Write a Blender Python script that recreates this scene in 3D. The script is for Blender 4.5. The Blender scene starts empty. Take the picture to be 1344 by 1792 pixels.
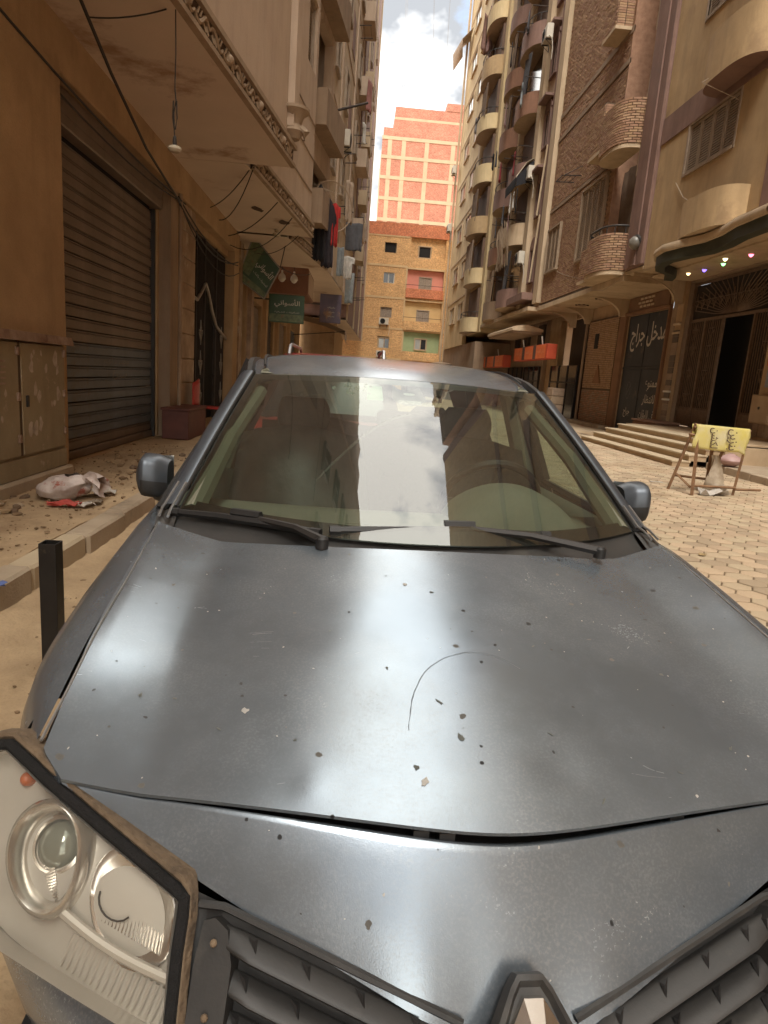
import bpy, math, random, unicodedata
from mathutils import Matrix, Vector
random.seed(7)
S = bpy.context.scene
COL = S.collection
R = math.radians

# ------------------------------------------------------------ camera
cam_d = bpy.data.cameras.new("camera")
cam = bpy.data.objects.new("camera", cam_d)
COL.objects.link(cam)
S.camera = cam
cam_d.sensor_fit = 'VERTICAL'
cam_d.sensor_height = 36.0
cam_d.lens = 36.0 * 1150 / 1792
cam_d.clip_start = 0.02
cam_d.clip_end = 2000
YAW, PITCH, ROLL = .0574, .2037, .0741
fw = Vector((math.sin(YAW)*math.cos(PITCH), math.cos(YAW)*math.cos(PITCH), -math.sin(PITCH)))
r0 = Vector((math.cos(YAW), -math.sin(YAW), 0))
u0 = r0.cross(fw)
rr = r0*math.cos(ROLL) + u0*math.sin(ROLL)
uu = -r0*math.sin(ROLL) + u0*math.cos(ROLL)
m3 = Matrix((rr, uu, -fw)).transposed()
cam.matrix_world = Matrix.Translation((-.227, -.70, 1.412)) @ m3.to_4x4()

# ------------------------------------------------------------ world: bright broken cloud
SKYLOC = (6.19, 19.15, 14.12)
SUN_EL, SUN_AZ = R(56), R(192)     # azimuth: direction the light comes from, clockwise from +Y
W = bpy.data.worlds.new("World")
S.world = W
W.use_nodes = True
nt = W.node_tree
nt.nodes.clear()
def N(tree, typ, **kw):
    n = tree.nodes.new(typ)
    for k, v in kw.items(): setattr(n, k, v)
    return n
wo = N(nt, 'ShaderNodeOutputWorld'); bg = N(nt, 'ShaderNodeBackground')
sky = N(nt, 'ShaderNodeTexSky', sky_type='NISHITA', sun_disc=False)
sky.sun_elevation = SUN_EL; sky.sun_rotation = SUN_AZ; sky.dust_density = 2.0
tc = N(nt, 'ShaderNodeTexCoord'); mp = N(nt, 'ShaderNodeMapping')
mp.inputs['Scale'].default_value = (2.2, 2.2, 3.4); mp.inputs['Location'].default_value = SKYLOC
nz = N(nt, 'ShaderNodeTexNoise'); nz.inputs['Scale'].default_value = 2.6; nz.inputs['Detail'].default_value = 9; nz.inputs['Roughness'].default_value = .58
cr = N(nt, 'ShaderNodeValToRGB')
cr.color_ramp.elements[0].position = .24; cr.color_ramp.elements[1].position = .40
nz2 = N(nt, 'ShaderNodeTexNoise'); nz2.inputs['Scale'].default_value = 1.25; nz2.inputs['Detail'].default_value = 6; nz2.inputs['Roughness'].default_value = .56
cr2 = N(nt, 'ShaderNodeValToRGB')
cr2.color_ramp.elements[0].position = .36; cr2.color_ramp.elements[0].color = (2.3, 2.4, 2.55, 1)
cr2.color_ramp.elements[1].position = .56; cr2.color_ramp.elements[1].color = (16.2, 15.5, 14.0, 1)
e_ = cr2.color_ramp.elements.new(.46); e_.color = (9.5, 9.4, 9.2, 1)
gain = N(nt, 'ShaderNodeMix', data_type='RGBA', blend_type='MULTIPLY')
gain.inputs[0].default_value = 1; gain.inputs[7].default_value = (2.2, 2.1, 1.95, 1)
mx = N(nt, 'ShaderNodeMix', data_type='RGBA')
L = nt.links.new
L(tc.outputs['Generated'], mp.inputs['Vector']); L(mp.outputs[0], nz.inputs['Vector']); L(mp.outputs[0], nz2.inputs['Vector'])
L(nz.outputs['Fac'], cr.inputs[0]); L(nz2.outputs['Fac'], cr2.inputs[0])
L(sky.outputs[0], gain.inputs[6])
L(cr.outputs[0], mx.inputs[0]); L(gain.outputs[2], mx.inputs[6]); L(cr2.outputs[0], mx.inputs[7])
L(mx.outputs[2], bg.inputs['Color']); bg.inputs['Strength'].default_value = .13
L(bg.outputs[0], wo.inputs['Surface'])

# ------------------------------------------------------------ sun through thin cloud
sd = bpy.data.lights.new("sun", 'SUN'); sun = bpy.data.objects.new("sun", sd); COL.objects.link(sun)
sd.energy = 1.8; sd.angle = R(24); sd.color = (1.0, .96, .89)
sdir = Vector((math.sin(SUN_AZ)*math.cos(SUN_EL), math.cos(SUN_AZ)*math.cos(SUN_EL), math.sin(SUN_EL)))
sun.rotation_euler = sdir.to_track_quat('Z', 'Y').to_euler()
sun.location = (-6, -20, 60)

# ------------------------------------------------------------ exposure and render
S.view_settings.view_transform = 'Standard'; S.view_settings.look = 'None'
S.view_settings.exposure = 1.18; S.view_settings.gamma = 1.0
S.view_settings.use_curve_mapping = False
S.render.engine = 'CYCLES'
S.cycles.use_denoising = True
S.cycles.max_bounces = 8; S.cycles.diffuse_bounces = 5; S.cycles.glossy_bounces = 4
S.cycles.transparent_max_bounces = 16; S.cycles.transmission_bounces = 6
S.cycles.sample_clamp_indirect = 8
S.cycles.caustics_reflective = False; S.cycles.caustics_refractive = False

# ------------------------------------------------------------ materials
MATS = {}
def M(name, c1, c2=None, scale=3., rough=.85, metal=0., streak=0., bump=.0, bscale=60., spec=.5, coat=0., stain=None, stain_scale=1.2, stain_lo=.58, stain_hi=.68, fine=.0):
    """plaster / metal / cloth: two tones broken by noise, optional vertical streaks, stains with their own shape, fine bump"""
    if name in MATS: return MATS[name]
    m = bpy.data.materials.new(name); m.use_nodes = True; t = m.node_tree; b = t.nodes['Principled BSDF']
    c2 = c2 or tuple(x*.78 for x in c1)
    geo = N(t, 'ShaderNodeTexCoord')
    n1 = N(t, 'ShaderNodeTexNoise'); n1.inputs['Scale'].default_value = scale; n1.inputs['Detail'].default_value = 6; n1.inputs['Roughness'].default_value = .62
    t.links.new(geo.outputs['Object'], n1.inputs['Vector'])
    rp = N(t, 'ShaderNodeValToRGB'); rp.color_ramp.elements[0].position = .33; rp.color_ramp.elements[1].position = .68
    rp.color_ramp.elements[0].color = (*c2, 1); rp.color_ramp.elements[1].color = (*c1, 1)
    t.links.new(n1.outputs['Fac'], rp.inputs[0]); out = rp.outputs[0]
    def over(fac, color, out):
        x = N(t, 'ShaderNodeMix', data_type='RGBA'); t.links.new(fac, x.inputs[0]); t.links.new(out, x.inputs[6]); x.inputs[7].default_value = (*color, 1)
        return x.outputs[2]
    def ramp(sock, lo, hi, vmax=1.):
        q = N(t, 'ShaderNodeMapRange'); q.inputs[1].default_value = lo; q.inputs[2].default_value = hi; q.inputs[4].default_value = vmax
        t.links.new(sock, q.inputs[0]); return q.outputs[0]
    if streak:
        mp = N(t, 'ShaderNodeMapping'); mp.inputs['Scale'].default_value = (1.9, 1.9, .2)
        t.links.new(geo.outputs['Object'], mp.inputs[0])
        n2 = N(t, 'ShaderNodeTexNoise'); n2.inputs['Scale'].default_value = 1.6; n2.inputs['Detail'].default_value = 7; n2.inputs['Roughness'].default_value = .7
        t.links.new(mp.outputs[0], n2.inputs['Vector'])
        out = over(ramp(n2.outputs['Fac'], .47, .72, streak), tuple(x*.45 for x in c2), out)
    if fine:
        n4 = N(t, 'ShaderNodeTexNoise'); n4.inputs['Scale'].default_value = 90; n4.inputs['Detail'].default_value = 3
        t.links.new(geo.outputs['Object'], n4.inputs['Vector'])
        out = over(ramp(n4.outputs['Fac'], .5, .75, fine), tuple(x*.4 for x in c2), out)
    if stain:
        n3 = N(t, 'ShaderNodeTexNoise'); n3.inputs['Scale'].default_value = stain_scale; n3.inputs['Detail'].default_value = 8; n3.inputs['Roughness'].default_value = .65
        mp3 = N(t, 'ShaderNodeMapping'); mp3.inputs['Location'].default_value = (3.1, 5.2, 1.7); t.links.new(geo.outputs['Object'], mp3.inputs[0])
        t.links.new(mp3.outputs[0], n3.inputs['Vector'])
        out = over(ramp(n3.outputs['Fac'], stain_lo, stain_hi, .9), stain, out)
    t.links.new(out, b.inputs['Base Color'])
    b.inputs['Roughness'].default_value = rough; b.inputs['Metallic'].default_value = metal
    b.inputs['Specular IOR Level'].default_value = spec; b.inputs['Coat Weight'].default_value = coat
    if bump:
        nb = N(t, 'ShaderNodeTexNoise'); nb.inputs['Scale'].default_value = bscale; nb.inputs['Detail'].default_value = 5
        t.links.new(geo.outputs['Object'], nb.inputs['Vector'])
        bp = N(t, 'ShaderNodeBump'); bp.inputs['Strength'].default_value = bump; bp.inputs['Distance'].default_value = .02
        t.links.new(nb.outputs['Fac'], bp.inputs['Height']); t.links.new(bp.outputs[0], b.inputs['Normal'])
    MATS[name] = m
    return m
def glow(name, c, s):
    m = bpy.data.materials.new(name); m.use_nodes = True; b = m.node_tree.nodes['Principled BSDF']
    b.inputs['Base Color'].default_value = (*c, 1); b.inputs['Emission Color'].default_value = (*c, 1); b.inputs['Emission Strength'].default_value = s
    return m
def thin_glass(name, tint, ior=1.9, dirt=None, rough=.0, dirt_amt=.0):
    """a pane: clear transmission with a mirror layer by angle and a film of dust"""
    m = bpy.data.materials.new(name); m.use_nodes = True; t = m.node_tree; t.nodes.clear()
    o = N(t, 'ShaderNodeOutputMaterial'); tr = N(t, 'ShaderNodeBsdfTransparent'); gl = N(t, 'ShaderNodeBsdfGlossy'); fr = N(t, 'ShaderNodeFresnel'); mx = N(t, 'ShaderNodeMixShader')
    tr.inputs[0].default_value = (*tint, 1); gl.inputs['Roughness'].default_value = rough
    gm = N(t, 'ShaderNodeNewGeometry'); im = N(t, 'ShaderNodeMapRange'); im.inputs[3].default_value = ior; im.inputs[4].default_value = 1/ior   # the same pane from either side
    t.links.new(gm.outputs['Backfacing'], im.inputs[0]); t.links.new(im.outputs[0], fr.inputs['IOR'])
    t.links.new(fr.outputs[0], mx.inputs[0]); t.links.new(tr.outputs[0], mx.inputs[1]); t.links.new(gl.outputs[0], mx.inputs[2])
    res = mx.outputs[0]
    if dirt_amt:
        df = N(t, 'ShaderNodeBsdfDiffuse'); df.inputs[0].default_value = (*(dirt or (.5, .46, .38)), 1)
        tc = N(t, 'ShaderNodeTexCoord'); n1 = N(t, 'ShaderNodeTexNoise'); n1.inputs['Scale'].default_value = 5; n1.inputs['Detail'].default_value = 9; n1.inputs['Roughness'].default_value = .7
        t.links.new(tc.outputs['Object'], n1.inputs['Vector'])
        q = N(t, 'ShaderNodeMapRange'); q.inputs[1].default_value = .35; q.inputs[2].default_value = .8; q.inputs[3].default_value = dirt_amt*.25; q.inputs[4].default_value = dirt_amt
        t.links.new(n1.outputs['Fac'], q.inputs[0])
        m2 = N(t, 'ShaderNodeMixShader'); t.links.new(q.outputs[0], m2.inputs[0]); t.links.new(res, m2.inputs[1]); t.links.new(df.outputs[0], m2.inputs[2]); res = m2.outputs[0]
    t.links.new(res, o.inputs['Surface'])
    return m

TAN = M('tan_plaster', (.50, .35, .19), (.40, .275, .145), 1.4, .9, streak=.36, bump=.3, fine=.14, stain=(.33, .22, .12), stain_scale=.8)
BROWN = M('pinkish_brown_plaster', (.52, .40, .30), (.45, .335, .245), 1.0, .9, streak=.3, bump=.25, fine=.10, stain=(.38, .28, .20), stain_scale=.55)
OCHRE = M('ochre_plaster', (.47, .315, .175), (.36, .235, .125), 1.8, .9, streak=.3, bump=.35, fine=.16, stain=(.29, .185, .10), stain_scale=.9)
SOFFIT = M('soffit_plaster', (.62, .51, .41), (.55, .45, .355), .8, .9, bump=.15, stain=(.30, .185, .11), stain_scale=.7)
PURPLE = M('dull_purple_paint', (.25, .15, .118), (.19, .112, .088), 1.5, .85, streak=.45, bump=.15)
CREAM = M('cream_plaster', (.55, .42, .28), (.45, .335, .215), 1.2, .9, streak=.4, bump=.15)
YELLOW = M('yellow_cream_plaster', (.66, .52, .30), (.54, .41, .225), 1.0, .9, streak=.4, bump=.12)
GREYPL = M('grey_brown_plaster', (.33, .235, .155), (.25, .17, .11), 1.5, .9, streak=.4, bump=.2)
CONC = M('concrete', (.42, .33, .23), (.31, .235, .16), 2.2, .92, bump=.3, stain=(.20, .15, .10), stain_scale=1.8)
CONCY = M('pale_concrete', (.50, .40, .27), (.40, .31, .20), 1.2, .92, bump=.2)
STEPM = M('step_stone', (.48, .35, .22), (.38, .27, .16), 2.5, .8, bump=.15)
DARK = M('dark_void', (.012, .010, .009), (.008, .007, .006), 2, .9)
DGREY = M('dark_grey_metal', (.045, .04, .037), (.03, .027, .025), 6, .55, .3)
IRON = M('rusty_black_iron', (.05, .036, .028), (.028, .02, .016), 9, .6, .4)
IRONB = M('brown_iron', (.21, .135, .085), (.14, .088, .054), 9, .6, .3)
SHUTB = M('brown_roller_slat', (.24, .185, .145), (.18, .135, .10), 2.2, .5, .35, streak=.3, fine=.25, stain=(.10, .065, .04), stain_scale=.9)
SHUTG = M('blue_grey_roller_slat', (.17, .195, .225), (.135, .145, .16), 2.2, .5, .35, streak=.3, fine=.3, stain=(.14, .105, .078), stain_scale=.9, stain_lo=.5, stain_hi=.62)
WOOD = M('weathered_wood', (.27, .15, .075), (.17, .09, .045), 8, .8, bump=.2)
PALEWOOD = M('pale_louvre', (.36, .27, .185), (.28, .20, .13), 6, .8)
LOUV = M('grey_brown_louvre', (.36, .285, .215), (.27, .205, .15), 6, .75)
CABLE = M('cable', (.03, .022, .017), None, 5, .7)
CABLEL = M('pale_cable', (.42, .33, .24), None, 5, .7)
WHITE = M('white_paint', (.72, .70, .65), (.62, .60, .55), 4, .6)
ACW = M('yellowed_white_metal', (.58, .53, .44), (.48, .43, .35), 4, .6)
GLASSD = M('dark_window_glass', (.03, .032, .035), (.02, .02, .022), 2, .12)
PANEL = M('pale_window_glass', (.42, .44, .42), (.3, .31, .3), .9, .18)
BRICKT = M('buff_brick', (.43, .275, .155), (.29, .175, .095), 7, .92, bump=.3, bscale=90)
BRICKP = M('pinkish_brick', (.40, .235, .15), (.27, .15, .095), 5.5, .92, bump=.3, bscale=90)
MORTAR = M('dark_mortar', (.12, .078, .048), (.085, .055, .033), 5, .95)
RELIEF = M('carved_cornice', (.36, .265, .18), (.26, .185, .12), 5, .8)
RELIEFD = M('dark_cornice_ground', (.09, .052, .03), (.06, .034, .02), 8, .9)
MARBLE = M('stained_marble', (.38, .26, .165), (.20, .115, .06), 2.6, .45, bump=.1, stain=(.47, .38, .28), stain_scale=3)
MAROON = M('maroon_paint', (.13, .04, .028), (.085, .026, .018), 4, .6)

# ------------------------------------------------------------ mesh helpers
WMX = {}
class MB:
    def __init__(s): s.v = []; s.f = []; s.m = []; s.mi = 0
    def add(s, vs, fs):
        o = len(s.v); s.v += [tuple(p) for p in vs]
        for f in fs: s.f.append(tuple(i+o for i in f)); s.m.append(s.mi)
        return s
    def mat(s, i): s.mi = i; return s
    def box(s, x0, x1, y0, y1, z0, z1):
        x0, x1 = sorted((x0, x1)); y0, y1 = sorted((y0, y1)); z0, z1 = sorted((z0, z1))
        return s.add([(x0,y0,z0),(x1,y0,z0),(x1,y1,z0),(x0,y1,z0),(x0,y0,z1),(x1,y0,z1),(x1,y1,z1),(x0,y1,z1)],
                     [(0,3,2,1),(4,5,6,7),(0,1,5,4),(1,2,6,5),(2,3,7,6),(3,0,4,7)])
    def cbox(s, x0, x1, y0, y1, z0, z1, c):
        """box with chamfered top/vertical edges (all edges cut by c) as a 24-vertex solid"""
        xs, ys, zs = sorted((x0, x1)), sorted((y0, y1)), sorted((z0, z1))
        import bmesh
        bm = bmesh.new(); bmesh.ops.create_cube(bm, size=1)
        for v in bm.verts: v.co = Vector((xs[0] if v.co.x < 0 else xs[1], ys[0] if v.co.y < 0 else ys[1], zs[0] if v.co.z < 0 else zs[1]))
        bmesh.ops.bevel(bm, geom=list(bm.edges), offset=c, segments=1, affect='EDGES')
        bm.verts.index_update()
        s.add([v.co[:] for v in bm.verts], [tuple(v.index for v in f.verts) for f in bm.faces]); bm.free(); return s
    def quad(s, a, b, c, d): return s.add([a, b, c, d], [(0, 1, 2, 3)])
    def prism(s, poly, h, M4=None):
        """polygon in local xy extruded 0..h in z, through matrix"""
        n = len(poly); vs = [Vector((p[0], p[1], 0)) for p in poly] + [Vector((p[0], p[1], h)) for p in poly]
        if M4 is not None: vs = [M4 @ v for v in vs]
        return s.add(vs, [tuple(range(n-1, -1, -1)), tuple(range(n, 2*n))] + [(i, (i+1) % n, n+(i+1) % n, n+i) for i in range(n)])
    def tube(s, pts, r, n=6, cap=True, close=False):
        pts = [Vector(p) for p in pts]; rs = r if isinstance(r, (list, tuple)) else [r]*len(pts)
        rings = []; up = Vector((0, 0, 1)); k = len(pts)
        for i, p in enumerate(pts):
            a = pts[(i-1) % k] if (close or i) else p; b = pts[(i+1) % k] if (close or i < k-1) else p
            d = (b-a).normalized() if (b-a).length > 1e-9 else Vector((0, 1, 0))
            x = d.cross(up)
            if x.length < .05: x = d.cross(Vector((1, 0, 0)))
            x.normalize(); y = d.cross(x)
            rings.append([p + (x*math.cos(2*math.pi*j/n) + y*math.sin(2*math.pi*j/n))*rs[i] for j in range(n)])
        vs = [v for rg in rings for v in rg]; fs = []
        for i in range(k if close else k-1):
            for j in range(n):
                a, b = i*n, ((i+1) % k)*n
                fs.append((a+j, a+(j+1) % n, b+(j+1) % n, b+j))
        if cap and not close: fs += [tuple(range(n-1, -1, -1)), tuple(range((k-1)*n, k*n))]
        return s.add(vs, fs)
    def lathe(s, prof, n=16, M4=None, caps=True):
        vs = []; fs = []
        for (r, z) in prof:
            for j in range(n): vs.append(Vector((r*math.cos(2*math.pi*j/n), r*math.sin(2*math.pi*j/n), z)))
        if M4 is not None: vs = [M4 @ v for v in vs]
        for i in range(len(prof)-1):
            for j in range(n): fs.append((i*n+j, i*n+(j+1) % n, (i+1)*n+(j+1) % n, (i+1)*n+j))
        if caps: fs += [tuple(range(n-1, -1, -1)), tuple(range((len(prof)-1)*n, len(prof)*n))]
        return s.add(vs, fs)
    def grid(s, rows, closed=False):
        k = len(rows); n = len(rows[0]); vs = [p for r in rows for p in r]; fs = []
        for i in range(k-1):
            for j in range(n if closed else n-1): fs.append((i*n+j, i*n+(j+1) % n, (i+1)*n+(j+1) % n, (i+1)*n+j))
        return s.add(vs, fs)
    def build(s, name, mats, parent=None, smooth=False, local=False, angle=40, solid=0, bevel=0, sub=0, kind=None, label=None, offset=-1):
        me = bpy.data.meshes.new(name); me.from_pydata(s.v, [], s.f); me.update()
        mats = mats if isinstance(mats, (list, tuple)) else [mats]
        for m in mats: me.materials.append(m)
        if len(mats) > 1: me.polygons.foreach_set('material_index', s.m)
        o = bpy.data.objects.new(name, me); COL.objects.link(o)
        if smooth:
            me.polygons.foreach_set('use_smooth', [True]*len(me.polygons))
            me.set_sharp_from_angle(angle=R(angle))
        if parent is not None:
            o.parent = parent
            if not local: o.matrix_parent_inverse = wm(parent).inverted()
        if sub: md = o.modifiers.new('s', 'SUBSURF'); md.levels = md.render_levels = sub
        if solid: md = o.modifiers.new('t', 'SOLIDIFY'); md.thickness = solid; md.offset = offset
        if bevel: md = o.modifiers.new('b', 'BEVEL'); md.width = bevel; md.segments = 2; md.limit_method = 'ANGLE'; md.angle_limit = R(40)
        if kind: o['kind'] = kind
        if label: o['label'] = label
        return o
def wm(o):
    m = Matrix.Identity(4)
    while o is not None:
        m = o.matrix_parent_inverse @ o.matrix_basis if o.parent is None and False else m
        break
    chain = []
    while o is not None: chain.append(o); o = o.parent
    for q in reversed(chain): m = m @ q.matrix_parent_inverse @ q.matrix_basis if q.parent else m @ q.matrix_basis
    return m
def tag(o, label=None, cat=None, group=None, kind=None):
    if label: o['label'] = label
    if cat: o['category'] = cat
    if group: o['group'] = group
    if kind: o['kind'] = kind
    return o
def thing(name, label, cat, loc=(0, 0, 0), rotz=0, group=None):
    o = bpy.data.objects.new(name, None); COL.objects.link(o); o.empty_display_size = .1
    o.location = loc; o.rotation_euler = (0, 0, rotz)
    return tag(o, label, cat, group)
def copy_tree(o, parent=None, loc=None, rotz=None, label=None, group=None):
    c = o.copy(); COL.objects.link(c)
    if parent is not None: c.parent = parent; c.matrix_parent_inverse = o.matrix_parent_inverse.copy() if o.parent is not None else Matrix.Identity(4)
    if loc is not None: c.location = loc
    if rotz is not None: c.rotation_euler = (0, 0, rotz)
    if label: c['label'] = label
    if group: c['group'] = group
    for ch in list(o.children): copy_tree(ch, c)
    return c
def drop(o):
    for ch in list(o.children): drop(ch)
    bpy.data.objects.remove(o, do_unlink=True)

FORMS = {}
for cp in list(range(0xFE70, 0xFEFD)) + list(range(0xFB50, 0xFBFF)):
    d = unicodedata.decomposition(chr(cp)).split()
    if len(d) == 2 and d[0] in ('<initial>', '<medial>', '<final>', '<isolated>'): FORMS[(chr(int(d[1], 16)), d[0][1:-1])] = chr(cp)
def arabic(s):
    """contextual letter shapes, laid out right to left"""
    out = []
    for i, ch in enumerate(s):
        can = lambda c, f: (c, f) in FORMS
        pv = i > 0 and can(s[i-1], 'initial'); nx = i < len(s)-1 and can(s[i+1], 'final') and can(ch, 'initial')
        k = 'medial' if pv and nx else 'initial' if nx else 'final' if pv else 'isolated'
        out.append(FORMS.get((ch, k), ch))
    return ''.join(reversed(out))
def lettering(name, body, mat, parent, origin, xdir, ydir, height, ext=.004, width=None, italic=0., bold=0.):
    c = bpy.data.curves.new(name, 'FONT'); c.body = body; c.size = 1; c.extrude = 0; c.shear = italic; c.offset = bold
    c.align_x = 'CENTER'; c.align_y = 'CENTER'; c.resolution_u = 3
    t = bpy.data.objects.new(name, c); COL.objects.link(t)
    dg = bpy.context.evaluated_depsgraph_get(); dg.update()
    me = bpy.data.meshes.new_from_object(t.evaluated_get(dg)); bpy.data.objects.remove(t, do_unlink=True)
    xs = [v.co.x for v in me.vertices]; ys = [v.co.y for v in me.vertices]
    cx, cy = (min(xs)+max(xs))/2, (min(ys)+max(ys))/2
    sy = height/max(1e-6, max(ys)-min(ys)); sx = width/max(1e-6, max(xs)-min(xs)) if width else sy
    xd, yd = Vector(xdir).normalized(), Vector(ydir).normalized(); nd = xd.cross(yd)
    o0 = Vector(origin)
    for v in me.vertices: v.co = o0 + xd*((v.co.x-cx)*sx) + yd*((v.co.y-cy)*sy) + nd*ext
    me.materials.clear(); me.materials.append(mat); me.name = name
    o = bpy.data.objects.new(name, me); COL.objects.link(o)
    if parent is not None: o.parent = parent; o.matrix_parent_inverse = wm(parent).inverted()
    return o
def holed(mb, P, u0, u1, z0, z1, holes, depth, back=False):
    """wall face on a plane with openings: P(u, z, d) maps wall coordinates and depth inward to the world"""
    us = sorted({u0, u1, *[h[0] for h in holes], *[h[1] for h in holes]}); zs = sorted({z0, z1, *[h[2] for h in holes], *[h[3] for h in holes]})
    us = [u for u in us if u0-1e-6 <= u <= u1+1e-6]; zs = [z for z in zs if z0-1e-6 <= z <= z1+1e-6]
    for a, b in zip(us, us[1:]):
        for c, d in zip(zs, zs[1:]):
            um, zm = (a+b)/2, (c+d)/2
            if any(h[0] < um < h[1] and h[2] < zm < h[3] for h in holes): continue
            mb.quad(P(a, c, 0), P(b, c, 0), P(b, d, 0), P(a, d, 0))
    for a, b, c, d in holes:
        mb.quad(P(a, c, 0), P(a, d, 0), P(a, d, depth), P(a, c, depth)); mb.quad(P(b, c, 0), P(b, c, depth), P(b, d, depth), P(b, d, 0))
        mb.quad(P(a, c, 0), P(a, c, depth), P(b, c, depth), P(b, c, 0)); mb.quad(P(a, d, 0), P(b, d, 0), P(b, d, depth), P(a, d, depth))
        if back: mb.quad(P(a, c, depth), P(a, d, depth), P(b, d, depth), P(b, c, depth))
    return mb
def sag(a, b, drop=.2, n=9):
    a, b = Vector(a), Vector(b)
    return [a.lerp(b, i/(n-1)) - Vector((0, 0, drop*4*(i/(n-1))*(1-i/(n-1)))) for i in range(n)]
# ============================================================ GROUND
EARTH = M('dusty_earth', (.47, .335, .195), (.32, .22, .125), 2.6, .95, bump=.55, bscale=22, stain=(.20, .115, .055), stain_scale=1.1, stain_lo=.56, stain_hi=.72, fine=.25)
FARG = M('far_dusty_ground', (.44, .31, .19), (.34, .235, .14), .3, .95)
mb = MB(); mb.quad((-400, -300, -.03), (400, -300, -.03), (400, 900, -.03), (-400, 900, -.03)); tag(mb.build('ground', FARG), kind='structure')
mb = MB()
rows = []
random.seed(3)
xs = [-2.1+.08*k for k in range(17)]; ys = [-2.5+.10*k for k in range(150)]
rows = [[(x, y, -.004 + random.uniform(0, .022) + .05*max(0, (-1.72-x)/.3)**2*(1 if x < -1.72 else 0)) for x in xs] for y in ys]
mb.grid(rows); tag(mb.build('dirt_verge', EARTH, smooth=True), kind='structure')
PAVM = M('interlock_paver', (.52, .395, .265), (.42, .315, .205), .55, .9, bump=.3, bscale=120, fine=.18, stain=(.30, .20, .11), stain_scale=.9, stain_lo=.50, stain_hi=.72)
PAVS = M('far_paving', (.49, .375, .25), (.40, .30, .19), .7, .9, bump=.3, bscale=30, fine=.2, stain=(.36, .235, .12), stain_scale=.5)
JOINT = M('paver_joint', (.20, .14, .08), (.14, .095, .055), 8, .95)
mb = MB(); mb.quad((-.95, -3, .0), (7.6, -3, .0), (7.6, 22, .0), (-.95, 22, .0)); pav = tag(mb.build('pavement', JOINT), kind='structure')
mb = MB(); mb.box(-2.2, 9.6, -26, -3.01, -.028, .010); mb.build('near_paving', PAVS, pav)
mb = MB(); mb.box(-2.0, 9.6, 21.5, 60, -.028, .010); mb.build('far_paving', PAVS, pav)
# hexagonal blocks, long axis across the street
W2, H2, GAP = .125, .098, .007
def hexm(seed):
    random.seed(seed); out = []
    for g, z in ((0, -.02), (0, .010), (.006, .0135)):
        a = W2-GAP-g; b = H2-GAP-g
        out += [(a, 0, z), (a*.52, b, z), (-a*.52, b, z), (-a, 0, z), (-a*.52, -b, z), (a*.52, -b, z)]
    f = [tuple(range(12, 18))]
    for k in (0, 6): f += [(k+i, k+(i+1) % 6, k+6+(i+1) % 6, k+6+i) for i in range(6)]
    return out, f
hv, hf = hexm(1)
cells = []
i = 0
y = -2.0
col_w = W2*1.52
nx_ = int(7.6/col_w)
cen = []
for c in range(-4, nx_-2):
    x = .18 + c*col_w
    for r in range(int(23.5/(2*H2))):
        yy = -2.0 + r*2*H2 + (H2 if c % 2 else 0)
        if -.9 < x < 7.45 and yy < 21.5: cen.append((x, yy))
camp = Vector((-.227, -.70, 1.412))
def inview(x, y):
    d = Vector((x, y, .01)) - camp; z = d.dot(fw)
    if z < .3: return False
    px = 672 + 1150*d.dot(rr)/z; py = 896 - 1150*d.dot(uu)/z
    return 1010 < px < 1360 and 690 < py < 1150
random.seed(11)
big = sorted([c for c in cen if inview(*c)], key=lambda c: (Vector((c[0], c[1], 0))-camp).length)
near = set(big[:300]); pm = bpy.data.meshes.new('paver'); pm.from_pydata(hv, [], hf); pm.materials.append(PAVM)
rest = MB()
def jit(): return random.uniform(-.004, .004), R(random.uniform(-1.2, 1.2)), R(random.uniform(-.5, .5)), R(random.uniform(-.5, .5))
pms = []
for k in range(5):
    mm = pm.copy(); mat = PAVM.copy(); mat.name = 'interlock_paver_tone'
    ramp = [n for n in mat.node_tree.nodes if n.type == 'VALTORGB'][0]; f = (.78, .92, 1., 1.07, .97)[k]; g = (1., .97, 1.02, .98, 1.04)[k]
    for e in ramp.color_ramp.elements: e.color = (e.color[0]*f, e.color[1]*f*g, e.color[2]*f*g, 1)
    mm.materials[0] = mat; pms.append(mm)
for c in cen:
    dz, a, tx, ty = jit()
    Mx = Matrix.Translation((c[0], c[1], dz)) @ Matrix.Rotation(a, 4, 'Z') @ Matrix.Rotation(tx, 4, 'X') @ Matrix.Rotation(ty, 4, 'Y')
    if c in near:
        o = bpy.data.objects.new('paver', random.choice(pms)); COL.objects.link(o); o.parent = pav; o.matrix_basis = Mx
    else:
        rest.mi = random.randrange(5); rest.add([Mx @ Vector(v) for v in hv], hf)
rest.build('paver_field', [m.materials[0] for m in pms], pav, kind='stuff')

# left kerb and raised pavement
SIDE_Z = .20
mb = MB(); random.seed(5)
rows = [[(x, y, SIDE_Z - .012 + random.uniform(-.012, .014)) for x in [-2.16, -2.3, -2.5, -2.7, -2.9, -3.1, -3.3, -3.6]] for y in [-3+.22*k for k in range(150)]]
rows = [[(r[0][0], r[0][1], .02)] + r for r in rows]
mb.grid(rows); lp = tag(mb.build('left_sidewalk', EARTH, smooth=True), kind='structure')
kerb = tag(MB().box(-2.15, -2.02, -3, 30, -.02, .03).build('left_kerb', CONC), kind='structure')
random.seed(9); y = -2.4
while y < 20:
    l = random.uniform(.72, .86); mb = MB(); x1 = -2.0 + random.uniform(-.012, .012); zt = SIDE_Z + random.uniform(-.012, .012)
    mb.cbox(-2.17, x1, y+.008, y+l-.008, -.03, zt, .018)
    o = mb.build('kerb_stone', CONCY if random.random() < .25 else CONC, kerb)
    y += l
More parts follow.
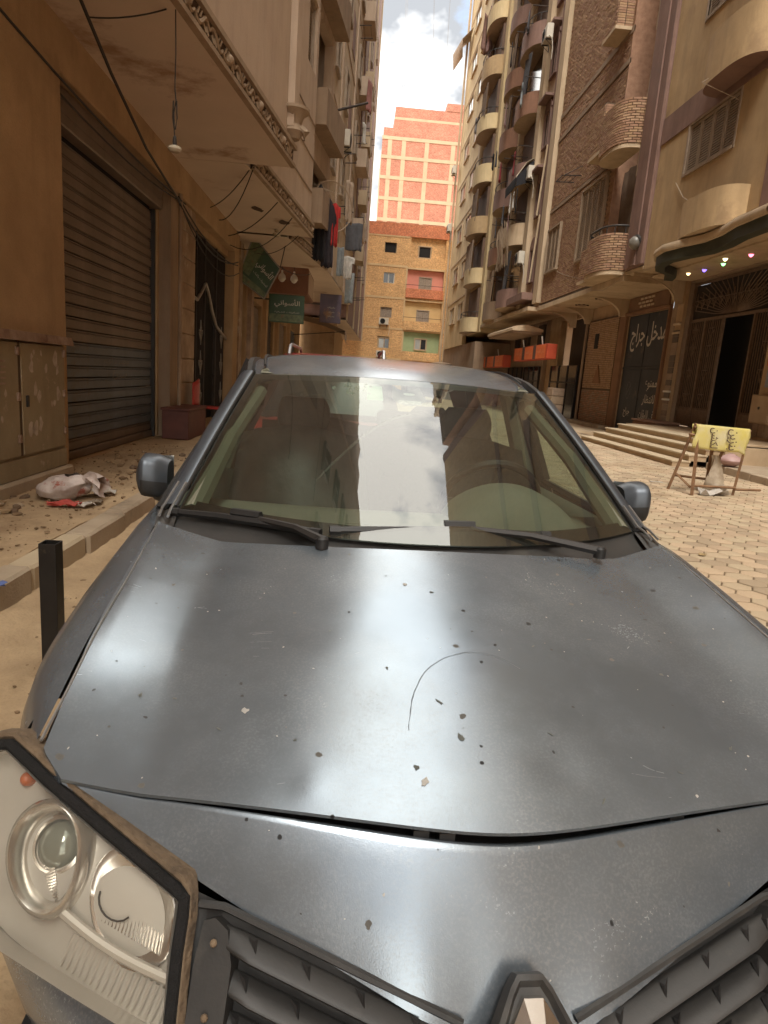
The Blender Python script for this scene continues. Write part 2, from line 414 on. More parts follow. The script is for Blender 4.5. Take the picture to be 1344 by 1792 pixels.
# right raised pavement, kerb and entrance steps
mb = MB(); mb.cbox(7.32, 9.85, 2, 12.55, -.02, .15, .01); rp = tag(mb.build('right_sidewalk', CONC), kind='structure')
kb = tag(MB().box(7.2, 7.31, 2, 12.5, -.03, .02).build('right_kerb', CONC), kind='structure'); y = 2.0
while y < 12.4:
    l = min(random.uniform(.75, .9), 12.5-y)
    if l > .15: MB().cbox(7.10, 7.315, y+.006, y+l-.006, -.03, .155+random.uniform(-.008, .008), .012).build('kerb_stone', CONC, kb)
    y += l
# ============================================================ shared building pieces
def win_proto(name, w, h, style, face='x'):
    """window standing in local xz, outward = local -y, origin at lower centre"""
    root = bpy.data.objects.new(name, None); COL.objects.link(root)
    fm = {'louvre': LOUV, 'pale': PALEWOOD, 'purple': PURPLE, 'white': WHITE, 'dark': CONC, 'yellow': CREAM, 'arch': PURPLE}[style]
    t = .07
    mb = MB(); mb.box(-w/2-t, -w/2, -.09, .03, -t, h+t); mb.box(w/2, w/2+t, -.09, .03, -t, h+t); mb.box(-w/2, w/2, -.09, .03, h, h+t); mb.box(-w/2, w/2, -.11, .03, -t, 0)
    if style == 'arch':
        n = 10; o = [(-(w/2+t+.06)*math.cos(math.pi*k/n), h+t+(w*.55)*math.sin(math.pi*k/n)) for k in range(n+1)]
        mb.prism([(x, z) for x, z in o], .10, Matrix.Translation((0, .02, 0)) @ Matrix.Rotation(R(90), 4, 'X'))
    f = mb.build('frame', fm); f.parent = root
    if style in ('louvre', 'pale'):
        n = max(2, round(w/.55))
        for k in range(n):
            x0, x1 = -w/2+w*k/n+.012, -w/2+w*(k+1)/n-.012
            mb = MB(); mb.box(x0, x0+.05, -.05, -.01, .01, h-.01); mb.box(x1-.05, x1, -.05, -.01, .01, h-.01); mb.box(x0, x1, -.05, -.01, .01, .07); mb.box(x0, x1, -.05, -.01, h-.07, h-.01)
            q = int(h/.06)
            for i in range(1, q-1):
                z = h*i/q; mb.add([(x0+.05, -.020, z+.030), (x1-.05, -.020, z+.030), (x1-.05, -.040, z-.018), (x0+.05, -.040, z-.018), (x0+.05, -.020, z-.018), (x1-.05, -.020, z-.018)], [(0, 1, 2, 3), (3, 2, 5, 4)])
            s = mb.build('louvre_panel', fm); s.parent = root
        mb = MB(); mb.box(-w/2, w/2, -.005, 0, 0, h); p = mb.build('backing', DARK); p.parent = root
    else:
        n = 2
        for k in range(n):
            x0, x1 = -w/2+w*k/n+.01, -w/2+w*(k+1)/n-.01
            if style in ('dark',) and k: continue
            if style == 'dark': x0, x1 = -w/2, w/2
            mb = MB(); mb.box(x0+.03, x1-.03, -.02, -.01, .03, h-.03); p = mb.build('pane', PANEL if style == 'yellow' and k == 0 else (DARK if style == 'dark' else GLASSD)); p.parent = root
            if style != 'dark':
                mb = MB(); mb.box(x0, x0+.035, -.04, 0, 0, h); mb.box(x1-.035, x1, -.04, 0, 0, h); mb.box(x0, x1, -.04, 0, 0, .035); mb.box(x0, x1, -.04, 0, h-.035, h)
                p = mb.build('sash', fm); p.parent = root
    return root
PROTO = {}
def put_window(key, bld, loc, rotz, w, h, style, label=None):
    k = (w, h, style)
    if k not in PROTO:
        o = win_proto('window', w, h, style); PROTO[k] = o
        o.parent = bld; o.matrix_parent_inverse = wm(bld).inverted(); o.location = loc; o.rotation_euler = (0, 0, rotz)
    else:
        o = copy_tree(PROTO[k]); o.parent = bld; o.matrix_parent_inverse = wm(bld).inverted(); o.location = loc; o.rotation_euler = (0, 0, rotz)
    if label: o['label'] = label
    return o
RZ_R, RZ_L, RZ_F = R(-90), R(90), 0.    # outward -X, +X, -Y
def balcony(bld, loc, rotz, w, d, h, mats, exp=2.4, rail=False, thick=.12):
    """bulging parapet balcony: outline in local xy, outward -y"""
    n = 18; out = []
    for k in range(n+1):
        a = math.pi*k/n; c, s = math.cos(a), math.sin(a)
        out.append((-w/2*math.copysign(abs(c)**(2/exp), c), -d*abs(s)**(2/exp)))
    mb = MB(); mb.mi = 0
    rows = [[(x, y, 0) for x, y in out], [(x, y, h) for x, y in out], [(x*.94, y*.90, h) for x, y in out], [(x*.94, y*.90, thick) for x, y in out]]
    mb.grid(rows[::-1]); mb.mi = 1; mb.add([(x, y, 0) for x, y in out], [tuple(range(n+1))]); mb.mi = 0; mb.add([(x*.94, y*.90, thick) for x, y in out], [tuple(range(n, -1, -1))])
    o = mb.build('balcony', mats, bld, smooth=True, angle=50); o.matrix_parent_inverse = wm(bld).inverted(); o.location = loc; o.rotation_euler = (0, 0, rotz)
    if rail:
        mb = MB(); mb.tube([(x*.97, y*.96, h+.35) for x, y in out], .022, 6)
        for k in range(0, n+1, 3): mb.tube([(out[k][0]*.97, out[k][1]*.96, h), (out[k][0]*.97, out[k][1]*.96, h+.35)], .014, 5)
        r = mb.build('railing', DGREY); r.parent = o
    return o
ac_proto = None
def ac_unit(loc, rotz, label, group='air conditioner units on the facades'):
    global ac_proto
    if ac_proto is None:
        r = thing('air_conditioner', label, 'air conditioner', (0, 0, 0))
        MB().cbox(-.42, .42, -.34, -.04, 0, .58, .02).build('casing', ACW, r)
        mb = MB(); Mx = Matrix.Translation((-.10, -.345, .29)) @ Matrix.Rotation(R(90), 4, 'X'); mb.lathe([(.235, 0), (.235, .012), (.215, .012), (.215, .002)], 24, Mx, caps=False)
        for k in range(5): mb.tube([(-.10+.04*(k+1)*math.cos(a), -.355, .29+.04*(k+1)*math.sin(a)) for a in [2*math.pi*j/16 for j in range(16)]], .004, 4, close=True)
        mb.build('fan_guard', DGREY, r, kind='stuff')
        mb = MB(); mb.lathe([(.21, 0), (.21, .001)], 24, Matrix.Translation((-.10, -.3425, .29)) @ Matrix.Rotation(R(90), 4, 'X')); mb.build('fan_well', DARK, r)
        for s in (-1, 1):
            mb = MB(); mb.box(s*.30-.02, s*.30+.02, -.36, 0, -.04, 0); mb.box(s*.30-.02, s*.30+.02, -.03, 0, -.30, 0); mb.tube([(s*.30, -.33, -.03), (s*.30, -.01, -.28)], .012, 4); mb.build('bracket', DGREY, r)
        mb = MB(); mb.tube([(.38, -.2, .1), (.5, -.2, .05), (.55, -.1, -.1), (.56, -.04, -.5), (.5, -.03, -.9)], .022, 6); mb.build('hose', ACW, r, smooth=True)
        ac_proto = r; r['group'] = group; r.location = loc; r.rotation_euler = (0, 0, rotz); return r
    return copy_tree(ac_proto, None, loc, rotz, label, group)
def cable(pts, r, mat, label, name='cable', cat='cable', group=None, n=5):
    return tag(MB().tube(pts, r, n).build(name, mat, smooth=True), label, cat, group)

# ============================================================ LEFT SIDE: shop block
A = thing('shop_building', 'brown plastered block with brown roller shutter and carved cornice, left side', 'building', (-3.4, 6, 0))
WX = -3.4
mb = MB(); holed(mb, lambda u, z, d: (WX+.02-d, u, z), -28, 16.0, 0, 4.5, [(6.32, 10.15, .19, 4.0), (12.0, 15.95, .19, 3.86)], .35)
mb.build('ground_wall', OCHRE, A)
MB().box(-3.42, -3.16, 5.0, 6.28, 0, 4.0).build('pillar', OCHRE, A)
MB().cbox(-3.46, -3.19, -28, 15.72, 4.0, 4.50, .012).build('beam', OCHRE, A)
MB().box(-3.42, -3.20, 10.22, 10.62, .15, 4.0).build('pier', GREYPL, A)
mb = MB(); mb.box(-3.42, -3.26, 10.625, 11.98, .15, 4.0); mb.build('pier', OCHRE, A)
for k in range(9): MB().cbox(-3.27, -3.235, 10.95, 11.97, .2+.42*k+.006, .2+.42*(k+1)-.006, .006).build('marble_slab', MARBLE, A)
MB().tube([(-3.17, 10.68, .2), (-3.17, 10.68, 4.0)], .035, 8).build('pipe', GREYPL, A, smooth=True)
MB().box(-3.44, -3.22, 15.74, 16.35, 0, 4.5).build('pier', OCHRE, A)
# roller shutter
sh = MB().box(-3.52, -3.50, 6.3, 10.17, .19, 4.0).build('roller_shutter', DARK, A)
prof = [(0, .004), (.012, .010), (.014, .100), (.002, .106), (.002, .112), (.013, .116), (.013, .128), (.0, .134)]
sm = []
for mtl in (SHUTB, SHUTG):
    mb = MB(); mb.grid([[(x-3.475, 6.36, z), (x-3.475, 10.10, z)] for x, z in prof]); mb.add([(-3.495, 6.36, .004), (-3.495, 10.10, .004), (-3.495, 10.10, .134), (-3.495, 6.36, .134)], [(0, 1, 2, 3)])
    o = mb.build('slat', mtl, None); sm.append(o.data); bpy.data.objects.remove(o)
z = .30; k = 0
while z < 3.60:
    o = bpy.data.objects.new('slat', sm[1 if .30 < z < 1.45 else 0]); COL.objects.link(o); o.parent = sh; o.matrix_parent_inverse = wm(sh).inverted(); o.location = (random.uniform(-.005, .004), 0, z + random.uniform(-.003, .003)); o.rotation_euler = (0, random.uniform(-.0008, .0008), random.uniform(-.0009, .0009)); z += .1375
MB().cbox(-3.50, -3.44, 6.36, 10.10, .20, .295, .008).build('bottom_bar', SHUTB, sh)
for yy in (6.33, 10.13): MB().box(-3.50, -3.41, yy-.035, yy+.035, .19, 3.62).build('guide_rail', DGREY, sh)
mb = MB(); mb.cbox(-3.47, -3.30, 6.34, 10.14, 3.63, 3.985, .012); mb.box(-3.30, -3.292, 6.34, 10.14, 3.74, 3.75); mb.box(-3.30, -3.292, 6.34, 10.14, 3.86, 3.87); mb.build('shutter_box', SHUTB, sh)
SCR = M('faded_chalk', (.30, .285, .265), (.17, .155, .14), 26, .9)
lettering('shutter_writing', arabic('محمد ابراهيم'), SCR, sh, (-3.455, 8.55, 1.33), (0, 1, 0), (0, 0, 1), .15, .006, width=.95)
lettering('shutter_writing', arabic('سرا'), SCR, sh, (-3.455, 8.65, 1.16), (0, 1, 0), (0, 0, 1), .13, .006, width=.55, italic=.2)
lettering('shutter_writing', arabic('لسعد'), SCR, sh, (-3.455, 9.88, 1.02), (0, 1, 0), (0, 0, 1), .08, .006, width=.26)
# wrought gate in the entrance
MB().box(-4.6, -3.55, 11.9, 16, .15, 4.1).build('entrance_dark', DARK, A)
gt = MB().box(-3.46, -3.40, 12.02, 12.08, .2, 3.85).build('entrance_gate', IRON, A)
for y0, y1 in ((12.02, 12.08), (12.78, 12.84), (13.52, 13.58), (14.62, 14.68), (15.86, 15.93)):
    if y0 > 12.1: MB().box(-3.46, -3.40, y0, y1, .2, 3.85).build('gate_post', IRON, gt)
for y in [12.08+.105*k for k in range(37)]:
    if 13.6 < y < 14.6: MB().tube([(-3.43, y, 2.75), (-3.43, y, 3.84)], .011, 5).build('gate_bar', IRON, gt)
    elif not any(abs(y-p) < .06 for p in (12.81, 13.55, 14.65)): MB().tube([(-3.43, y, .22), (-3.43, y, 3.84)], .011, 5).build('gate_bar', IRON, gt)
SWAG = M('worn_silver_rail', (.34, .31, .27), (.22, .19, .16), 7, .5, .4)
sw = [(12.0, 2.78), (12.4, 2.62), (12.8, 2.60), (13.15, 2.78), (13.5, 2.98), (13.75, 2.85), (14.15, 2.50), (14.6, 2.22), (15.1, 2.12), (15.9, 1.98)]
MB().tube([(-3.385, y, z) for y, z in sw], .035, 7).build('gate_swag_rail', SWAG, gt, smooth=True)
def scroll(cy, cz, s, X, mat, par, nm='gate_scroll'):
    for q in (-1, 1):
        mb = MB(); mb.tube([(X, cy + q*s*.45*(1-.55*t)*math.cos(5.2*t+1.2)-q*s*.1, cz + s*(t-.5)*1.3 + s*.3*math.sin(5.2*t)) for t in [k/14 for k in range(15)]], .012, 5); mb.build(nm, mat, par, smooth=True)
    mb = MB(); mb.tube([(X, cy, cz-s*.8), (X, cy+s*.16, cz), (X, cy, cz+s*.8), (X, cy-s*.16, cz), (X, cy, cz-s*.8)], .010, 5); mb.build('gate_diamond', mat, par)
for cy in (12.43, 13.18, 15.25):
    for cz in (.75, 1.4, 2.0): scroll(cy, cz, .30, -3.395, SWAG, gt)
# soffit and upper walls of the projecting floors (saw-tooth steps)
def seg(par, xa, ya, xb, yb, z0, z1, back, mat, soff, name='upper_wall', holes=()):
    dx, dy = xb-xa, yb-ya; ln = math.hypot(dx, dy); ux, uy = dx/ln, dy/ln; nx_, ny_ = uy, -ux
    Pf = lambda u, z, d: (xa+ux*u-nx_*d, ya+uy*u-ny_*d, z)
    mb = MB(); holed(mb, Pf, 0, ln, z0, z1, list(holes), .25)
    mb.quad((xb, yb, z0), (back, yb, z0), (back, yb, z1), (xb, yb, z1)); mb.quad((xa, ya, z0), (xa, ya, z1), (back, ya, z1), (back, ya, z0)); mb.quad((back, ya, z1), (xa, ya, z1), (xb, yb, z1), (back, yb, z1)); mb.quad((back, ya, z0), (back, ya, z1), (back, yb, z1), (back, yb, z0))
    w = mb.build(name, mat, par)
    mb = MB(); mb.add([(back, ya, z0-.006), (xa, ya, z0-.006), (xb, yb, z0-.006), (back, yb, z0-.006), (back, ya, z0+.1), (xa, ya, z0+.1), (xb, yb, z0+.1), (back, yb, z0+.1)], [(0, 3, 2, 1), (4, 5, 6, 7), (0, 1, 5, 4), (1, 2, 6, 5), (2, 3, 7, 6), (3, 0, 4, 7)]); mb.build('soffit', soff, par)
    return Pf, ln
Z0 = 4.46
P0, l0 = seg(A, -2.6, -28, -2.1, -1.5, Z0, 34, -4.2, BROWN, SOFFIT)
P1, l1 = seg(A, -3.0, -1.45, -1.43, 10.4, Z0, 34, -4.2, BROWN, SOFFIT)
P2, l2 = seg(A, -2.12, 10.42, -1.49, 15.75, Z0, 34, -4.2, BROWN, SOFFIT, holes=[(4.25, 5.15, 7.75, 9.1)])
put_window('w', A, (P2(4.7, 0, .15)[0], P2(4.7, 0, .15)[1], 7.8), RZ_L-.118, .82, 1.22, 'louvre')
for z_ in (10.9, 14.0, 17.1, 20.2, 23.3, 26.4, 29.5):
    for u_ in (2.2, 5.2, 8.0): x_, y_, _ = P1(u_, z_, 0); put_window('w', A, (x_, y_, z_), RZ_L-.132, 1.3, 1.3, 'louvre')
    x_, y_, _ = P2(2.4, z_, 0); put_window('w', A, (x_, y_, z_), RZ_L-.118, 1.3, 1.3, 'louvre')
def cornice(P, u0, u1, z0, par):
    """carved band: two fillets with raised leaf work on a dark ground"""
    c = MB()
    def bx(mb, a, b, za, zb, o): mb.add([P(a, za, 0), P(b, za, 0), P(b, zb, 0), P(a, zb, 0), P(a, za, -o), P(b, za, -o), P(b, zb, -o), P(a, zb, -o)], [(0, 1, 2, 3), (4, 7, 6, 5), (0, 4, 5, 1), (1, 5, 6, 2), (2, 6, 7, 3), (3, 7, 4, 0)])
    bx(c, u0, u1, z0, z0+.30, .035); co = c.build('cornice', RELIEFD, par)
    for za, zb, o in ((z0-.004, z0+.045, .075), (z0+.245, z0+.305, .085)):
        mb = MB(); bx(mb, u0, u1+.04, za, zb, o); mb.build('fillet', RELIEF, co)
    u = u0+.2; k = 0
    while u < u1-.1:
        mb = MB(); q = 1 if k % 2 else -1
        mb.tube([P(u-.20+.4*t, z0+.145+q*.055*math.sin(math.pi*2*t), -.05) for t in [j/10 for j in range(11)]], [.014+.012*math.sin(math.pi*j/10) for j in range(11)], 6)
        for t in (-.12, -.05, .05, .12): mb.tube([P(u+t, z0+.145, -.045), P(u+t+.03, z0+.145+.065*(1 if t*q > 0 else -1), -.055), P(u+t+.055, z0+.145+.075*(1 if t*q > 0 else -1), -.04)], [.016, .014, .004], 5)
        if k % 3 == 0:
            p = P(u, z0+.145, -.05); mb.lathe([(.065, -.02), (.06, .02), (.03, .05), (.0, .06)], 8, Matrix.Translation(p) @ Matrix.Rotation(R(90), 4, 'Y'))
        mb.build('carved_leaf', RELIEF, co, smooth=True); u += .40; k += 1
cornice(P1, 6.2, l1, Z0, A); cornice(P2, .25, l2, Z0, A)
mb = MB(); 
for u, w in ((l1-.32, .30),):
    p = [P1(u, 4.95, 0), P1(u+w, 4.95, 0), P1(u+w, 4.95, -.10), P1(u, 4.95, -.10)]; q = [(a, b, 34) for a, b, c in p]; mb.add(p+q, [(3, 2, 1, 0), (0, 1, 5, 4), (1, 2, 6, 5), (2, 3, 7, 6), (3, 0, 4, 7)])
mb.build('corner_pilaster', BROWN, A)
mb = MB(); pc = P1(l1-.17, 0, -.06); mb.lathe([(.10, 0), (.13, .06), (.17, .10), (.12, .2), (.16, .32), (.24, .38), (.24, .42)], 12, Matrix.Translation((pc[0], pc[1], 4.80))); mb.tube([(pc[0]+.12, pc[1]-.05, 4.95), (pc[0]+.2, pc[1]-.08, 4.88), (pc[0]+.17, pc[1]-.05, 4.78)], [.05, .06, .02], 8); mb.build('carved_capital', RELIEF, A, smooth=True)
def vline(P, u, z0, z1, o=.012, w=.02): 
    a, b, c, d = P(u, z0, 0), P(u+w, z0, 0), P(u+w, z1, 0), P(u, z1, 0); return [a, b, c, d, P(u, z0, -o), P(u+w, z0, -o), P(u+w, z1, -o), P(u, z1, -o)]
mb = MB()
for z in (7.1, 10.2): mb.add([P1(6, z, -.012), P1(l1, z, -.012), P1(l1, z+.03, -.012), P1(6, z+.03, -.012), P1(6, z, 0), P1(l1, z, 0), P1(l1, z+.03, 0), P1(6, z+.03, 0)], [(0, 1, 2, 3), (0, 4, 5, 1), (2, 6, 7, 3)])
for z in (5.4, 6.1, 6.8, 9.4): mb.add([P2(.2, z, -.012), P2(l2, z, -.012), P2(l2, z+.03, -.012), P2(.2, z+.03, -.012), P2(.2, z, 0), P2(l2, z, 0), P2(l2, z+.03, 0), P2(.2, z+.03, 0)], [(0, 1, 2, 3), (0, 4, 5, 1), (2, 6, 7, 3)])
mb.build('wall_groove', GREYPL, A, kind='stuff')
# wall window high on the first step (its lower corner shows at the top of the picture)
MB().add([P1(9.35, 7.9, -.03), P1(10.15, 7.9, -.03), P1(10.15, 9.2, -.03), P1(9.35, 9.2, -.03), P1(9.35, 7.9, 0), P1(10.15, 7.9, 0), P1(10.15, 9.2, 0), P1(9.35, 9.2, 0)], [(0, 1, 2, 3), (0, 4, 5, 1), (1, 5, 6, 2), (2, 6, 7, 3), (3, 7, 4, 0)]).build('window_panel', GREYPL, A)
# soffit wounds where plaster fell off
for px_, py_, r_ in ((-2.35, 13.35, .14), (-1.95, 14.35, .16)):
    MB().add([(px_+r_*random.uniform(.5, 1)*math.cos(a), py_+2.0*r_*random.uniform(.4, 1)*math.sin(a), Z0-.012) for a in [2*math.pi*k/11 for k in range(11)]], [tuple(range(11))]).build('fallen_plaster', RELIEFD, A)

# ------------------------------------------------------------ LEFT: second block with balconies
B = thing('apartment_building', 'brown apartment block with balconies and laundry, left side behind the carved cornice', 'building', (-3.4, 20, 0))
mb = MB(); holed(mb, lambda u, z, d: (WX+.04-d, u, z), 16.3, 36, 0, 4.5, [(17.3, 18.4, .2, 3.6), (19.2, 21.4, .2, 3.3), (22.4, 24.6, .2, 3.2), (26, 29, .2, 3.2), (30.5, 34, .2, 3.2)], .3, back=True)
mb.build('ground_wall', OCHRE, B)
for y0, y1, mt in ((17.35, 18.35, SHUTG), (19.25, 21.35, SHUTB), (22.45, 24.55, IRON), (26.05, 28.95, SHUTB), (30.55, 33.95, SHUTG)):
    d = MB().box(-3.50, -3.46, y0, y1, .2, 3.2).build('shop_door', mt, B)
    for k in range(14): MB().cbox(-3.462, -3.44, y0+.03, y1-.03, .25+.2*k, .25+.2*k+.17, .01).build('door_slat', mt, d)
for y in (16.9, 18.8, 21.9, 25.3, 29.7): 
    MB().box(-3.40, -3.24, y-.22, y+.22, 0, 4.4).build('pier', MARBLE if y < 20 else OCHRE, B)
P3, l3 = seg(B, -2.05, 15.95, -1.36, 20.6, Z0, 36, -4.2, BROWN, SOFFIT, holes=[(2.0, 4.3, 4.75+1.2, 6.9), (2.0, 4.3, 8.5, 10.4), (2.0, 4.3, 11.6, 13.6)])
cornice(P3, .2, l3, Z0, B)
MB().box(-4.1, -2.2, 17.5, 20.4, 4.7, 16).build('recess_back', GREYPL, B)
P4, l4 = seg(B, -1.75, 20.62, -.72, 36, 5.0, 36, -4.2, CREAM, SOFFIT)
P5, l5 = seg(B, -.95, 36.02, .10, 58, 4.2, 36, -4.2, PURPLE, SOFFIT)
mb = MB(); mb.box(-4.3, -1.5, 36.2, 58, 0, 4.2); mb.build('far_ground_wall', OCHRE, B)
def panel(P, u0, u1, z0, z1, o, mat, par, name):
    mb = MB(); mb.add([P(u0, z0, 0), P(u1, z0, 0), P(u1, z1, 0), P(u0, z1, 0), P(u0, z0, -o), P(u1, z0, -o), P(u1, z1, -o), P(u0, z1, -o)], [(4, 5, 6, 7), (0, 4, 7, 3), (1, 2, 6, 5), (3, 7, 6, 2), (0, 1, 5, 4)]); return mb.build(name, mat, par)
for u0, u1, z0, z1 in ((.3, 2.2, 11.2, 12.7), (.3, 2.2, 14.4, 15.9), (.3, 2.2, 17.6, 19), (8.5, 9.6, 11, 12.4), (8.5, 9.6, 14.2, 15.6)): panel(P4, u0, u1, z0, z1, .03, PURPLE, B, 'painted_panel')
for u in (.05, 5.2, 10.4): panel(P4, u, u+.25, 5, 36, .06, BROWN, B, 'pilaster')
panel(P4, 14.9, l4, 5, 36, .05, PURPLE, B, 'pilaster')
for u in (0.2, 7, 14, 21): panel(P5, u, u+.35, 4.2, 36, .08, CREAM, B, 'pilaster')
for z in (7.4, 10.5, 13.6, 16.7, 19.8, 22.9):
    panel(P4, 0, l4, z, z+.06, .03, BROWN, B, 'string_course')
    for u in (3.6, 7.0, 12.3):
        x, y, _ = P4(u, z, 0); put_window('l', B, (x, y, z+.9), RZ_L-.067, .95, 1.25, 'louvre')
    for u in (3, 10, 17): x, y, _ = P5(u, z, 0); put_window('l', B, (x, y, z+.9), RZ_L-.048, .95, 1.25, 'louvre')
def slab_balcony(P, u0, u1, z, d, h, mats, par):
    mb = MB(); f = lambda u, zz, o: P(u, zz, -o)
    mb.mi = 0
    for a, b, o0, o1, za, zb in ((u0, u1, d-.1, d, z, z+h), (u0, u0+.1, 0, d-.1, z, z+h), (u1-.1, u1, 0, d-.1, z, z+h), (u0+.1, u1-.1, 0, d-.1, z+.003, z+.14)):
        vs = [f(a, za, o0), f(b, za, o0), f(b, za, o1), f(a, za, o1), f(a, zb, o0), f(b, zb, o0), f(b, zb, o1), f(a, zb, o1)]
        mb.add(vs, [(0, 1, 2, 3), (7, 6, 5, 4), (0, 4, 5, 1), (1, 5, 6, 2), (2, 6, 7, 3), (3, 7, 4, 0)])
    return mb.build('balcony', mats, par)
for z in (5.2, 7.55, 10.6, 13.7): slab_balcony(P3, 1.85, 4.5, z, .42, .85, GREYPL, B)
for z in (8.0, 11.1, 14.2, 17.3): slab_balcony(P4, 12.9, 14.8, z, .55, .8, BROWN, B); slab_balcony(P5, 4.6, 6.6, z, .5, .8, CREAM, B)
for P, u, z in [(P4, 4.0, 7.2), (P4, 6.2, 9.6), (P4, 9.9, 7.6), (P4, 11.5, 12), (P5, 2, 9.8), (P5, 6, 7.2), (P5, 6, 12.4), (P5, 9, 16), (P4, 11, 16.2), (P4, 11, 19), (P4, 11, 21), (P5, 2.4, 5.6), (P5, 2.4, 14.4), (P5, 8.6, 6.3)]:
    mb = MB(); mb.tube([P(u, z, 0), P(u, z+.03, -.55)], .02, 5); mb.tube([P(u+1.1, z, 0), P(u+1.1, z+.03, -.55)], .02, 5); mb.tube([P(u, z+.03, -.5), P(u+1.1, z+.03, -.5)], .008, 4); mb.build('clothes_bracket', IRON, B)
MB().tube([P3(4.4, 8.75, 0), P3(4.75, 9.15, -1.0)], .035, 6).build('projecting_pole', IRON, B)
for p, rz, lb in ((P4(6.6, 9.9, 0), RZ_L-.067, 'pale air conditioner high on the left facade above the wire dish'), (P4(9.2, 8.3, 0), RZ_L-.067, 'pale air conditioner on the left facade, lower of the two there')):
    ac_unit(p, rz, lb)
# shop boxes and awnings under the second block
bx_ = thing('shop_sign_box', 'plain brown box sign over the shop front behind the green boards', 'sign', (-2.5, 22, 3.8))
mb = MB(); mb.cbox(-3.3, -1.93, 21.6, 24.2, 3.78, 4.6, .02); mb.build('sign_case', M('brown_sign_case', (.22, .10, .055), (.17, .075, .04), 3, .7), bx_)
mb = MB(); mb.box(-1.929, -1.915, 21.75, 24.05, 3.86, 4.52); mb.build('sign_face', BROWN, bx_)
aw = thing('shop_awning', 'brown cloth awning over the last shop front on the left', 'awning', (-1.5, 33, 3.0))
mb = MB(); mb.grid([[(-3.3, 31.5, 4.0), (-3.3, 35.5, 4.0)], [(-2.0, 31.5, 3.75), (-2.0, 35.5, 3.75)], [(-.85, 31.5, 3.35), (-.85, 35.5, 3.35)], [(-.84, 31.5, 2.95), (-.84, 35.5, 2.95)]]); mb.build('canvas', M('brown_canvas', (.22, .14, .08), (.16, .10, .055), 3, .9), aw, solid=.02)
mb = MB(); mb.tube([(-3.3, 31.6, 3.0), (-.86, 31.6, 3.33)], .02, 5); mb.build('awning_arm', DGREY, aw)

# ------------------------------------------------------------ signs on the left
SGRN = M('green_sign_face', (.035, .085, .032), (.022, .055, .022), 3, .45); SGRN2 = M('pale_green_photo_print', (.17, .20, .085), (.055, .085, .035), 9, .45, stain=(.22, .11, .05), stain_scale=7)
LETT = M('cream_letters', (.62, .58, .48), None, 5, .6)
sg1 = thing('shop_sign', 'tilted square green shop board hung by one corner with Arabic lettering', 'sign', (-2.84, 17, 3.1))
c4 = [Vector((-2.992, 17, 4.606)), Vector((-2.307, 17, 3.882)), Vector((-2.683, 17, 3.115)), Vector((-3.377, 17, 3.563))]
ex_ = (c4[1]-c4[0]); ey_ = (c4[0]-c4[3])
def on1(a, b, o=0): return c4[3].lerp(c4[2], a).lerp(c4[0].lerp(c4[1], a), b) + Vector((0, -o, 0))
mb = MB(); mb.add([on1(0, 0), on1(1, 0), on1(1, 1), on1(0, 1), on1(0, 0, -.14), on1(1, 0, -.14), on1(1, 1, -.14), on1(0, 1, -.14)], [(0, 1, 2, 3), (7, 6, 5, 4), (0, 4, 5, 1), (1, 5, 6, 2), (2, 6, 7, 3), (3, 7, 4, 0)]); mb.build('board', SGRN, sg1)
MB().quad(on1(.02, .22, .004), on1(.30, .22, .004), on1(.40, .97, .004), on1(.02, .97, .004)).build('food_print', SGRN2, sg1); MB().quad(on1(.02, .03, .004), on1(.97, .03, .004), on1(.97, .17, .004), on1(.02, .17, .004)).build('lower_print', SGRN2, sg1)
xd = (c4[1]-c4[0]).normalized(); yd = Vector((0, -1, 0)).cross(xd)
yd = -yd if yd.z < 0 else yd
lettering('sign_text', arabic('الأسواني'), LETT, sg1, on1(.66, .62, .008), xd, yd, .27, .006, width=.52, bold=.012)
lettering('sign_text', arabic('للمشويات والكباب'), LETT, sg1, on1(.64, .36, .008), xd, yd, .07, .006, width=.5)
mb = MB()
for a, b in (((0, 0), (1, 0)), ((1, 0), (1, 1)), ((1, 1), (0, 1)), ((0, 1), (0, 0))): mb.tube([on1(*a, .01), on1(*b, .01)], .018, 5)
mb.build('sign_frame', SWAG, sg1)
for q in ((0, 1), (1, 1)): mb = MB(); p = on1(*q); mb.tube([p, (p[0]+.1, 17.1, 4.46)], .012, 5); mb.build('hanger', CABLE, sg1)
sg2 = thing('shop_sign', 'small upright dark green shop board with white Arabic name', 'sign', (-2.3, 19, 2.7))
MB().cbox(-2.82, -1.815, 19.0, 19.12, 2.70, 3.47, .01).build('board', SGRN, sg2)
lettering('sign_text', arabic('الأسواني'), LETT, sg2, (-2.3, 18.99, 3.23), (1, 0, 0), (0, 0, 1), .24, .006, width=.72, bold=.012)
MB().quad((-2.80, 18.994, 2.73), (-1.84, 18.994, 2.73), (-1.84, 18.994, 2.93), (-2.80, 18.994, 2.93)).build('lower_print', SGRN2, sg2)
lettering('sign_text', arabic('للمأكولات الشرقية'), LETT, sg2, (-2.3, 18.99, 2.99), (1, 0, 0), (0, 0, 1), .06, .006, width=.7)
MB().box(-3.4, -2.8, 19.05, 19.08, 3.3, 3.34).build('sign_arm', DGREY, sg2)
sg3 = thing('shop_sign', 'dusky purple shop board beyond the brown box sign', 'sign', (-1.5, 30, 3.5))
MB().cbox(-2.0, -1.05, 29.9, 30.02, 3.55, 4.78, .01).build('board', M('purple_print', (.10, .07, .10), (.06, .045, .065), 3, .5, stain=(.28, .15, .06), stain_scale=2.2), sg3)
for z, w in ((4.2, .34), (4.0, .28), (3.82, .32)): lettering('sign_text', arabic('مطعم وكافيه'), LETT, sg3, (-1.42 - w*.2, 29.89, z), (1, 0, 0), (0, 0, 1), .10, .006, width=w)
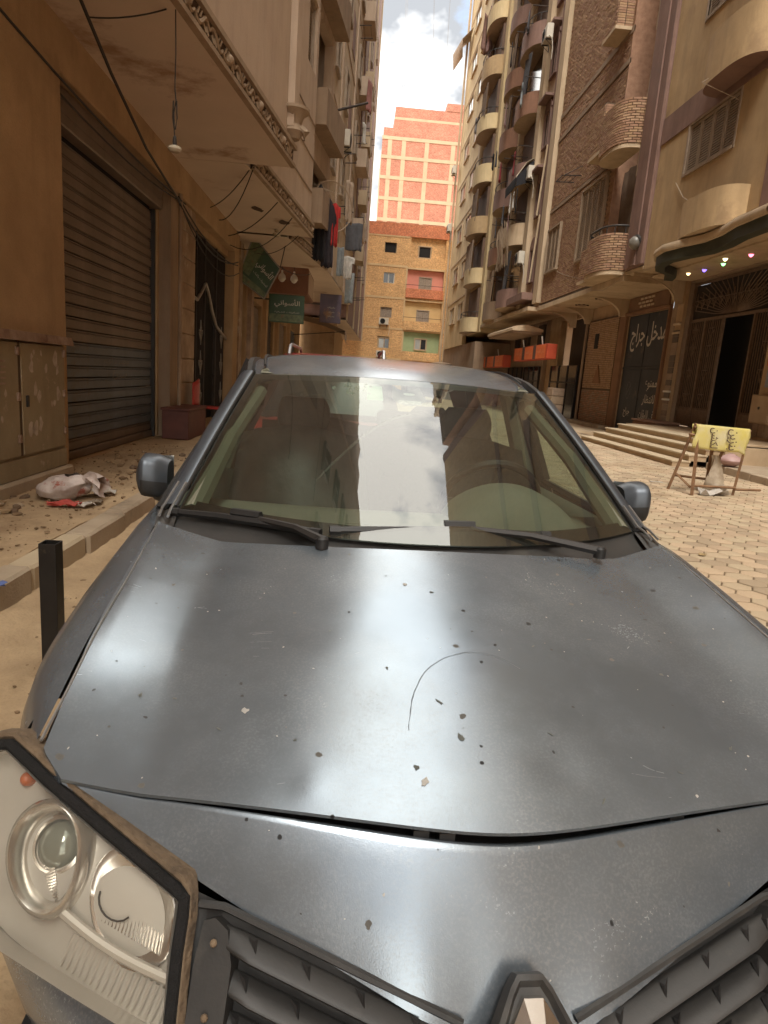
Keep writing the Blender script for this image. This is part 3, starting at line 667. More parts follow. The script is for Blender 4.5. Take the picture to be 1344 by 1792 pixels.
MB().box(-3.2, -2.0, 29.95, 29.99, 4.3, 4.36).build('sign_arm', DGREY, sg3)

# spoked wire dish
ds = thing('wire_dish', 'large spoked wire dish standing out from the left facade behind the laundry', 'satellite dish', (-1.1, 19.2, 5.9))
mb = MB(); ring = [Vector((-1.18+.56*math.cos(a), 19.1+.30*math.cos(a), 5.93+.66*math.sin(a))) for a in [2*math.pi*k/40 for k in range(40)]]
mb.tube(ring, .016, 5, close=True); mb.build('rim', M('rust_pale_wire', (.34, .24, .15), None, 5, .6), ds, smooth=True)
for k in range(0, 40, 1):
    MB().tube([(-1.30, 19.45, 5.93), ring[k]], .005, 3).build('spoke', MATS['rust_pale_wire'], ds)
MB().tube([(-1.30, 19.45, 5.93), (-1.55, 19.6, 5.9)], .03, 6).build('mount', IRON, ds)

# ------------------------------------------------------------ garments
CLOTHS = {}
def cloth_mat(c): 
    k = 'cloth_%d_%d_%d' % tuple(int(x*255) for x in c)
    return M(k, c, tuple(x*.7 for x in c), 9, .95, bump=.5, bscale=40)
def garment(kind, top, w, h, mat, label, along=(1, 0, 0), group='laundry hung out to dry', seed=0):
    """cloth panel hung from its top edge: folds deepen downwards, outline by kind"""
    rnd = random.Random(seed*13+5); a = Vector(along).normalized(); nrm = a.cross(Vector((0, 0, 1))); top = Vector(top)
    ph = rnd.uniform(0, 6); nf = rnd.uniform(2.2, 4.0); mb = MB(); rows = []; nC, nR = 14, 12
    for i in range(nR+1):
        v = i/nR
        if kind == 'shirt': wid = 1.0 if v < .30 else .62; 
        elif kind == 'robe': wid = (.55+.5*min(1, v*6)) if v < .16 else (1.05 if v < .38 else .66+.18*v)
        elif kind == 'trousers': wid = .9-.15*v
        else: wid = 1.
        row = []
        for j in range(nC+1):
            u = -1+2*j/nC; f = math.sin(ph+u*nf*2.2+v*.8)*.035*(.4+v)*w/.5 + math.sin(ph*2+u*7)*.012
            drop_ = h*v*(1-.05*rnd.random()*v) + (.10*h*abs(u) if kind in ('shirt', 'robe') and v < .3 else 0) + .015*math.sin(3*u+ph)
            uu_ = u*wid
            if kind == 'trousers' and v > .35: uu_ = u*wid*(1.0) + (.10 if u > 0 else -.10)*(v-.35)
            row.append(top + a*(uu_*w/2) + nrm*f - Vector((0, 0, drop_)))
        rows.append(row)
    mb.grid(rows); o = mb.build('garment', mat, smooth=True, solid=.012, angle=70)
    return tag(o, label, {'shirt': 'shirt', 'robe': 'robe', 'trousers': 'trousers', 'cloth': 'cloth'}[kind], group)
BLK = cloth_mat((.018, .017, .02)); REDC = cloth_mat((.50, .035, .03)); MRN = cloth_mat((.24, .03, .035)); PINKC = cloth_mat((.42, .27, .25)); WHC = cloth_mat((.58, .55, .50)); BLUC = cloth_mat((.29, .32, .33)); GRYC = cloth_mat((.10, .10, .11)); BEI = cloth_mat((.40, .30, .22))
Yl = 18.5
garment('robe', (-1.47, Yl, 6.36), .42, 2.0, BLK, 'long black robe hung left of the two on the line, left facade', (1, 0, 0), seed=1)
garment('robe', (-1.22, Yl+.15, 6.05), .40, 1.85, cloth_mat((.03, .022, .026)), 'long black robe with wide sleeves on the line next to the bright red shirt', (1, 0, 0), seed=2)
garment('shirt', (-1.66, Yl+.1, 6.15), .34, .95, MRN, 'dark red shirt at the left end of the line of black robes', (1, 0, 0), seed=3)
garment('shirt', (-1.06, Yl+.2, 5.95), .30, 1.15, REDC, 'bright red shirt at the right end of the line of black robes', (1, .3, 0), seed=4)
cable(sag((-1.95, 18.5, 6.45), (-.85, 18.7, 6.15), .04), .008, CABLEL, 'clothes line carrying the black robes', 'clothes_line', 'clothes line')
garment('cloth', (-.72, 20.4, 6.95), .50, 1.15, BEI, 'patterned beige cloth hung above the small dark cloth, left facade', (.5, 1, 0), seed=5)
garment('cloth', (-.55, 21.5, 6.05), .55, .85, GRYC, 'small dark grey cloth on the left facade right of the wire dish', (1, .2, 0), seed=6)
garment('cloth', (-.95, 21.8, 5.35), .22, .9, BLUC, 'narrow pale blue cloth hanging under the wire dish', (1, 0, 0), seed=7)
garment('shirt', (-.80, 26.5, 5.9), .55, .9, WHC, 'white shirt hanging low on the left facade over the awning', (1, .2, 0), seed=8)
garment('trousers', (-.70, 27.2, 5.35), .42, 1.2, BLUC, 'faded blue trousers hanging beside the white shirt, left facade', (1, .2, 0), seed=9)
garment('cloth', (-.38, 33, 14.6), .8, 1.3, cloth_mat((.35, .16, .14)), 'reddish cloth high on the left facade near the sky edge', (.3, 1, 0), seed=10)
garment('shirt', (-.52, 31, 12.2), .6, .9, WHC, 'white shirt high on the left facade between the air conditioners', (.3, 1, 0), seed=11)

# ------------------------------------------------------------ cables on the left
CBL = ['thin black cable along the beam right above the shutter box', 'black cable pinned along the top of the shutter beam', 'thickest black cable looping over the iron gate', 'black cable looping just below the thickest one over the iron gate', 'lowest black cable sagging across the head of the iron gate']
for k, (a, b, dr, rr_) in enumerate((((-3.17, 4.6, 3.95), (-3.17, 10.4, 3.86), .16, .010), ((-3.15, 4.6, 4.02), (-3.15, 10.9, 3.90), .10, .012), ((-3.16, 10.4, 3.88), (-3.15, 15.8, 3.78), .34, .016), ((-3.16, 10.5, 3.92), (-3.15, 15.8, 3.70), .22, .012), ((-3.14, 10.6, 3.80), (-3.14, 15.9, 3.55), .42, .010))):
    cable(sag(a, b, dr), rr_, CABLE, CBL[k], group='cables along the beam')
cable([(-2.72, 5.35, 4.45), (-2.72, 5.55, 4.36), (-2.80, 6.6, 4.12), (-2.95, 8.2, 3.92), (-3.12, 10.3, 3.84)], .016, CABLE, 'thick black cable dropping from the soffit to the corner of the shutter')
cable(sag((-2.74, 5.9, 4.28), (-2.1, 6.0, 4.45), .03), .007, CABLE, 'thin cable tied across the soffit from the thick cable to the cornice')
cable([(-2.85, 5.0, 4.45), (-2.87, 5.2, 4.22), (-2.95, 5.2, 4.08), (-3.1, 5.3, 4.10), (-3.16, 5.1, 4.3)], .010, CABLE, 'loose loop of cable at the head of the pillar')
SBL = ['nearest thin cable slung from the start of the second cornice to the beam', 'second thin cable slung from the start of the second cornice, sagging lower', 'middle thin cable crossing the second soffit', 'most slack thin cable crossing the second soffit', 'farthest thin cable at the end of the second soffit']
for k, (a, b, dr) in enumerate((((-2.04, 10.6, 4.5), (-3.12, 12.6, 4.25), .10), ((-2.03, 10.65, 4.48), (-3.12, 13.4, 4.2), .22), ((-1.88, 12.6, 4.44), (-3.12, 14.4, 4.1), .12), ((-1.72, 13.8, 4.44), (-3.12, 14.6, 3.95), .30), ((-1.75, 15.6, 4.44), (-2.9, 17.0, 4.2), .15))):
    cable(sag(a, b, dr), .009, CABLE, SBL[k], group='cables under the second soffit')
cable(sag((-2.9, 17.2, 4.42), (-1.9, 21.6, 4.42), .25), .012, CABLE, 'slack cable hanging beneath the third soffit behind the tilted board')
bl = thing('hanging_bulb', 'bare bulb in an upturned fitting dangling from a knotted cord under the soffit', 'lamp', (-2.02, 6.0, 3.3))
mb = MB(); mb.tube([(-2.02, 6.0, 4.455), (-2.015, 6.0, 4.1), (-2.022, 6.0, 3.82), (-2.01, 6.0, 3.72), (-2.03, 6.0, 3.62), (-2.02, 6.0, 3.40)], .006, 5); mb.build('cord', CABLE, bl)
for dx in (-.014, .014): MB().tube([(-2.02+dx, 6.0, 3.72), (-2.02+dx*1.4, 6.0, 3.58), (-2.02+dx*.3, 6.0, 3.48)], .006, 4).build('cord_knot', CABLE, bl)
MB().lathe([(.018, 0), (.02, .03), (.016, .07), (.008, .085)], 10, Matrix.Translation((-2.02, 6.0, 3.345))).build('lamp_holder', PLASTB if False else CABLE, bl, smooth=True)
MB().lathe([(.002, -.012), (.045, -.008), (.062, .012), (.058, .032), (.03, .045), (.016, .05)], 14, Matrix.Translation((-2.02, 6.0, 3.30))).build('bulb', M('milky_bulb', (.55, .48, .36), None, 4, .25), bl, smooth=True)
lmp = thing('soffit_lamp', 'small round lamp under the second soffit above the tilted board', 'lamp', (-2.3, 15.0, 4.4))
MB().lathe([(.05, .06), (.055, .03), (.04, 0), (.09, -.03), (.08, -.08), (.03, -.1)], 12, Matrix.Translation((-2.2, 15.2, 4.40))).build('lamp_glass', MATS['milky_bulb'], lmp, smooth=True)
for k, (x, y) in enumerate(((-1.98, 21.2), (-1.62, 21.3))):
    bb = thing('hanging_bulb', ('white bulb hanging left of the pair' if k == 0 else 'white bulb hanging right of the pair') + ' in front of the brown box sign', 'lamp', (x-.7, y-.4, 4.0), 0, 'bulbs by the brown box sign')
    MB().lathe([(.012, .28), (.03, .26), (.03, .2), (.10, .12), (.12, .02), (.06, -.06), (.01, -.08)], 12, Matrix.Translation((x-.7, y-.4, 4.1))).build('bulb', WHITE, bb, smooth=True)
    MB().tube([(x-.7, y-.4, 4.38), (x-.7, y-.4, 4.9)], .008, 4).build('cord', CABLE, bb)
# ============================================================ RIGHT SIDE: tan corner house
C1 = thing('tan_house', 'tan plastered house with purple bands, wrought gate and coloured porch lights, right side', 'building', (9.8, 14, 0))
GX = 9.8
mb = MB(); holed(mb, lambda u, z, d: (GX+d, u, z), -28, 20.85, 0, 5.0, [(14.95, 19.9, .56, 4.86)], .3); mb.build('ground_wall', GREYPL, C1)
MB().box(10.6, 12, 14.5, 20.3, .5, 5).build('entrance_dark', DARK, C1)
mb = MB(); holed(mb, lambda u, z, d: (8.0+d, u, z), -28, 19.3, 5.0, 34, [(15.28, 17.62, 7.12, 8.28), (15.3, 17.6, 10.75, 12.0), (15.3, 17.6, 14.2, 15.5)], .2)
mb.quad((8, 19.3, 5), (11, 19.3, 5), (11, 19.3, 34), (8, 19.3, 34)); mb.quad((8, -28, 34), (8, 19.3, 34), (11, 19.3, 34), (11, -28, 34)); mb.quad((11, -28, 5), (11, -28, 34), (11, 19.3, 34), (11, 19.3, 5)); mb.quad((8, -28, 5), (8, -28, 34), (11, -28, 34), (11, -28, 5))
mb.build('upper_wall', TAN, C1)
MB().box(8.01, 9.79, -28, 19.3, 4.95, 5.02).build('soffit', CREAM, C1)
for z in (7.12, 10.75, 14.2): put_window('r', C1, (8.07, 16.45, z), RZ_R, 2.30, 1.16, 'louvre')
for z, o in ((8.33, .03), (13.0, .03), (17.5, .03)): MB().box(8-o, 8.1, -28, 19.28, z, z+.68).build('painted_band', PURPLE, C1)
for y0, y1 in ((12.6, 13.75),): MB().box(7.975, 8.05, y0, y1, 5.02, 8.32).build('painted_band', PURPLE, C1)
mb = MB(); mb.cbox(7.90, 8.6, 19.32, 20.62, 5.15, 34, .04); mb.build('corner_pilaster', PURPLE, C1)
mb = MB(); mb.box(7.86, 7.90, 19.75, 20.15, 5.2, 34); mb.build('pilaster_rib', PURPLE, C1)
# broken plaster edge on the pilaster
mb = MB(); pts = []
random.seed(21)
z = 5.2
while z < 20:
    h_ = random.uniform(.15, .5); mb.box(7.93, 8.5, 20.621, 20.64+random.uniform(.02, .12), z, z+h_-.01); z += h_
mb.build('chipped_edge', RELIEF, C1, kind='stuff')
def stadium(y0, y1, x0, d, r, n=10):
    """outline from the wall out and back, rounded at the far (high y) end"""
    out = [(x0, y0), (x0-d, y0), (x0-d, y1-r)]
    for k in range(1, n+1):
        a = R(90)*k/n; out.append((x0-d+r*(1-math.cos(a))*(d/r if r < d else 1), y1-r+r*math.sin(a)))
    if out[-1][0] < x0: out.append((x0, y1))
    return out
def round_balcony(z0, z1, y0, y1, d, under):
    o = stadium(y0, y1, 8.0, d, .95); i_ = [(x+(.12 if x < 8 else 0), y-(.10 if y > y0+.1 else -.12)) for x, y in o]
    mb = MB(); mb.mi = 0; rows = [[(x, y, z0) for x, y in o], [(x, y, z1-.04) for x, y in o], [(x-.03 if x < 7.99 else x, y+.02, z1-.03) for x, y in o], [(x-.03 if x < 7.99 else x, y+.02, z1) for x, y in o], [(x, y, z1) for x, y in i_], [(x, y, z0+.15) for x, y in i_]]
    mb.grid(rows[::-1]); mb.mi = 1; mb.add([(x, y, z0) for x, y in o], [tuple(range(len(o)-1, -1, -1))]); mb.add([(x, y, z0+.15) for x, y in i_], [tuple(range(len(o)))])
    return mb.build('balcony', [TAN, under], C1, smooth=True, angle=45)
for z_, h_, y_, w_, un in ((8.50, 1.05, 15.25, 2.35, PURPLE), (5.20, .82, 15.4, 2.3, CREAM), (12.5, 1.05, 15.25, 2.35, PURPLE)):
    balcony(C1, (8.0, y_, z_), RZ_R, w_, .62, h_, [TAN, un], exp=2.9)
    MB().box(7.36, 7.98, y_-w_*.40, y_-w_*.34, z_+h_, z_+h_+.004).build('drip_mark', GREYPL, C1) if False else None
# porch canopy: wavy dark green fascia under a cream roll, lights in the inner soffit
GRN = M('dark_green_fascia', (.045, .047, .028), (.03, .032, .018), 4, .7)
way = [(8.55, 19.2), (8.42, 18.75), (8.30, 18.45), (8.05, 18.2), (7.7, 17.9), (7.42, 17.3), (7.30, 16.6), (7.42, 15.9), (7.62, 15.2), (7.60, 14.4), (7.45, 13.6), (7.40, 12.4)]
mb = MB(); mb.grid([[(x, y, 5.16) for x, y in way], [(x-.03, y+.02, 5.06) for x, y in way], [(x, y, 4.98) for x, y in way], [(x+.05, y, 4.975) for x, y in way]]); mb.add([(x, y, 5.165) for x, y in way] + [(8.0, 12.4, 5.165), (8.6, 12.4, 5.165)], [tuple(range(len(way)+2))]); mb.build('canopy_roll', CREAM, C1, smooth=True)
mb = MB(); mb.grid([[(x+.06, y, 4.99) for x, y in way], [(x+.06, y, 4.74) for x, y in way], [(x+.30, y-.05, 4.735) for x, y in way], [(x+.30, y-.05, 4.95) for x, y in way]]); mb.build('canopy_fascia', GRN, C1, smooth=True, angle=50)
mb = MB(); mb.box(8.55, 9.78, 12.4, 19.9, 4.90, 4.948); mb.build('porch_soffit', CREAM, C1)
for (x, y), c, nm in (((9.07, 17.8), (.16, .10, .75), 'violet'), ((9.04, 16.8), (.20, .75, .22), 'green'), ((8.75, 16.2), (.95, .85, .40), 'yellow'), ((8.99, 15.5), (.95, .16, .25), 'red'), ((8.98, 18.5), (.8, .55, .25), 'amber')):
    l = MB().lathe([(.055, .05), (.055, .01), (.045, -.02), (.02, -.045), (.001, -.05)], 12, Matrix.Translation((x, y, 4.86))).build('porch_light', glow('lamp_'+nm, c, 2.2), C1, smooth=True, label='small %s porch lamp' % nm)
    m_ = MB().lathe([(.075, .03), (.075, 0), (.058, 0)], 12, Matrix.Translation((x, y, 4.872)), caps=False).build('lamp_rim', WHITE, l)
# corbel arch at the corner
mb = MB(); prof = [(8.0, 5.14), (8.05, 4.98)] + [(8.2 + 1.25*math.sin(R(90)*k/10), 4.98 - .62*(1-math.cos(R(90)*k/10))) for k in range(1, 11)] + [(9.6, 4.30), (9.79, 4.30), (9.79, 5.14)]
mb.prism(prof, .22, Matrix.Translation((0, 20.3, 0)) @ Matrix.Rotation(R(90), 4, 'X')); mb.build('corbel_arch', CREAM, C1)
mb = MB(); mb.grid([[(x, 20.08, z-.012) for x, z in prof[1:-1]], [(x-.03, 20.06, z-.06) for x, z in prof[1:-1]]]); mb.build('corbel_edge', CREAM, C1)
MB().box(8.0, 9.79, 19.35, 20.9, 5.05, 5.13).build('corner_soffit', CREAM, C1)
# wrought gate
g = MB().box(9.92, 9.98, 14.95, 19.9, 3.68, 3.76).build('entrance_gate', IRONB, C1)
for y in (19.87, 18.95, 17.98, 16.48, 15.6): MB().box(9.92, 9.98, y-.035, y+.035, .58, 4.84 if y > 19 else 3.68).build('gate_post', IRONB, g)
MB().box(9.93, 9.97, 14.95, 19.9, 4.76, 4.84).build('gate_head', IRONB, g)
for a, b in ((18.0, 19.85), (14.98, 16.46)): MB().box(9.94, 9.96, a, b, .58, 1.15).build('gate_kick_plate', IRONB, g)
MB().box(9.995, 10.0, 18.0, 19.85, .58, 3.7).build('gate_sheet', M('dark_gate_sheet', (.035, .022, .014), (.022, .014, .009), 3, .8), g)
MB().box(9.995, 10.0, 14.98, 19.85, 3.76, 4.76).build('gate_sheet', MATS['dark_gate_sheet'], g); MB().box(9.995, 10.0, 14.98, 16.46, .58, 3.7).build('gate_sheet', MATS['dark_gate_sheet'], g)
y = 18.05
while y < 19.85: MB().tube([(9.93, y, 1.1), (9.93, y, 3.7)], .014, 5).build('gate_bar', IRONB, g); y += .105
y = 15.0
while y < 16.45: MB().tube([(9.93, y, 1.1), (9.93, y, 3.7)], .014, 5).build('gate_bar', IRONB, g); y += .105
for cy in (18.5, 19.4, 15.75):
    for cz in (1.5, 2.2, 2.9, 3.4): scroll(cy, cz, .34, 9.915, IRONB, g)
for k in range(26):      # fan of ribs over the door
    a = R(180)*k/25
    MB().tube([(9.93, 17.45+.25*math.cos(a), 3.80), (9.93, 17.45+1.1*math.cos(a), 3.85+.55*math.sin(a)), (9.93, 17.45+2.2*math.cos(a), min(4.74, 3.82+1.05*math.sin(a)+.2))], .014, 5).build('gate_fan_rib', IRONB, g, smooth=True)
for q in range(14): scroll(15.3+.33*q, 4.25, .30, 9.915, IRONB, g)
mb = MB(); mb.box(9.70, 9.80, 19.95, 20.35, .1, 5.0); tp = mb.build('tiled_pier', OCHRE, C1)
random.seed(31)
TL = [M('tile_%d' % k, c, None, 9, .5) for k, c in enumerate(((.30, .21, .14), (.12, .085, .06), (.42, .33, .24), (.22, .14, .085)))]
for k in range(15): MB().cbox(9.672, 9.70, 19.97, 20.33, .62+.19*k+.005, .62+.19*(k+1)-.005, .006).build('stone_tile', random.choice(TL), tp)
for z in (3.35, 3.62): MB().cbox(9.64, 9.70, 19.93, 20.37, z, z+.07, .01).build('moulding', CREAM, tp)
for z in (1.30, 1.55): MB().cbox(9.64, 9.70, 19.93, 20.37, z, z+.06, .01).build('moulding', WHITE, tp)
# posters and box on the pier right of the gate
pp = MB().box(9.45, 9.80, 13.4, 14.93, .1, 4.9).build('pier', OCHRE, C1)
for (y0, y1, z0, z1), c in (((14.35, 14.80, 2.30, 2.78), (.62, .17, .05)), ((13.7, 14.3, 2.25, 2.9), (.42, .37, .30)), ((14.1, 14.75, 1.80, 2.2), (.28, .31, .36)), ((13.8, 14.6, 3.0, 3.4), (.45, .42, .37)), ((13.5, 14.0, 1.7, 2.15), (.5, .3, .16))):
    nm = 'poster_%d' % int(c[0]*1000); p = MB().cbox(9.438, 9.449, y0, y1, z0, z1, .002).build('poster', M(nm, c, tuple(x*.6 for x in c), 7, .8, stain=(.5, .44, .34), stain_scale=5), pp)
lettering('poster_text', arabic('للايجار'), CABLE, pp, (9.437, 14.0, 2.6), (0, -1, 0), (0, 0, 1), .14, .003, width=.42)
for k in range(6): MB().cbox(9.43, 9.45, 13.45+.25*k, 13.68+.25*k, .62, .62+.9, .008).build('stone_panel', MARBLE, pp)
bx2 = thing('meter_box', 'beige metal meter box low on the pier right of the wrought gate', 'box', (9.4, 14.4, .95))
MB().cbox(9.22, 9.43, 14.05, 14.80, .95, 1.62, .015).build('box_body', M('beige_box', (.36, .25, .15), (.28, .19, .11), 3, .7), bx2); MB().cbox(9.205, 9.219, 14.08, 14.77, .98, 1.59, .006).build('box_door', MATS['beige_box'], bx2); MB().cbox(9.19, 9.205, 14.40, 14.46, 1.28, 1.34, .004).build('latch', DGREY, bx2)
lp_ = thing('wall_lamp', 'round dark bulkhead lamp at the foot of the purple corner pilaster', 'lamp', (7.85, 19.4, 5.7))
MB().lathe([(.10, -.02), (.19, .02), (.20, .09), (.16, .2), (.08, .26), (.01, .27)], 16, Matrix.Translation((7.90, 19.75, 5.85)) @ Matrix.Rotation(R(-115), 4, 'Y')).build('lamp_glass', M('grey_lamp_glass', (.22, .20, .17), (.12, .11, .09), 3, .35), lp_, smooth=True)
MB().lathe([(.21, -.05), (.22, 0), (.20, .03)], 16, Matrix.Translation((7.89, 19.75, 5.85)) @ Matrix.Rotation(R(-115), 4, 'Y')).build('lamp_base', DGREY, lp_, smooth=True)
# steps
st = thing('entrance_steps', 'four broad stone steps rising to the wrought gate', 'steps', (7.5, 15, 0))
for k in range(4):
    x0 = 6.42+.34*k; yl = 18.25-.02*k; z = .14*(k+1)
    MB().box(x0+.03, x0+.40 if k < 3 else 9.85, 12.62, yl, z-.14+(.001 if k else -.02), z-.04).build('riser', STEPM, st)
    yy = 12.60; 
    while yy < yl-.1:
        l_ = min(1.42, yl+.03-yy); MB().cbox(x0, (x0+.42) if k < 3 else x0+.6, yy+.002, yy+l_-.003, z-.04, z, .008).build('tread_slab', CONCY, st); yy += l_
MB().box(7.99, 9.85, 12.62, 18.9, .40, .555).build('landing', STEPM, st)
MB().box(7.44, 9.85, 12.45, 12.60, -.02, .50).build('side_wall', STEPM, st)
pb = thing('planter_box', 'low maroon-brown masonry box between the steps and the garage door', 'planter', (8.9, 19.6, 0))
MB().cbox(8.9, 9.66, 18.95, 20.6, -.02, .60, .02).build('box_wall', M('maroon_plaster', (.20, .10, .06), (.14, .065, .04), 2, .9, streak=.3), pb); MB().cbox(8.86, 9.66, 18.91, 20.65, .60, .66, .015).build('coping', M('maroon_coping', (.26, .15, .10), (.2, .11, .07), 2, .85), pb)

# ============================================================ RIGHT: brick house with garage
D1 = thing('brick_apartment_house', 'brick-faced apartment house with curved brick balconies over the garage door', 'building', (9.8, 25, 0))
mb = MB(); holed(mb, lambda u, z, d: (GX+d, u, z), 20.86, 34.5, 0, 5.0, [(20.98, 24.35, .05, 4.22), (28.5, 32.7, .05, 4.7)], .3); mb.build('ground_wall', OCHRE, D1)
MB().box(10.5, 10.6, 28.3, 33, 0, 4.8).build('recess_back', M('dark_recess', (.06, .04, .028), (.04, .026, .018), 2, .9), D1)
def brick_field(name, par, x, y0, y1, z0, z1, holes, seed, mats, bl=.235, bh=.062, j=.012):
    random.seed(seed); mb = MB(); r = 0; z = z0
    while z + bh < z1:
        y = y0 - (0 if r % 2 else (bl+j)/2)
        while y < y1:
            a, b = max(y, y0), min(y+bl, y1); y += bl+j
            if b-a < .04 or any(h[0]-.02 < (a+b)/2 < h[1]+.02 and h[2] < z+bh/2 < h[3] for h in holes): continue
            d = random.uniform(0, .014); t = random.uniform(-.006, .006)
            mb.mi = random.randrange(len(mats)); X = x-.012-d
            mb.add([(x, a, z), (x, b, z), (x, b, z+bh), (x, a, z+bh), (X, a+.004, z+.004+t*.3), (X+t, b-.004, z+.004), (X+t, b-.004, z+bh-.004), (X, a+.004, z+bh-.004)], [(4, 7, 6, 5), (0, 4, 5, 1), (1, 5, 6, 2), (2, 6, 7, 3), (3, 7, 4, 0)])
        z += bh+j; r += 1
    return mb.build(name, mats, par, kind='stuff')
BM = [BRICKP, BRICKT, M('dark_brick', (.34, .195, .118), (.25, .14, .08), 6, .92), M('light_brick', (.44, .285, .175), (.34, .21, .125), 6, .92)]
UP = [(23.25, 25.75, 6.2, 8.78), (28.25, 30.05, 6.38, 8.22)]
MB().box(8.0, 11.5, 22.75, 30.35, 5.05, 34).build('upper_wall', MORTAR, D1)
brick_field('brick_facing', D1, 8.0, 22.76, 30.33, 5.16, 21.0, UP + [(22, 31, 8.95, 9.12), (22, 31, 11.85, 12.05), (22, 31, 12.75, 12.98)], 41, BM)
for z, h_ in ((8.96, .15), (11.86, .17), (12.77, .20)): MB().cbox(7.955, 8.02, 22.7, 30.35, z, z+h_, .01).build('concrete_band', RELIEF if False else GREYPL, D1)
MB().cbox(7.96, 9.80, 20.66, 30.6, 4.86, 5.05, .01).build('floor_slab', CREAM, D1)
put_window('p', D1, (7.97, 24.5, 6.25), RZ_R, 2.4, 2.45, 'pale'); put_window('p', D1, (7.97, 29.15, 6.42), RZ_R, 1.7, 1.75, 'pale')
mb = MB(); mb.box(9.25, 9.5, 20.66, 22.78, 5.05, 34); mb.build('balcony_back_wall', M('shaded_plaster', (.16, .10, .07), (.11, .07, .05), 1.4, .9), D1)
MB().box(7.97, 9.3, 22.70, 22.745, 5.05, 34).build('balcony_side_wall', BRICKP, D1)
def brick_balcony(z0, z1, y0=20.68, y1=22.85, d=.78, rail=False):
    n = 22; out = []
    for k in range(n+1):
        a = math.pi*k/n; out.append((8.02 - d*abs(math.sin(a))**.62, (y0+y1)/2 - (y1-y0)/2*math.copysign(abs(math.cos(a))**.62, math.cos(a))))
    mb = MB(); mb.grid([[(x, y, z0) for x, y in out], [(x, y, z0+.12) for x, y in out]]); mb.add([(x, y, z0) for x, y in out], [tuple(range(n, -1, -1))]); mb.add([(x, y, z0+.12) for x, y in out], [tuple(range(n+1))])
    b = mb.build('balcony', CREAM, D1, smooth=True, angle=40)
    mb = MB(); ii = [(x*.97+8.02*.03+.02, (y-(y0+y1)/2)*.95+(y0+y1)/2) for x, y in out]
    mb.grid([[(x, y, z0+.12) for x, y in out], [(x, y, z1) for x, y in out], [(x+.08, y, z1) for x, y in ii], [(x+.08, y, z0+.12) for x, y in ii]]); mb.build('parapet', MORTAR, b, smooth=True, angle=40)
    # bricks laid round the curve
    seglen = [0]
    for p, q in zip(out, out[1:]): seglen.append(seglen[-1]+math.hypot(q[0]-p[0], q[1]-p[1]))
    def at(s):
        for k in range(n):
            if s <= seglen[k+1]: f = (s-seglen[k])/(seglen[k+1]-seglen[k]); return Vector((lerp(out[k][0], out[k+1][0], f), lerp(out[k][1], out[k+1][1], f), 0))
        return Vector((*out[-1], 0))
    mb = MB(); z = z0+.13; r = 0; random.seed(int(z0*10))
    while z+.06 < z1:
        s = -.12 if r % 2 else 0
        while s < seglen[-1]:
            a, c = max(0, s), min(seglen[-1], s+.235); s += .247
            if c-a < .05: continue
            p, q = at(a+.003), at(c-.003); t = (q-p).normalized(); nn = Vector((-t.y, t.x, 0)); nn = -nn if nn.x > 0 and abs(t.y) > .3 else nn
            o_ = nn*random.uniform(.030, .040); mb.mi = random.randrange(4)
            mb.add([p+Vector((0, 0, z)), q+Vector((0, 0, z)), q+Vector((0, 0, z+.062)), p+Vector((0, 0, z+.062)), p+o_+Vector((0, 0, z+.004)), q+o_+Vector((0, 0, z+.004)), q+o_+Vector((0, 0, z+.058)), p+o_+Vector((0, 0, z+.058))], [(4, 5, 6, 7), (0, 1, 5, 4), (1, 2, 6, 5), (2, 3, 7, 6), (3, 0, 4, 7)])
        z += .074; r += 1
    mb.build('brick_course', BM, b, kind='stuff')
    if rail:
        mb = MB(); mb.tube([(x+.05, y, z1+.22) for x, y in out], .03, 6)
        for k in range(1, n, 3): mb.tube([(out[k][0]+.05, out[k][1], z1), (out[k][0]+.05, out[k][1], z1+.22)], .018, 5)
        mb.build('balcony_rail', DGREY, b)
    return b
def lerp(a, b, t): return a+(b-a)*t
brick_balcony(8.72, 10.1); brick_balcony(5.05, 6.28, rail=True)
for z0, z1 in ((9.2, 10.75), (5.06, 6.2), (12.9, 14.4)):
    sb = MB().box(7.42, 8.0, 22.9, 24.1 if z0 > 6 else 23.6, z0, z0+.10).build('balcony', CREAM, D1); MB().box(7.46, 8.0, 22.94, (24.06 if z0 > 6 else 23.56), z0+.10, z1).build('parapet', MORTAR, sb)
    brick_field('brick_course', sb, 7.46, 22.95, 24.05 if z0 > 6 else 23.55, z0+.11, z1, [], int(z0*7), BM)
    mb = MB(); r_ = z0+.11; random.seed(int(z0))
    while r_+.062 < z1:
        for k in range(2): mb.mi = random.randrange(4); mb.box(7.47+.27*k, 7.71+.27*k, 22.925-random.uniform(0, .01), 22.945, r_, r_+.062)
        r_ += .074
    mb.build('brick_return', BM, sb, kind='stuff')
CURT = M('dusty_curtain', (.20, .14, .095), (.12, .08, .055), 3, .9)
mb = MB(); mb.grid([[(8.3+.04*math.sin(9*y), y, 8.6), (8.25+.06*math.sin(8*y), y-.25, 6.3)] for y in [20.75+.08*k for k in range(26)]]); tag(mb.build('balcony_curtain', CURT, smooth=True), 'long dusty curtain drawn across the lower curved brick balcony', 'curtain')
mb = MB(); 
for k in range(2): mb.tube([(7.98, 26.4+.9*k, 9.5), (7.25, 26.4+.9*k, 9.46)], .022, 5)
for k in range(3): mb.tube([(7.35+.2*k, 26.4, 9.46), (7.35+.2*k, 27.3, 9.46)], .014, 4)
mb.tube([(7.25, 26.4, 9.46), (7.25, 27.3, 9.46)], .022, 5); mb.tube([(7.3, 26.4, 9.46), (7.98, 26.4, 9.85)], .014, 4)
mb.build('clothes_bracket', IRON, D1)
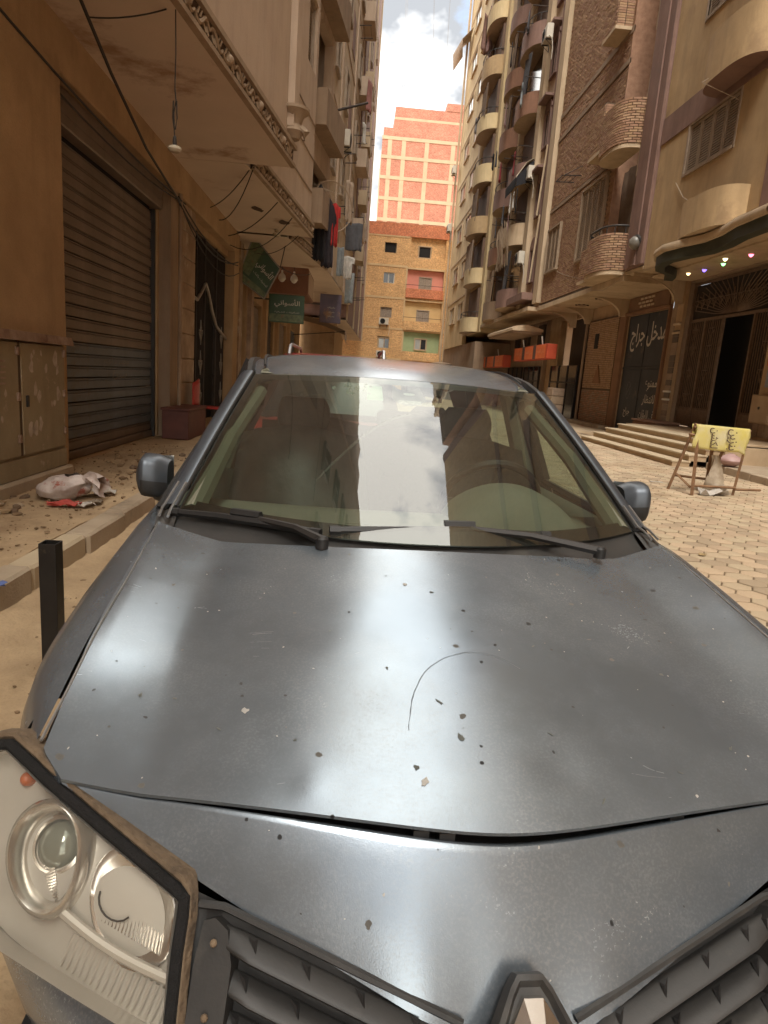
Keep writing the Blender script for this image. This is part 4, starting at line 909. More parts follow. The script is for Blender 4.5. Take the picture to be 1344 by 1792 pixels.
for y in (27.2, 24.9):
    r_ = MB().lathe([(.05, -.03), (.10, -.05), (.20, -.02), (.24, 0)], 12, Matrix.Translation((8.9, y, 4.858))).build('soffit_rosette', GREYPL, D1, smooth=True)
    for k in range(8): a = 2*math.pi*k/8; MB().lathe([(.001, -.03), (.05, -.02), (.06, 0)], 8, Matrix.Translation((8.9+.24*math.cos(a), y+.24*math.sin(a), 4.858))).build('rosette_petal', RELIEFD, r_, smooth=True)
for y in (24.55, 28.35, 30.45):      # arched brackets under the slab
    pr_ = [(8.05, 4.855)] + [(8.25+1.25*math.sin(R(90)*k/8), 4.855-.62*(1-math.cos(R(90)*k/8))) for k in range(9)] + [(9.79, 4.23), (9.79, 4.855)]
    MB().prism(pr_, .16, Matrix.Translation((0, y+.08, 0)) @ Matrix.Rotation(R(90), 4, 'X')).build('arched_bracket', CREAM, D1)
MB().box(9.70, 9.80, 25.0, 28.2, 0, 4.35).build('brick_pier_core', MORTAR, D1)
brick_field('brick_pier', D1, 9.70, 25.0, 28.2, 1.55, 4.3, [], 52, [BRICKT, MATS['light_brick'], BRICKT])
brick_field('rough_brick_base', D1, 9.70, 25.0, 28.2, .15, 1.53, [], 53, [MATS['dark_brick'], BRICKP, GREYPL])
MB().prism([(-.42, 0), (.42, 0), (0, .75)], .02, Matrix.Translation((9.665, 26.5, 1.75)) @ Matrix.Rotation(R(-90), 4, 'Z') @ Matrix.Rotation(R(90), 4, 'X')).build('painted_triangle', M('terracotta_stain', (.26, .13, .065), None, 4, .9), D1)
MB().box(9.66, 9.72, 26.9, 27.3, 3.15, 3.75).build('small_vent', DARK, D1)
MB().tube([(9.62, 28.35, 0), (9.62, 28.35, 4.8)], .06, 8).build('drain_pipe', GREYPL, D1, smooth=True)
MB().box(9.2, 9.80, 24.4, 29, -.02, .14).build('plinth', CONC, D1)
mb = MB(); mb.box(9.70, 9.80, 20.9, 20.98, .05, 4.3); mb.box(9.70, 9.80, 24.35, 24.95, .05, 4.35); mb.box(9.70, 9.80, 20.98, 24.35, 4.22, 4.34); mb.build('garage_frame', M('brown_frame', (.24, .125, .065), (.18, .09, .045), 2, .85, streak=.3), D1)
GAR = M('blue_black_garage_paint', (.050, .052, .058), (.034, .036, .041), 2, .6, .2, streak=.35, fine=.2, stain=(.10, .08, .065), stain_scale=2.5, stain_lo=.6)
gd = MB().box(9.86, 9.90, 20.98, 24.35, .05, 4.22).build('garage_door', GAR, D1, label='dark blue-black garage door with white Arabic lettering')
for y0, y1, z0, z1 in ((21.02, 22.64, .10, 2.30), (22.70, 24.31, .10, 2.30), (21.02, 22.64, 2.40, 4.18), (22.70, 24.31, 2.40, 4.18)): MB().cbox(9.835, 9.862, y0, y1, z0, z1, .01).build('door_panel', GAR, gd)
MB().box(9.825, 9.836, 20.98, 24.35, 2.31, 2.39).build('door_rail', GAR, gd)
WP = M('hand_painted_white', (.60, .55, .48), (.46, .41, .35), 9, .8)
kx, ky = (0, -1, -.0), (0, .09, 1)
lettering('door_lettering', arabic('مدخل جراج'), WP, gd, (9.833, 22.55, 3.42), kx, ky, .98, .004, width=2.85, italic=.12, bold=.012)
lettering('door_lettering', arabic('ممنوع'), WP, gd, (9.832, 21.72, 1.72), kx, ky, .38, .004, width=.92, italic=.12, bold=.008)
lettering('door_lettering', arabic('الانتظار'), WP, gd, (9.832, 21.72, 1.25), kx, ky, .38, .004, width=1.05, italic=.12, bold=.008)
lettering('door_lettering', arabic('فى الاوقات'), WP, gd, (9.832, 21.80, .70), kx, ky, .42, .004, width=1.15, italic=.12, bold=.008)
lettering('door_lettering', arabic('جراج'), WP, gd, (9.832, 23.45, .75), kx, ky, .36, .004, width=.55, bold=.012)
mb = MB(); mb.tube([(9.832, 23.55+.17*math.cos(a), 1.55+.30*math.sin(a)) for a in [2*math.pi*k/24 for k in range(24)]], .010, 4, close=True); mb.tube([(9.832, 23.42, 1.72), (9.832, 23.66, 1.40)], .010, 4); mb.build('door_emblem', M('faded_grey_print', (.17, .16, .15), None, 9, .8), gd)
MB().box(9.74, 9.797, 21.1, 24.3, 4.36, 4.84).build('lattice_panel', M('brown_lattice_ground', (.20, .105, .055), None, 3, .9), D1)
for k in range(3):
    for j in range(4):
        MB().cbox(9.715, 9.741, 22.2+.30*j+(.15 if k % 2 else 0), 22.42+.30*j+(.15 if k % 2 else 0), 4.44+.13*k, 4.51+.13*k, .006).build('lattice_brick', CREAM, D1)

# ============================================================ RIGHT: pink and cream block with bulging balconies
E1 = thing('balcony_apartment_block', 'cream and dull pink apartment block with columns of bulging balconies, right side', 'building', (9, 36, 0))
MB().box(8.0, 14, 30.62, 42.4, 5.0, 36).build('upper_wall', BROWN, E1)
MB().box(9.6, 14, 34.5, 58, 0, 5.0).build('ground_wall', GREYPL, E1)
MB().box(7.80, 8.05, 30.40, 31.15, 5.2, 36).build('pilaster', CREAM, E1); MB().box(7.92, 8.05, 31.16, 31.9, 5.2, 36).build('painted_strip', PURPLE, E1)
MB().box(7.72, 8.05, 33.25, 34.0, 5.2, 36).build('pilaster', CREAM, E1); MB().box(7.6, 8.05, 41.2, 42.35, 5.2, 36).build('pilaster', CREAM, E1); MB().box(7.70, 8.05, 37.4, 37.75, 5.2, 36).build('pilaster', CREAM, E1)
MB().box(7.5, 9.6, 30.62, 42.4, 4.85, 5.03).build('soffit_slab', CREAM, E1)
nfl = 9
RUSTW = M('rust_brown_paint', (.27, .14, .085), (.19, .095, .06), 1.5, .85, streak=.4)
BPM = [PURPLE, CREAM]; BCM = [CREAM, BROWN]
for k in range(nfl):
    z = 5.9 + 3.02*k
    put_window('a', E1, (7.98, 32.58, z+.5), RZ_R, .85, 1.5, 'arch')
    if k: MB().box(7.55, 8.02, 31.95, 33.22, z+2.45, z+2.55).build('window_hood', PURPLE, E1)
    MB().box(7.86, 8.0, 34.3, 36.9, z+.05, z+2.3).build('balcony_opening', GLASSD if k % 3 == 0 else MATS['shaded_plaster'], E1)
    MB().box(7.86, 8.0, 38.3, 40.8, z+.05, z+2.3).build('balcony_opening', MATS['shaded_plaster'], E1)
    rb = random.Random(100+k)
    m1 = rb.choice([PURPLE, PURPLE, GREYPL, RUSTW, CREAM]); m2 = rb.choice([PURPLE, RUSTW, PURPLE, GREYPL])
    b1 = balcony(E1, (8.0, 35.6, z-.55), RZ_R, 3.1, .95, rb.uniform(.8, 1.05), [m1, CREAM], rail=rb.random() < .5)
    b2 = balcony(E1, (8.0, 39.5, z-.85), RZ_R, 3.0, .9, rb.uniform(.85, 1.05), [m2, CREAM], rail=rb.random() < .4)
    if rb.random() < .5: MB().grid([[(7.25+.05*math.sin(9*y), y, z+2.2), (7.22+.07*math.sin(8*y), y, z+.35)] for y in [34.4+.12*q for q in range(rb.randint(8, 16))]]).build('balcony_screen', rb.choice([CURT, BEI, GRYC]), E1, smooth=True)
    if rb.random() < .5: MB().grid([[(7.3+.05*math.sin(9*y), y, z+1.9), (7.27+.07*math.sin(8*y), y, z+.1)] for y in [38.4+.12*q for q in range(rb.randint(6, 14))]]).build('balcony_screen', rb.choice([CURT, PALEWOOD, WHC]), E1, smooth=True)
    for q in range(rb.randint(1, 3)):
        yy = rb.uniform(34.4, 36.6); MB().cbox(7.5, 7.8, yy, yy+rb.uniform(.2, .5), z+.32, z+rb.uniform(.5, .9), .02).build('balcony_clutter', rb.choice([WHITE, DGREY, MAROON, BLUC]), E1)
    for yy, dz in ((37.3, 1.3), (33.95, .9)):
        mb = MB(); mb.tube([(7.9, yy, z+dz), (7.0, yy+.1, z+dz+.05)], .022, 5); mb.tube([(7.9, yy+1.6, z+dz), (7.0, yy+1.7, z+dz+.05)], .022, 5)
        for q in range(3): mb.tube([(7.02+.2*q, yy+.1, z+dz+.05), (7.02+.2*q, yy+1.7, z+dz+.05)], .007, 4)
        mb.build('clothes_bracket', IRON, E1)
MB().box(7.3, 8.1, 31.2, 36.4, 5.4, 5.72).build('shop_cornice', PURPLE, E1)
for z in (6.3, 9.3): MB().tube([(7.9, 31.9, z+3), (7.84, 31.95, z+1.5), (7.8, 32.1, z)], .05, 6).build('drain_hose', CREAM, E1, smooth=True)
# stick screen on one balcony
for k in range(30): MB().tube([(7.1+random.uniform(0, .15), 34.6+.09*k, 7.4+random.uniform(0, .2)), (7.0+random.uniform(-.2, .3), 34.3+.11*k, 9.2+random.uniform(-.3, .4))], .02, 4).build('screen_stick', PALEWOOD, E1)
aw2 = thing('balcony_awning', 'pleated pale canvas awning with a dark valance on a balcony of the pink block', 'awning', (7.3, 34.5, 11))
mb = MB(); mb.grid([[(7.95, 33.6+.14*k, 12.35), (7.4+(.03 if k % 2 else 0), 33.5+.14*k, 12.0), (6.95+(.05 if k % 2 else 0), 33.4+.14*k, 11.3)] for k in range(18)]); mb.build('canvas', M('pale_canvas', (.50, .42, .31), (.36, .29, .21), 4, .9), aw2, solid=.015)
mb = MB(); mb.grid([[(6.93, 33.4+.14*k, 11.3), (6.92+(.04 if k % 2 else 0), 33.4+.14*k, 10.85)] for k in range(18)]); mb.build('valance', BLK, aw2, solid=.012)
MB().quad((7.9, 33.4, 11.2), (6.95, 33.4, 10.85), (6.95, 33.4, 11.3), (7.9, 33.42, 12.3)).build('side_flap', BLK, aw2, solid=.012)
garment('shirt', (7.0, 33.9, 10.75), .55, .85, WHC, 'white shirt hanging below the black valance of the balcony awning', (.2, 1, 0), seed=20)
garment('cloth', (7.0, 34.6, 10.8), .45, 1.0, WHC, 'white towel hanging beside the white shirt below the awning', (.2, 1, 0), seed=21)
garment('trousers', (7.05, 33.45, 10.75), .4, 1.15, BLK, 'black trousers at the near end of the line under the awning', (.3, 1, 0), seed=22)
garment('trousers', (7.0, 36.2, 10.6), .4, 1.0, GRYC, 'dark grey trousers left of the white laundry under the awning', (.3, 1, 0), seed=23)
garment('shirt', (7.1, 40.4, 14.6), .55, .9, GRYC, 'dark grey shirt on the middle of the pink block, above the awning', (.3, 1, 0), seed=24)
garment('shirt', (7.1, 41.3, 14.7), .5, .9, BLK, 'black shirt beside the dark grey shirt on the pink block', (.3, 1, 0), seed=25)
garment('shirt', (7.0, 46.4, 18.6), .7, 1.0, WHC, 'white shirt on the upper yellow balcony, nearest of that line', (.4, 1, 0), seed=26)
garment('shirt', (7.0, 47.6, 18.9), .7, 1.1, GRYC, 'dark grey shirt in the middle of the line on the upper yellow balcony', (.4, 1, 0), seed=27)
garment('shirt', (7.0, 48.8, 19.2), .7, 1.0, cloth_mat((.30, .28, .27)), 'mid grey shirt at the far end of the line on the upper yellow balcony', (.4, 1, 0), seed=28)
garment('cloth', (7.0, 46.2, 24.4), 1.5, 2.6, PINKC, 'large dusty pink blanket high on the yellow block', (.4, 1, 0), seed=29)
garment('cloth', (7.0, 48.4, 25.2), 1.2, 2.2, cloth_mat((.34, .21, .18)), 'brownish pink blanket behind the dusty pink blanket', (.4, 1, 0), seed=30)
ac_unit((7.72, 33.4, 11.15), RZ_R, 'yellowed air conditioner right of the balcony awning'); ac_unit((7.72, 33.5, 7.3), RZ_R, 'pale air conditioner by the stick screen, lowest on the right side')
ac_unit((7.6, 32.2, 16.6), RZ_R, 'air conditioner high on the cream pilaster above the curved balconies')
ORD = ['second', 'third', 'fourth', 'fifth', 'sixth', 'seventh', 'eighth']
for k in range(7):
    rb = random.Random(300+k); z = 5.9+3.02*(k+1)
    for q, (yy, cname) in enumerate(((37.4, 'middle'), (34.05, 'near'))):
        kind = rb.choice(['shirt', 'trousers', 'cloth']); cn, cm = rb.choice([('white', WHC), ('black', BLK), ('grey', GRYC), ('pale blue', BLUC), ('dusty pink', PINKC), ('dark red', MRN)])
        garment(kind, (7.02, yy+rb.uniform(.3, 1.0), z+(1.3 if q == 0 else .9)), rb.uniform(.4, .7), rb.uniform(.7, 1.2), cm, '%s %s on the %s-floor clothes bracket, %s column of the pink block' % (cn, {'shirt': 'shirt', 'trousers': 'trousers', 'cloth': 'cloth'}[kind], ORD[k], cname), (.25, 1, 0), seed=60+2*k+q)
# shops at street level
for k, y0, y1, z0, z1, lb in ((0, 28.3, 34.4, 2.66, 3.30, 'orange shop sign with dark stripes, nearer of the two on the right'), (1, 36.8, 46.6, 2.40, 3.06, 'orange shop sign with dark stripes, farther of the two on the right')):
    s_ = thing('shop_sign', lb, 'sign', (8, (y0+y1)/2, z0))
    MB().cbox(7.98, 8.42, y0, y1, z0, z1, .02).build('sign_case', M('red_orange_case', (.52, .075, .025), (.42, .055, .02), 3, .6), s_)
    n = 4 if k else 3
    for q in range(n):
        a, b = y0+(y1-y0)*q/n, y0+(y1-y0)*(q+1)/n
        MB().box(7.965, 7.979, a+.25, b-.25, z0+.03, z1-.03).build('sign_panel', M('orange_panel', (.70, .16, .045), (.60, .125, .035), 3, .55), s_)
        if q: MB().box(7.962, 7.979, a-.22, a+.22, z0+.01, z1-.01).build('sign_stripe', M('sign_dark_stripe', (.10, .055, .05), None, 3, .6), s_)
        lettering('sign_text', arabic('ركن الطعام'), M('faint_orange_text', (.80, .36, .20), None, 3, .6), s_, (7.96, (a+b)/2, (z0+z1)/2), (0, -1, 0), (0, 0, 1), .22, .002, width=min(1.2, (b-a)*.6))
    for q in (0.2, .75): MB().tube([(8.1, y0+(y1-y0)*q, z1), (8.0, y0+(y1-y0)*q-.1, z1+.35)], .03, 5).build('spot_arm', WHITE, s_)
tr = thing('shop_canopy', 'pale scalloped canopy roof above the nearer orange sign', 'canopy', (8, 33, 4.1))
MB().prism([(0, 0), (1.5, 0), (1.5, .12), (.7, .30), (.2, .22), (0, .12)], 6.0, Matrix.Translation((7.1, 37.5, 4.0)) @ Matrix.Rotation(R(90), 4, 'X')).build('canopy_roof', CREAM, tr)
MB().prism([(.05, -.1), (1.45, -.1), (1.45, -.003), (.05, -.003)], 5.8, Matrix.Translation((7.1, 37.4, 4.0)) @ Matrix.Rotation(R(90), 4, 'X')).build('canopy_beam', GREYPL, tr)
for y0, y1 in ((28.6, 32.6), (34.8, 38), (38.6, 42), (43, 46)):
    d_ = MB().box(9.52, 9.59, y0, y1, .05, 2.5).build('shop_front', GLASSD, E1)
    for q in range(4): MB().box(9.48, 9.53, y0+(y1-y0)*q/3-.03, y0+(y1-y0)*q/3+.03, .05, 2.5).build('mullion', IRON, d_)
    MB().box(9.48, 9.53, y0, y1, 1.7, 1.76).build('transom', IRON, d_)
cr = thing('goods_crate', 'stack of pale goods standing by the near shop front on the right', 'crates', (8.6, 27.6, 0))
for k in range(4): MB().cbox(8.35+.02*k, 8.95, 28.2, 29.1, .02+.36*k, .36+.36*k, .02).build('box', BEI if k % 2 else PALEWOOD, cr)
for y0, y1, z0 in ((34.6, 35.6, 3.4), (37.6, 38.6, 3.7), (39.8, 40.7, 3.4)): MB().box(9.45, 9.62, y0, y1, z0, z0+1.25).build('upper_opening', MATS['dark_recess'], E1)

# ============================================================ RIGHT: yellow-cream block farther off
G1 = thing('yellow_apartment_block', 'yellow-cream apartment block with window strips and rounded balconies, far right', 'building', (8, 50, 0))
MB().box(7.45, 14, 42.42, 57.5, 4.6, 36).build('upper_wall', YELLOW, G1)
MB().box(7.12, 7.5, 47.0, 47.5, 4.6, 36).build('pilaster', CREAM, G1)
MB().box(7.2, 7.46, 47.52, 57.4, 4.0, 36).build('window_bay_wall', YELLOW, G1)
MB().tube([(6.95, 57.3, 0), (6.95, 57.3, 36)], .09, 6).build('drain_pipe', CREAM, G1, smooth=True); MB().tube([(7.05, 56.4, 0), (7.05, 56.4, 36)], .05, 6).build('drain_pipe', CREAM, G1, smooth=True)
for k in range(10):
    z = 5.0 + 3.02*k
    for y in (49.3, 53.4): put_window('y', G1, (7.19, y, z+.85), RZ_R, 2.3, 1.15, 'yellow')
    MB().box(7.16, 7.2, 47.52, 57.4, z+2.45, z+2.55).build('string_course', CREAM, G1)
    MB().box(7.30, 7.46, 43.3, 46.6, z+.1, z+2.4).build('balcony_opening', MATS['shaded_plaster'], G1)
    rb = random.Random(200+k)
    balcony(G1, (7.46, 44.9, z-.35), RZ_R, 3.4, rb.uniform(.85, 1.05), rb.uniform(.85, 1.1), [rb.choice([YELLOW, YELLOW, CREAM, TAN]), BROWN], rail=rb.random() < .5)
    if rb.random() < .55: MB().grid([[(6.75+.05*math.sin(9*y), y, z+2.3), (6.72+.07*math.sin(8*y), y, z+.4)] for y in [43.6+.14*q for q in range(rb.randint(7, 18))]]).build('balcony_screen', rb.choice([CURT, WHC, BEI]), G1, smooth=True)
MB().box(7.3, 9.6, 42.5, 58, 0, 4.0).build('base_wall', GREYPL, G1)
mb = MB(); mb.grid([[(7.1, 57.3, 27.6), (7.1, 55.5, 27.8)], [(6.0, 58.2, 27.0), (6.4, 56, 27.2)], [(6.2, 59.0, 26.2), (6.6, 56.8, 26.3)]]); tag(mb.build('torn_awning', BEI, smooth=True, solid=.03), 'ragged striped awning flapping near the roof of the yellow block', 'awning')
ac_unit((6.9, 56.9, 13.4), RZ_R, 'small air conditioner at the sky edge of the yellow block, lower of two'); ac_unit((6.9, 56.9, 17.8), RZ_R, 'small air conditioner at the sky edge of the yellow block, upper of two')
for y, h_, lb in ((44.2, 2.2, 'light grey'), (47.0, 2.6, 'brown')):
    k_ = thing('street_kiosk', 'round %s kiosk drum on the right past the farther orange sign' % lb, 'kiosk', (6.8, y+8, 0))
    MB().lathe([(.9, 0), (.9, h_), (.95, h_+.02), (.95, h_+.1), (.3, h_+.2)], 16, Matrix.Translation((6.6, y+6, .01))).build('drum', GREYPL if lb == 'brown' else M('grey_drum', (.30, .29, .28), (.2, .19, .18), 3, .6), k_, smooth=True, angle=30)
# cable slung across from the tan house to the brick house
cable([(7.95, 20.2, 5.3), (7.9, 20.9, 4.9), (7.9, 22.2, 4.75), (7.95, 24.0, 5.0)], .012, CABLEL, 'pale cable slung under the lower curved brick balcony')
cable(sag((7.98, 23.0, 5.3), (7.98, 32.0, 7.6), .4), .012, CABLEL, 'pale cable climbing across the brick facade to the far block')
cable([(7.96, 17.9, 7.0), (7.94, 17.3, 6.5), (7.93, 16.6, 6.15), (7.9, 15.9, 6.1)], .010, CABLEL, 'pale cable running from the louvred window to the lower round balcony')
cable([(7.97, 16.0, 9.0), (7.2, 15.6, 8.45), (7.97, 15.3, 8.05)], .008, CABLEL, 'pale wire crossing the underside of the upper round balcony')
# ============================================================ END OF THE STREET
def brickmat(name, c1, c2, mortar, sc):
    m = bpy.data.materials.new(name); m.use_nodes = True; t = m.node_tree; b = t.nodes['Principled BSDF']; K = t.links.new
    tc = N(t, 'ShaderNodeTexCoord'); mp = N(t, 'ShaderNodeMapping'); mp.inputs['Rotation'].default_value = (R(90), 0, 0); K(tc.outputs['Object'], mp.inputs[0])
    sep = N(t, 'ShaderNodeSeparateXYZ'); K(tc.outputs['Object'], sep.inputs[0]); cmb = N(t, 'ShaderNodeCombineXYZ')
    ad = N(t, 'ShaderNodeMath', operation='ADD'); K(sep.outputs[0], ad.inputs[0]); K(sep.outputs[1], ad.inputs[1]); K(ad.outputs[0], cmb.inputs[0]); K(sep.outputs[2], cmb.inputs[1])
    bt = N(t, 'ShaderNodeTexBrick'); bt.inputs['Scale'].default_value = sc; bt.inputs['Color1'].default_value = (*c1, 1); bt.inputs['Color2'].default_value = (*c2, 1); bt.inputs['Mortar'].default_value = (*mortar, 1); bt.inputs['Mortar Size'].default_value = .022; bt.inputs['Brick Width'].default_value = .5; bt.inputs['Row Height'].default_value = .2
    K(cmb.outputs[0], bt.inputs['Vector'])
    n = N(t, 'ShaderNodeTexNoise'); n.inputs['Scale'].default_value = .7; n.inputs['Detail'].default_value = 9; n.inputs['Roughness'].default_value = .7; K(tc.outputs['Object'], n.inputs['Vector'])
    q = N(t, 'ShaderNodeMapRange'); q.inputs[1].default_value = .3; q.inputs[2].default_value = .72; q.inputs[3].default_value = .72; q.inputs[4].default_value = 1.12; K(n.outputs['Fac'], q.inputs[0])
    n2 = N(t, 'ShaderNodeTexNoise'); n2.inputs['Scale'].default_value = 9; n2.inputs['Detail'].default_value = 4; K(tc.outputs['Object'], n2.inputs['Vector'])
    q2 = N(t, 'ShaderNodeMapRange'); q2.inputs[1].default_value = .3; q2.inputs[2].default_value = .7; q2.inputs[3].default_value = .7; q2.inputs[4].default_value = 1.2; K(n2.outputs['Fac'], q2.inputs[0])
    mm = N(t, 'ShaderNodeMath', operation='MULTIPLY'); K(q.outputs[0], mm.inputs[0]); K(q2.outputs[0], mm.inputs[1])
    mx = N(t, 'ShaderNodeVectorMath', operation='SCALE'); K(bt.outputs['Color'], mx.inputs[0]); K(mm.outputs[0], mx.inputs['Scale']); K(mx.outputs[0], b.inputs['Base Color'])
    b.inputs['Roughness'].default_value = .95; MATS[name] = m
    return m
BRY = brickmat('ochre_clay_brick', (.72, .43, .19), (.58, .32, .135), (.62, .42, .22), 2.0)
BRR = brickmat('raw_red_brick', (.62, .21, .095), (.52, .155, .07), (.58, .28, .17), 2.0)
BRT = brickmat('tower_red_brick', (.46, .185, .125), (.38, .14, .095), (.45, .24, .17), 1.6)
CONB = M('frame_concrete', (.60, .43, .24), (.51, .355, .19), 1.5, .9, streak=.25)
CONT = M('tower_frame_concrete', (.45, .335, .225), (.38, .28, .185), 1.5, .9)
PINK = M('pink_paint', (.66, .27, .20), (.58, .22, .165), 1.2, .85); MINT = M('mint_paint', (.36, .44, .24), (.27, .34, .18), 1.2, .85); SAND = M('sand_paint', (.66, .46, .22), (.58, .39, .18), 1.2, .85)
F = thing('brick_house', 'ochre brick house with loggias closing the end of the street', 'building', (3.5, 60, 0))
loggias = [(3.90, 6.98, 11.72, 13.45, BRY), (3.78, 7.0, 9.12, 10.72, PINK), (3.76, 7.05, 6.36, 8.05, SAND), (3.84, 7.1, 3.72, 5.44, MINT)]
mb = MB(); holed(mb, lambda u, z, d: (u, 60+d, z), -4, 9.5, 0, 13.4, [(a, b, c, d) for a, b, c, d, _ in loggias] + [(1.62, 2.68, 11.96, 12.80), (1.70, 2.66, 9.43, 10.33), (1.61, 2.63, 6.50, 7.38), (1.53, 2.57, 3.84, 4.87)], .25)
mb.build('wall', BRY, F)
MB().box(-4, 9.5, 60.3, 72, 0, 13.38).build('house_body', CONB, F).hide_render = False
mb = MB(); mb.box(-.12, 7.4, 59.96, 60.3, 13.40, 14.42); mb.build('parapet', BRR, F)
for z0, z1 in ((13.28, 13.42), (10.80, 10.98), (8.12, 8.30), (5.50, 5.66), (2.9, 3.05)): MB().box(-4, 3.74, 59.965, 60.02, z0, z1).build('floor_band', CONB, F); MB().box(7.15, 9.5, 59.965, 60.02, z0, z1).build('floor_band', CONB, F)
for k, (a, b, c, d, mt) in enumerate(loggias):
    bk = MB().box(a-.06, b+.06, 60.27, 60.295, c, d).build('loggia_back', mt, F)
    mb = MB(); mb.box(a-.14, a-.005, 59.93, 60.02, c-.10, d+.14); mb.box(a-.005, b+.1, 59.93, 60.02, d+.005, d+.14); mb.box(b+.005, b+.1, 59.93, 60.02, c-.1, d); 
    if k: mb.build('loggia_frame', CONB, F)
    if k: 
        mb = MB(); mb.box(a-.05, b+.05, 59.80, 60.0, c-.78, c-.012); mb.build('loggia_parapet', BRR if k == 1 else BRY, F)
        if k < 3: MB().tube([(a-.1, 59.85, c+.30), (b+.05, 59.85, c+.30)], .02, 5).build('loggia_rail', IRON, F)
for z, st in ((11.96, 'dark'), (9.43, 'white'), (6.50, 'louvre'), (3.86, 'yellow')):
    put_window('f', F, (2.14, 60.16, z), RZ_F, 1.0, .86, st)
put_window('f', F, (5.17, 60.255, 11.80), RZ_F, 1.02, .88, 'dark')
for z, st in ((9.2, 'louvre'), (6.40, 'louvre'), (3.95, 'yellow')): put_window('f', F, (5.42, 60.255, z), RZ_F, 1.02, .92, st)
for x, z, lb in ((1.97, 5.86, 'white air conditioner under the third louvred window of the ochre brick house'), (1.9, 3.02, 'white air conditioner on the ochre brick house just above the grey car roof')): ac_unit((x, 60, z), RZ_F, lb)
T = thing('brick_tower', 'tall unfinished red brick block with concrete frame behind the ochre house', 'building', (5, 75, 0))
MB().box(1.15, 14, 75.12, 90, 0, 26.9).build('tower_core', CONT, T)
MB().box(2.25, 14, 75.10, 90, 26.9, 29.0).build('top_wall', BRT, T); MB().box(7.6, 14, 75.05, 90, 29.0, 29.75).build('stair_head', BRT, T)
MB().box(2.16, 14, 75.02, 75.3, 27.75, 28.0).build('beam', CONT, T)
zb = [17.9, 20.02, 22.1, 24.1, 25.95]; xb = [1.05, 1.88, 3.36, 5.80, 8.6, 11.5]
for z in zb: MB().box(1.02, 14, 74.97, 75.12, z-.17, z+.17).build('beam', CONT, T)
for x in xb[1:]: MB().box(x-.22, x+.22, 74.99, 75.12, 12, 26.1).build('column', CONT, T)
zz = [15.6] + zb
for i in range(len(zz)-1):
    for j in range(len(xb)-1):
        MB().box(xb[j]+(.22 if j else 0), xb[j+1]-.22, 75.02, 75.13, zz[i]+.171, zz[i+1]-.171).build('brick_panel', BRT, T)
MB().box(1.15, 2.2, 75.02, 75.13, 26.12, 26.92).build('brick_panel', BRT, T); MB().box(2.21, 14, 75.02, 75.13, 26.12, 27.74).build('brick_panel', BRT, T)
for k, (a, b) in enumerate((((2.0, 70, 46), (2.9, 76, 28.9)), ((2.05, 70, 47), (3.1, 76, 28.9)), ((5.6, 62, 40), (7.3, 76, 29.0)), ((4.3, 62, 34), (6.2, 76, 29.0)))):
    cable(sag(a, b, .15), .014, M('faint_wire', (.35, .36, .38), None, 3, .8), ['leftmost thin wire crossing the sky', 'thin wire crossing the sky close beside the leftmost one', 'rightmost thin wire crossing the sky', 'thin wire in the middle of the strip of sky'][k], 'overhead_wire', 'wire', 'overhead wires in the sky')
# ============================================================ THE CAR
def lerp(a, b, t): return a + (b-a)*t
def interp(tab, x, k=1):
    if x <= tab[0][0]: return tab[0][k]
    for p, q in zip(tab, tab[1:]):
        if x <= q[0]: return lerp(p[k], q[k], (x-p[0])/(q[0]-p[0]))
    return tab[-1][k]
def smooth_interp(tab, x, k=1):
    """Catmull-Rom through a table"""
    if x <= tab[0][0]: return tab[0][k]
    if x >= tab[-1][0]: return tab[-1][k]
    for i in range(len(tab)-1):
        if x <= tab[i+1][0]:
            x0, x1 = tab[i][0], tab[i+1][0]; y0, y1 = tab[i][k], tab[i+1][k]; h = x1-x0
            m0 = (y1-tab[i-1][k])/(x1-tab[i-1][0]) if i else (y1-y0)/h
            m1 = (tab[i+2][k]-y0)/(tab[i+2][0]-x0) if i+2 < len(tab) else (y1-y0)/h
            t = (x-x0)/h; t2, t3 = t*t, t*t*t
            return (2*t3-3*t2+1)*y0+(t3-2*t2+t)*h*m0+(-2*t3+3*t2)*y1+(t3-t2)*h*m1
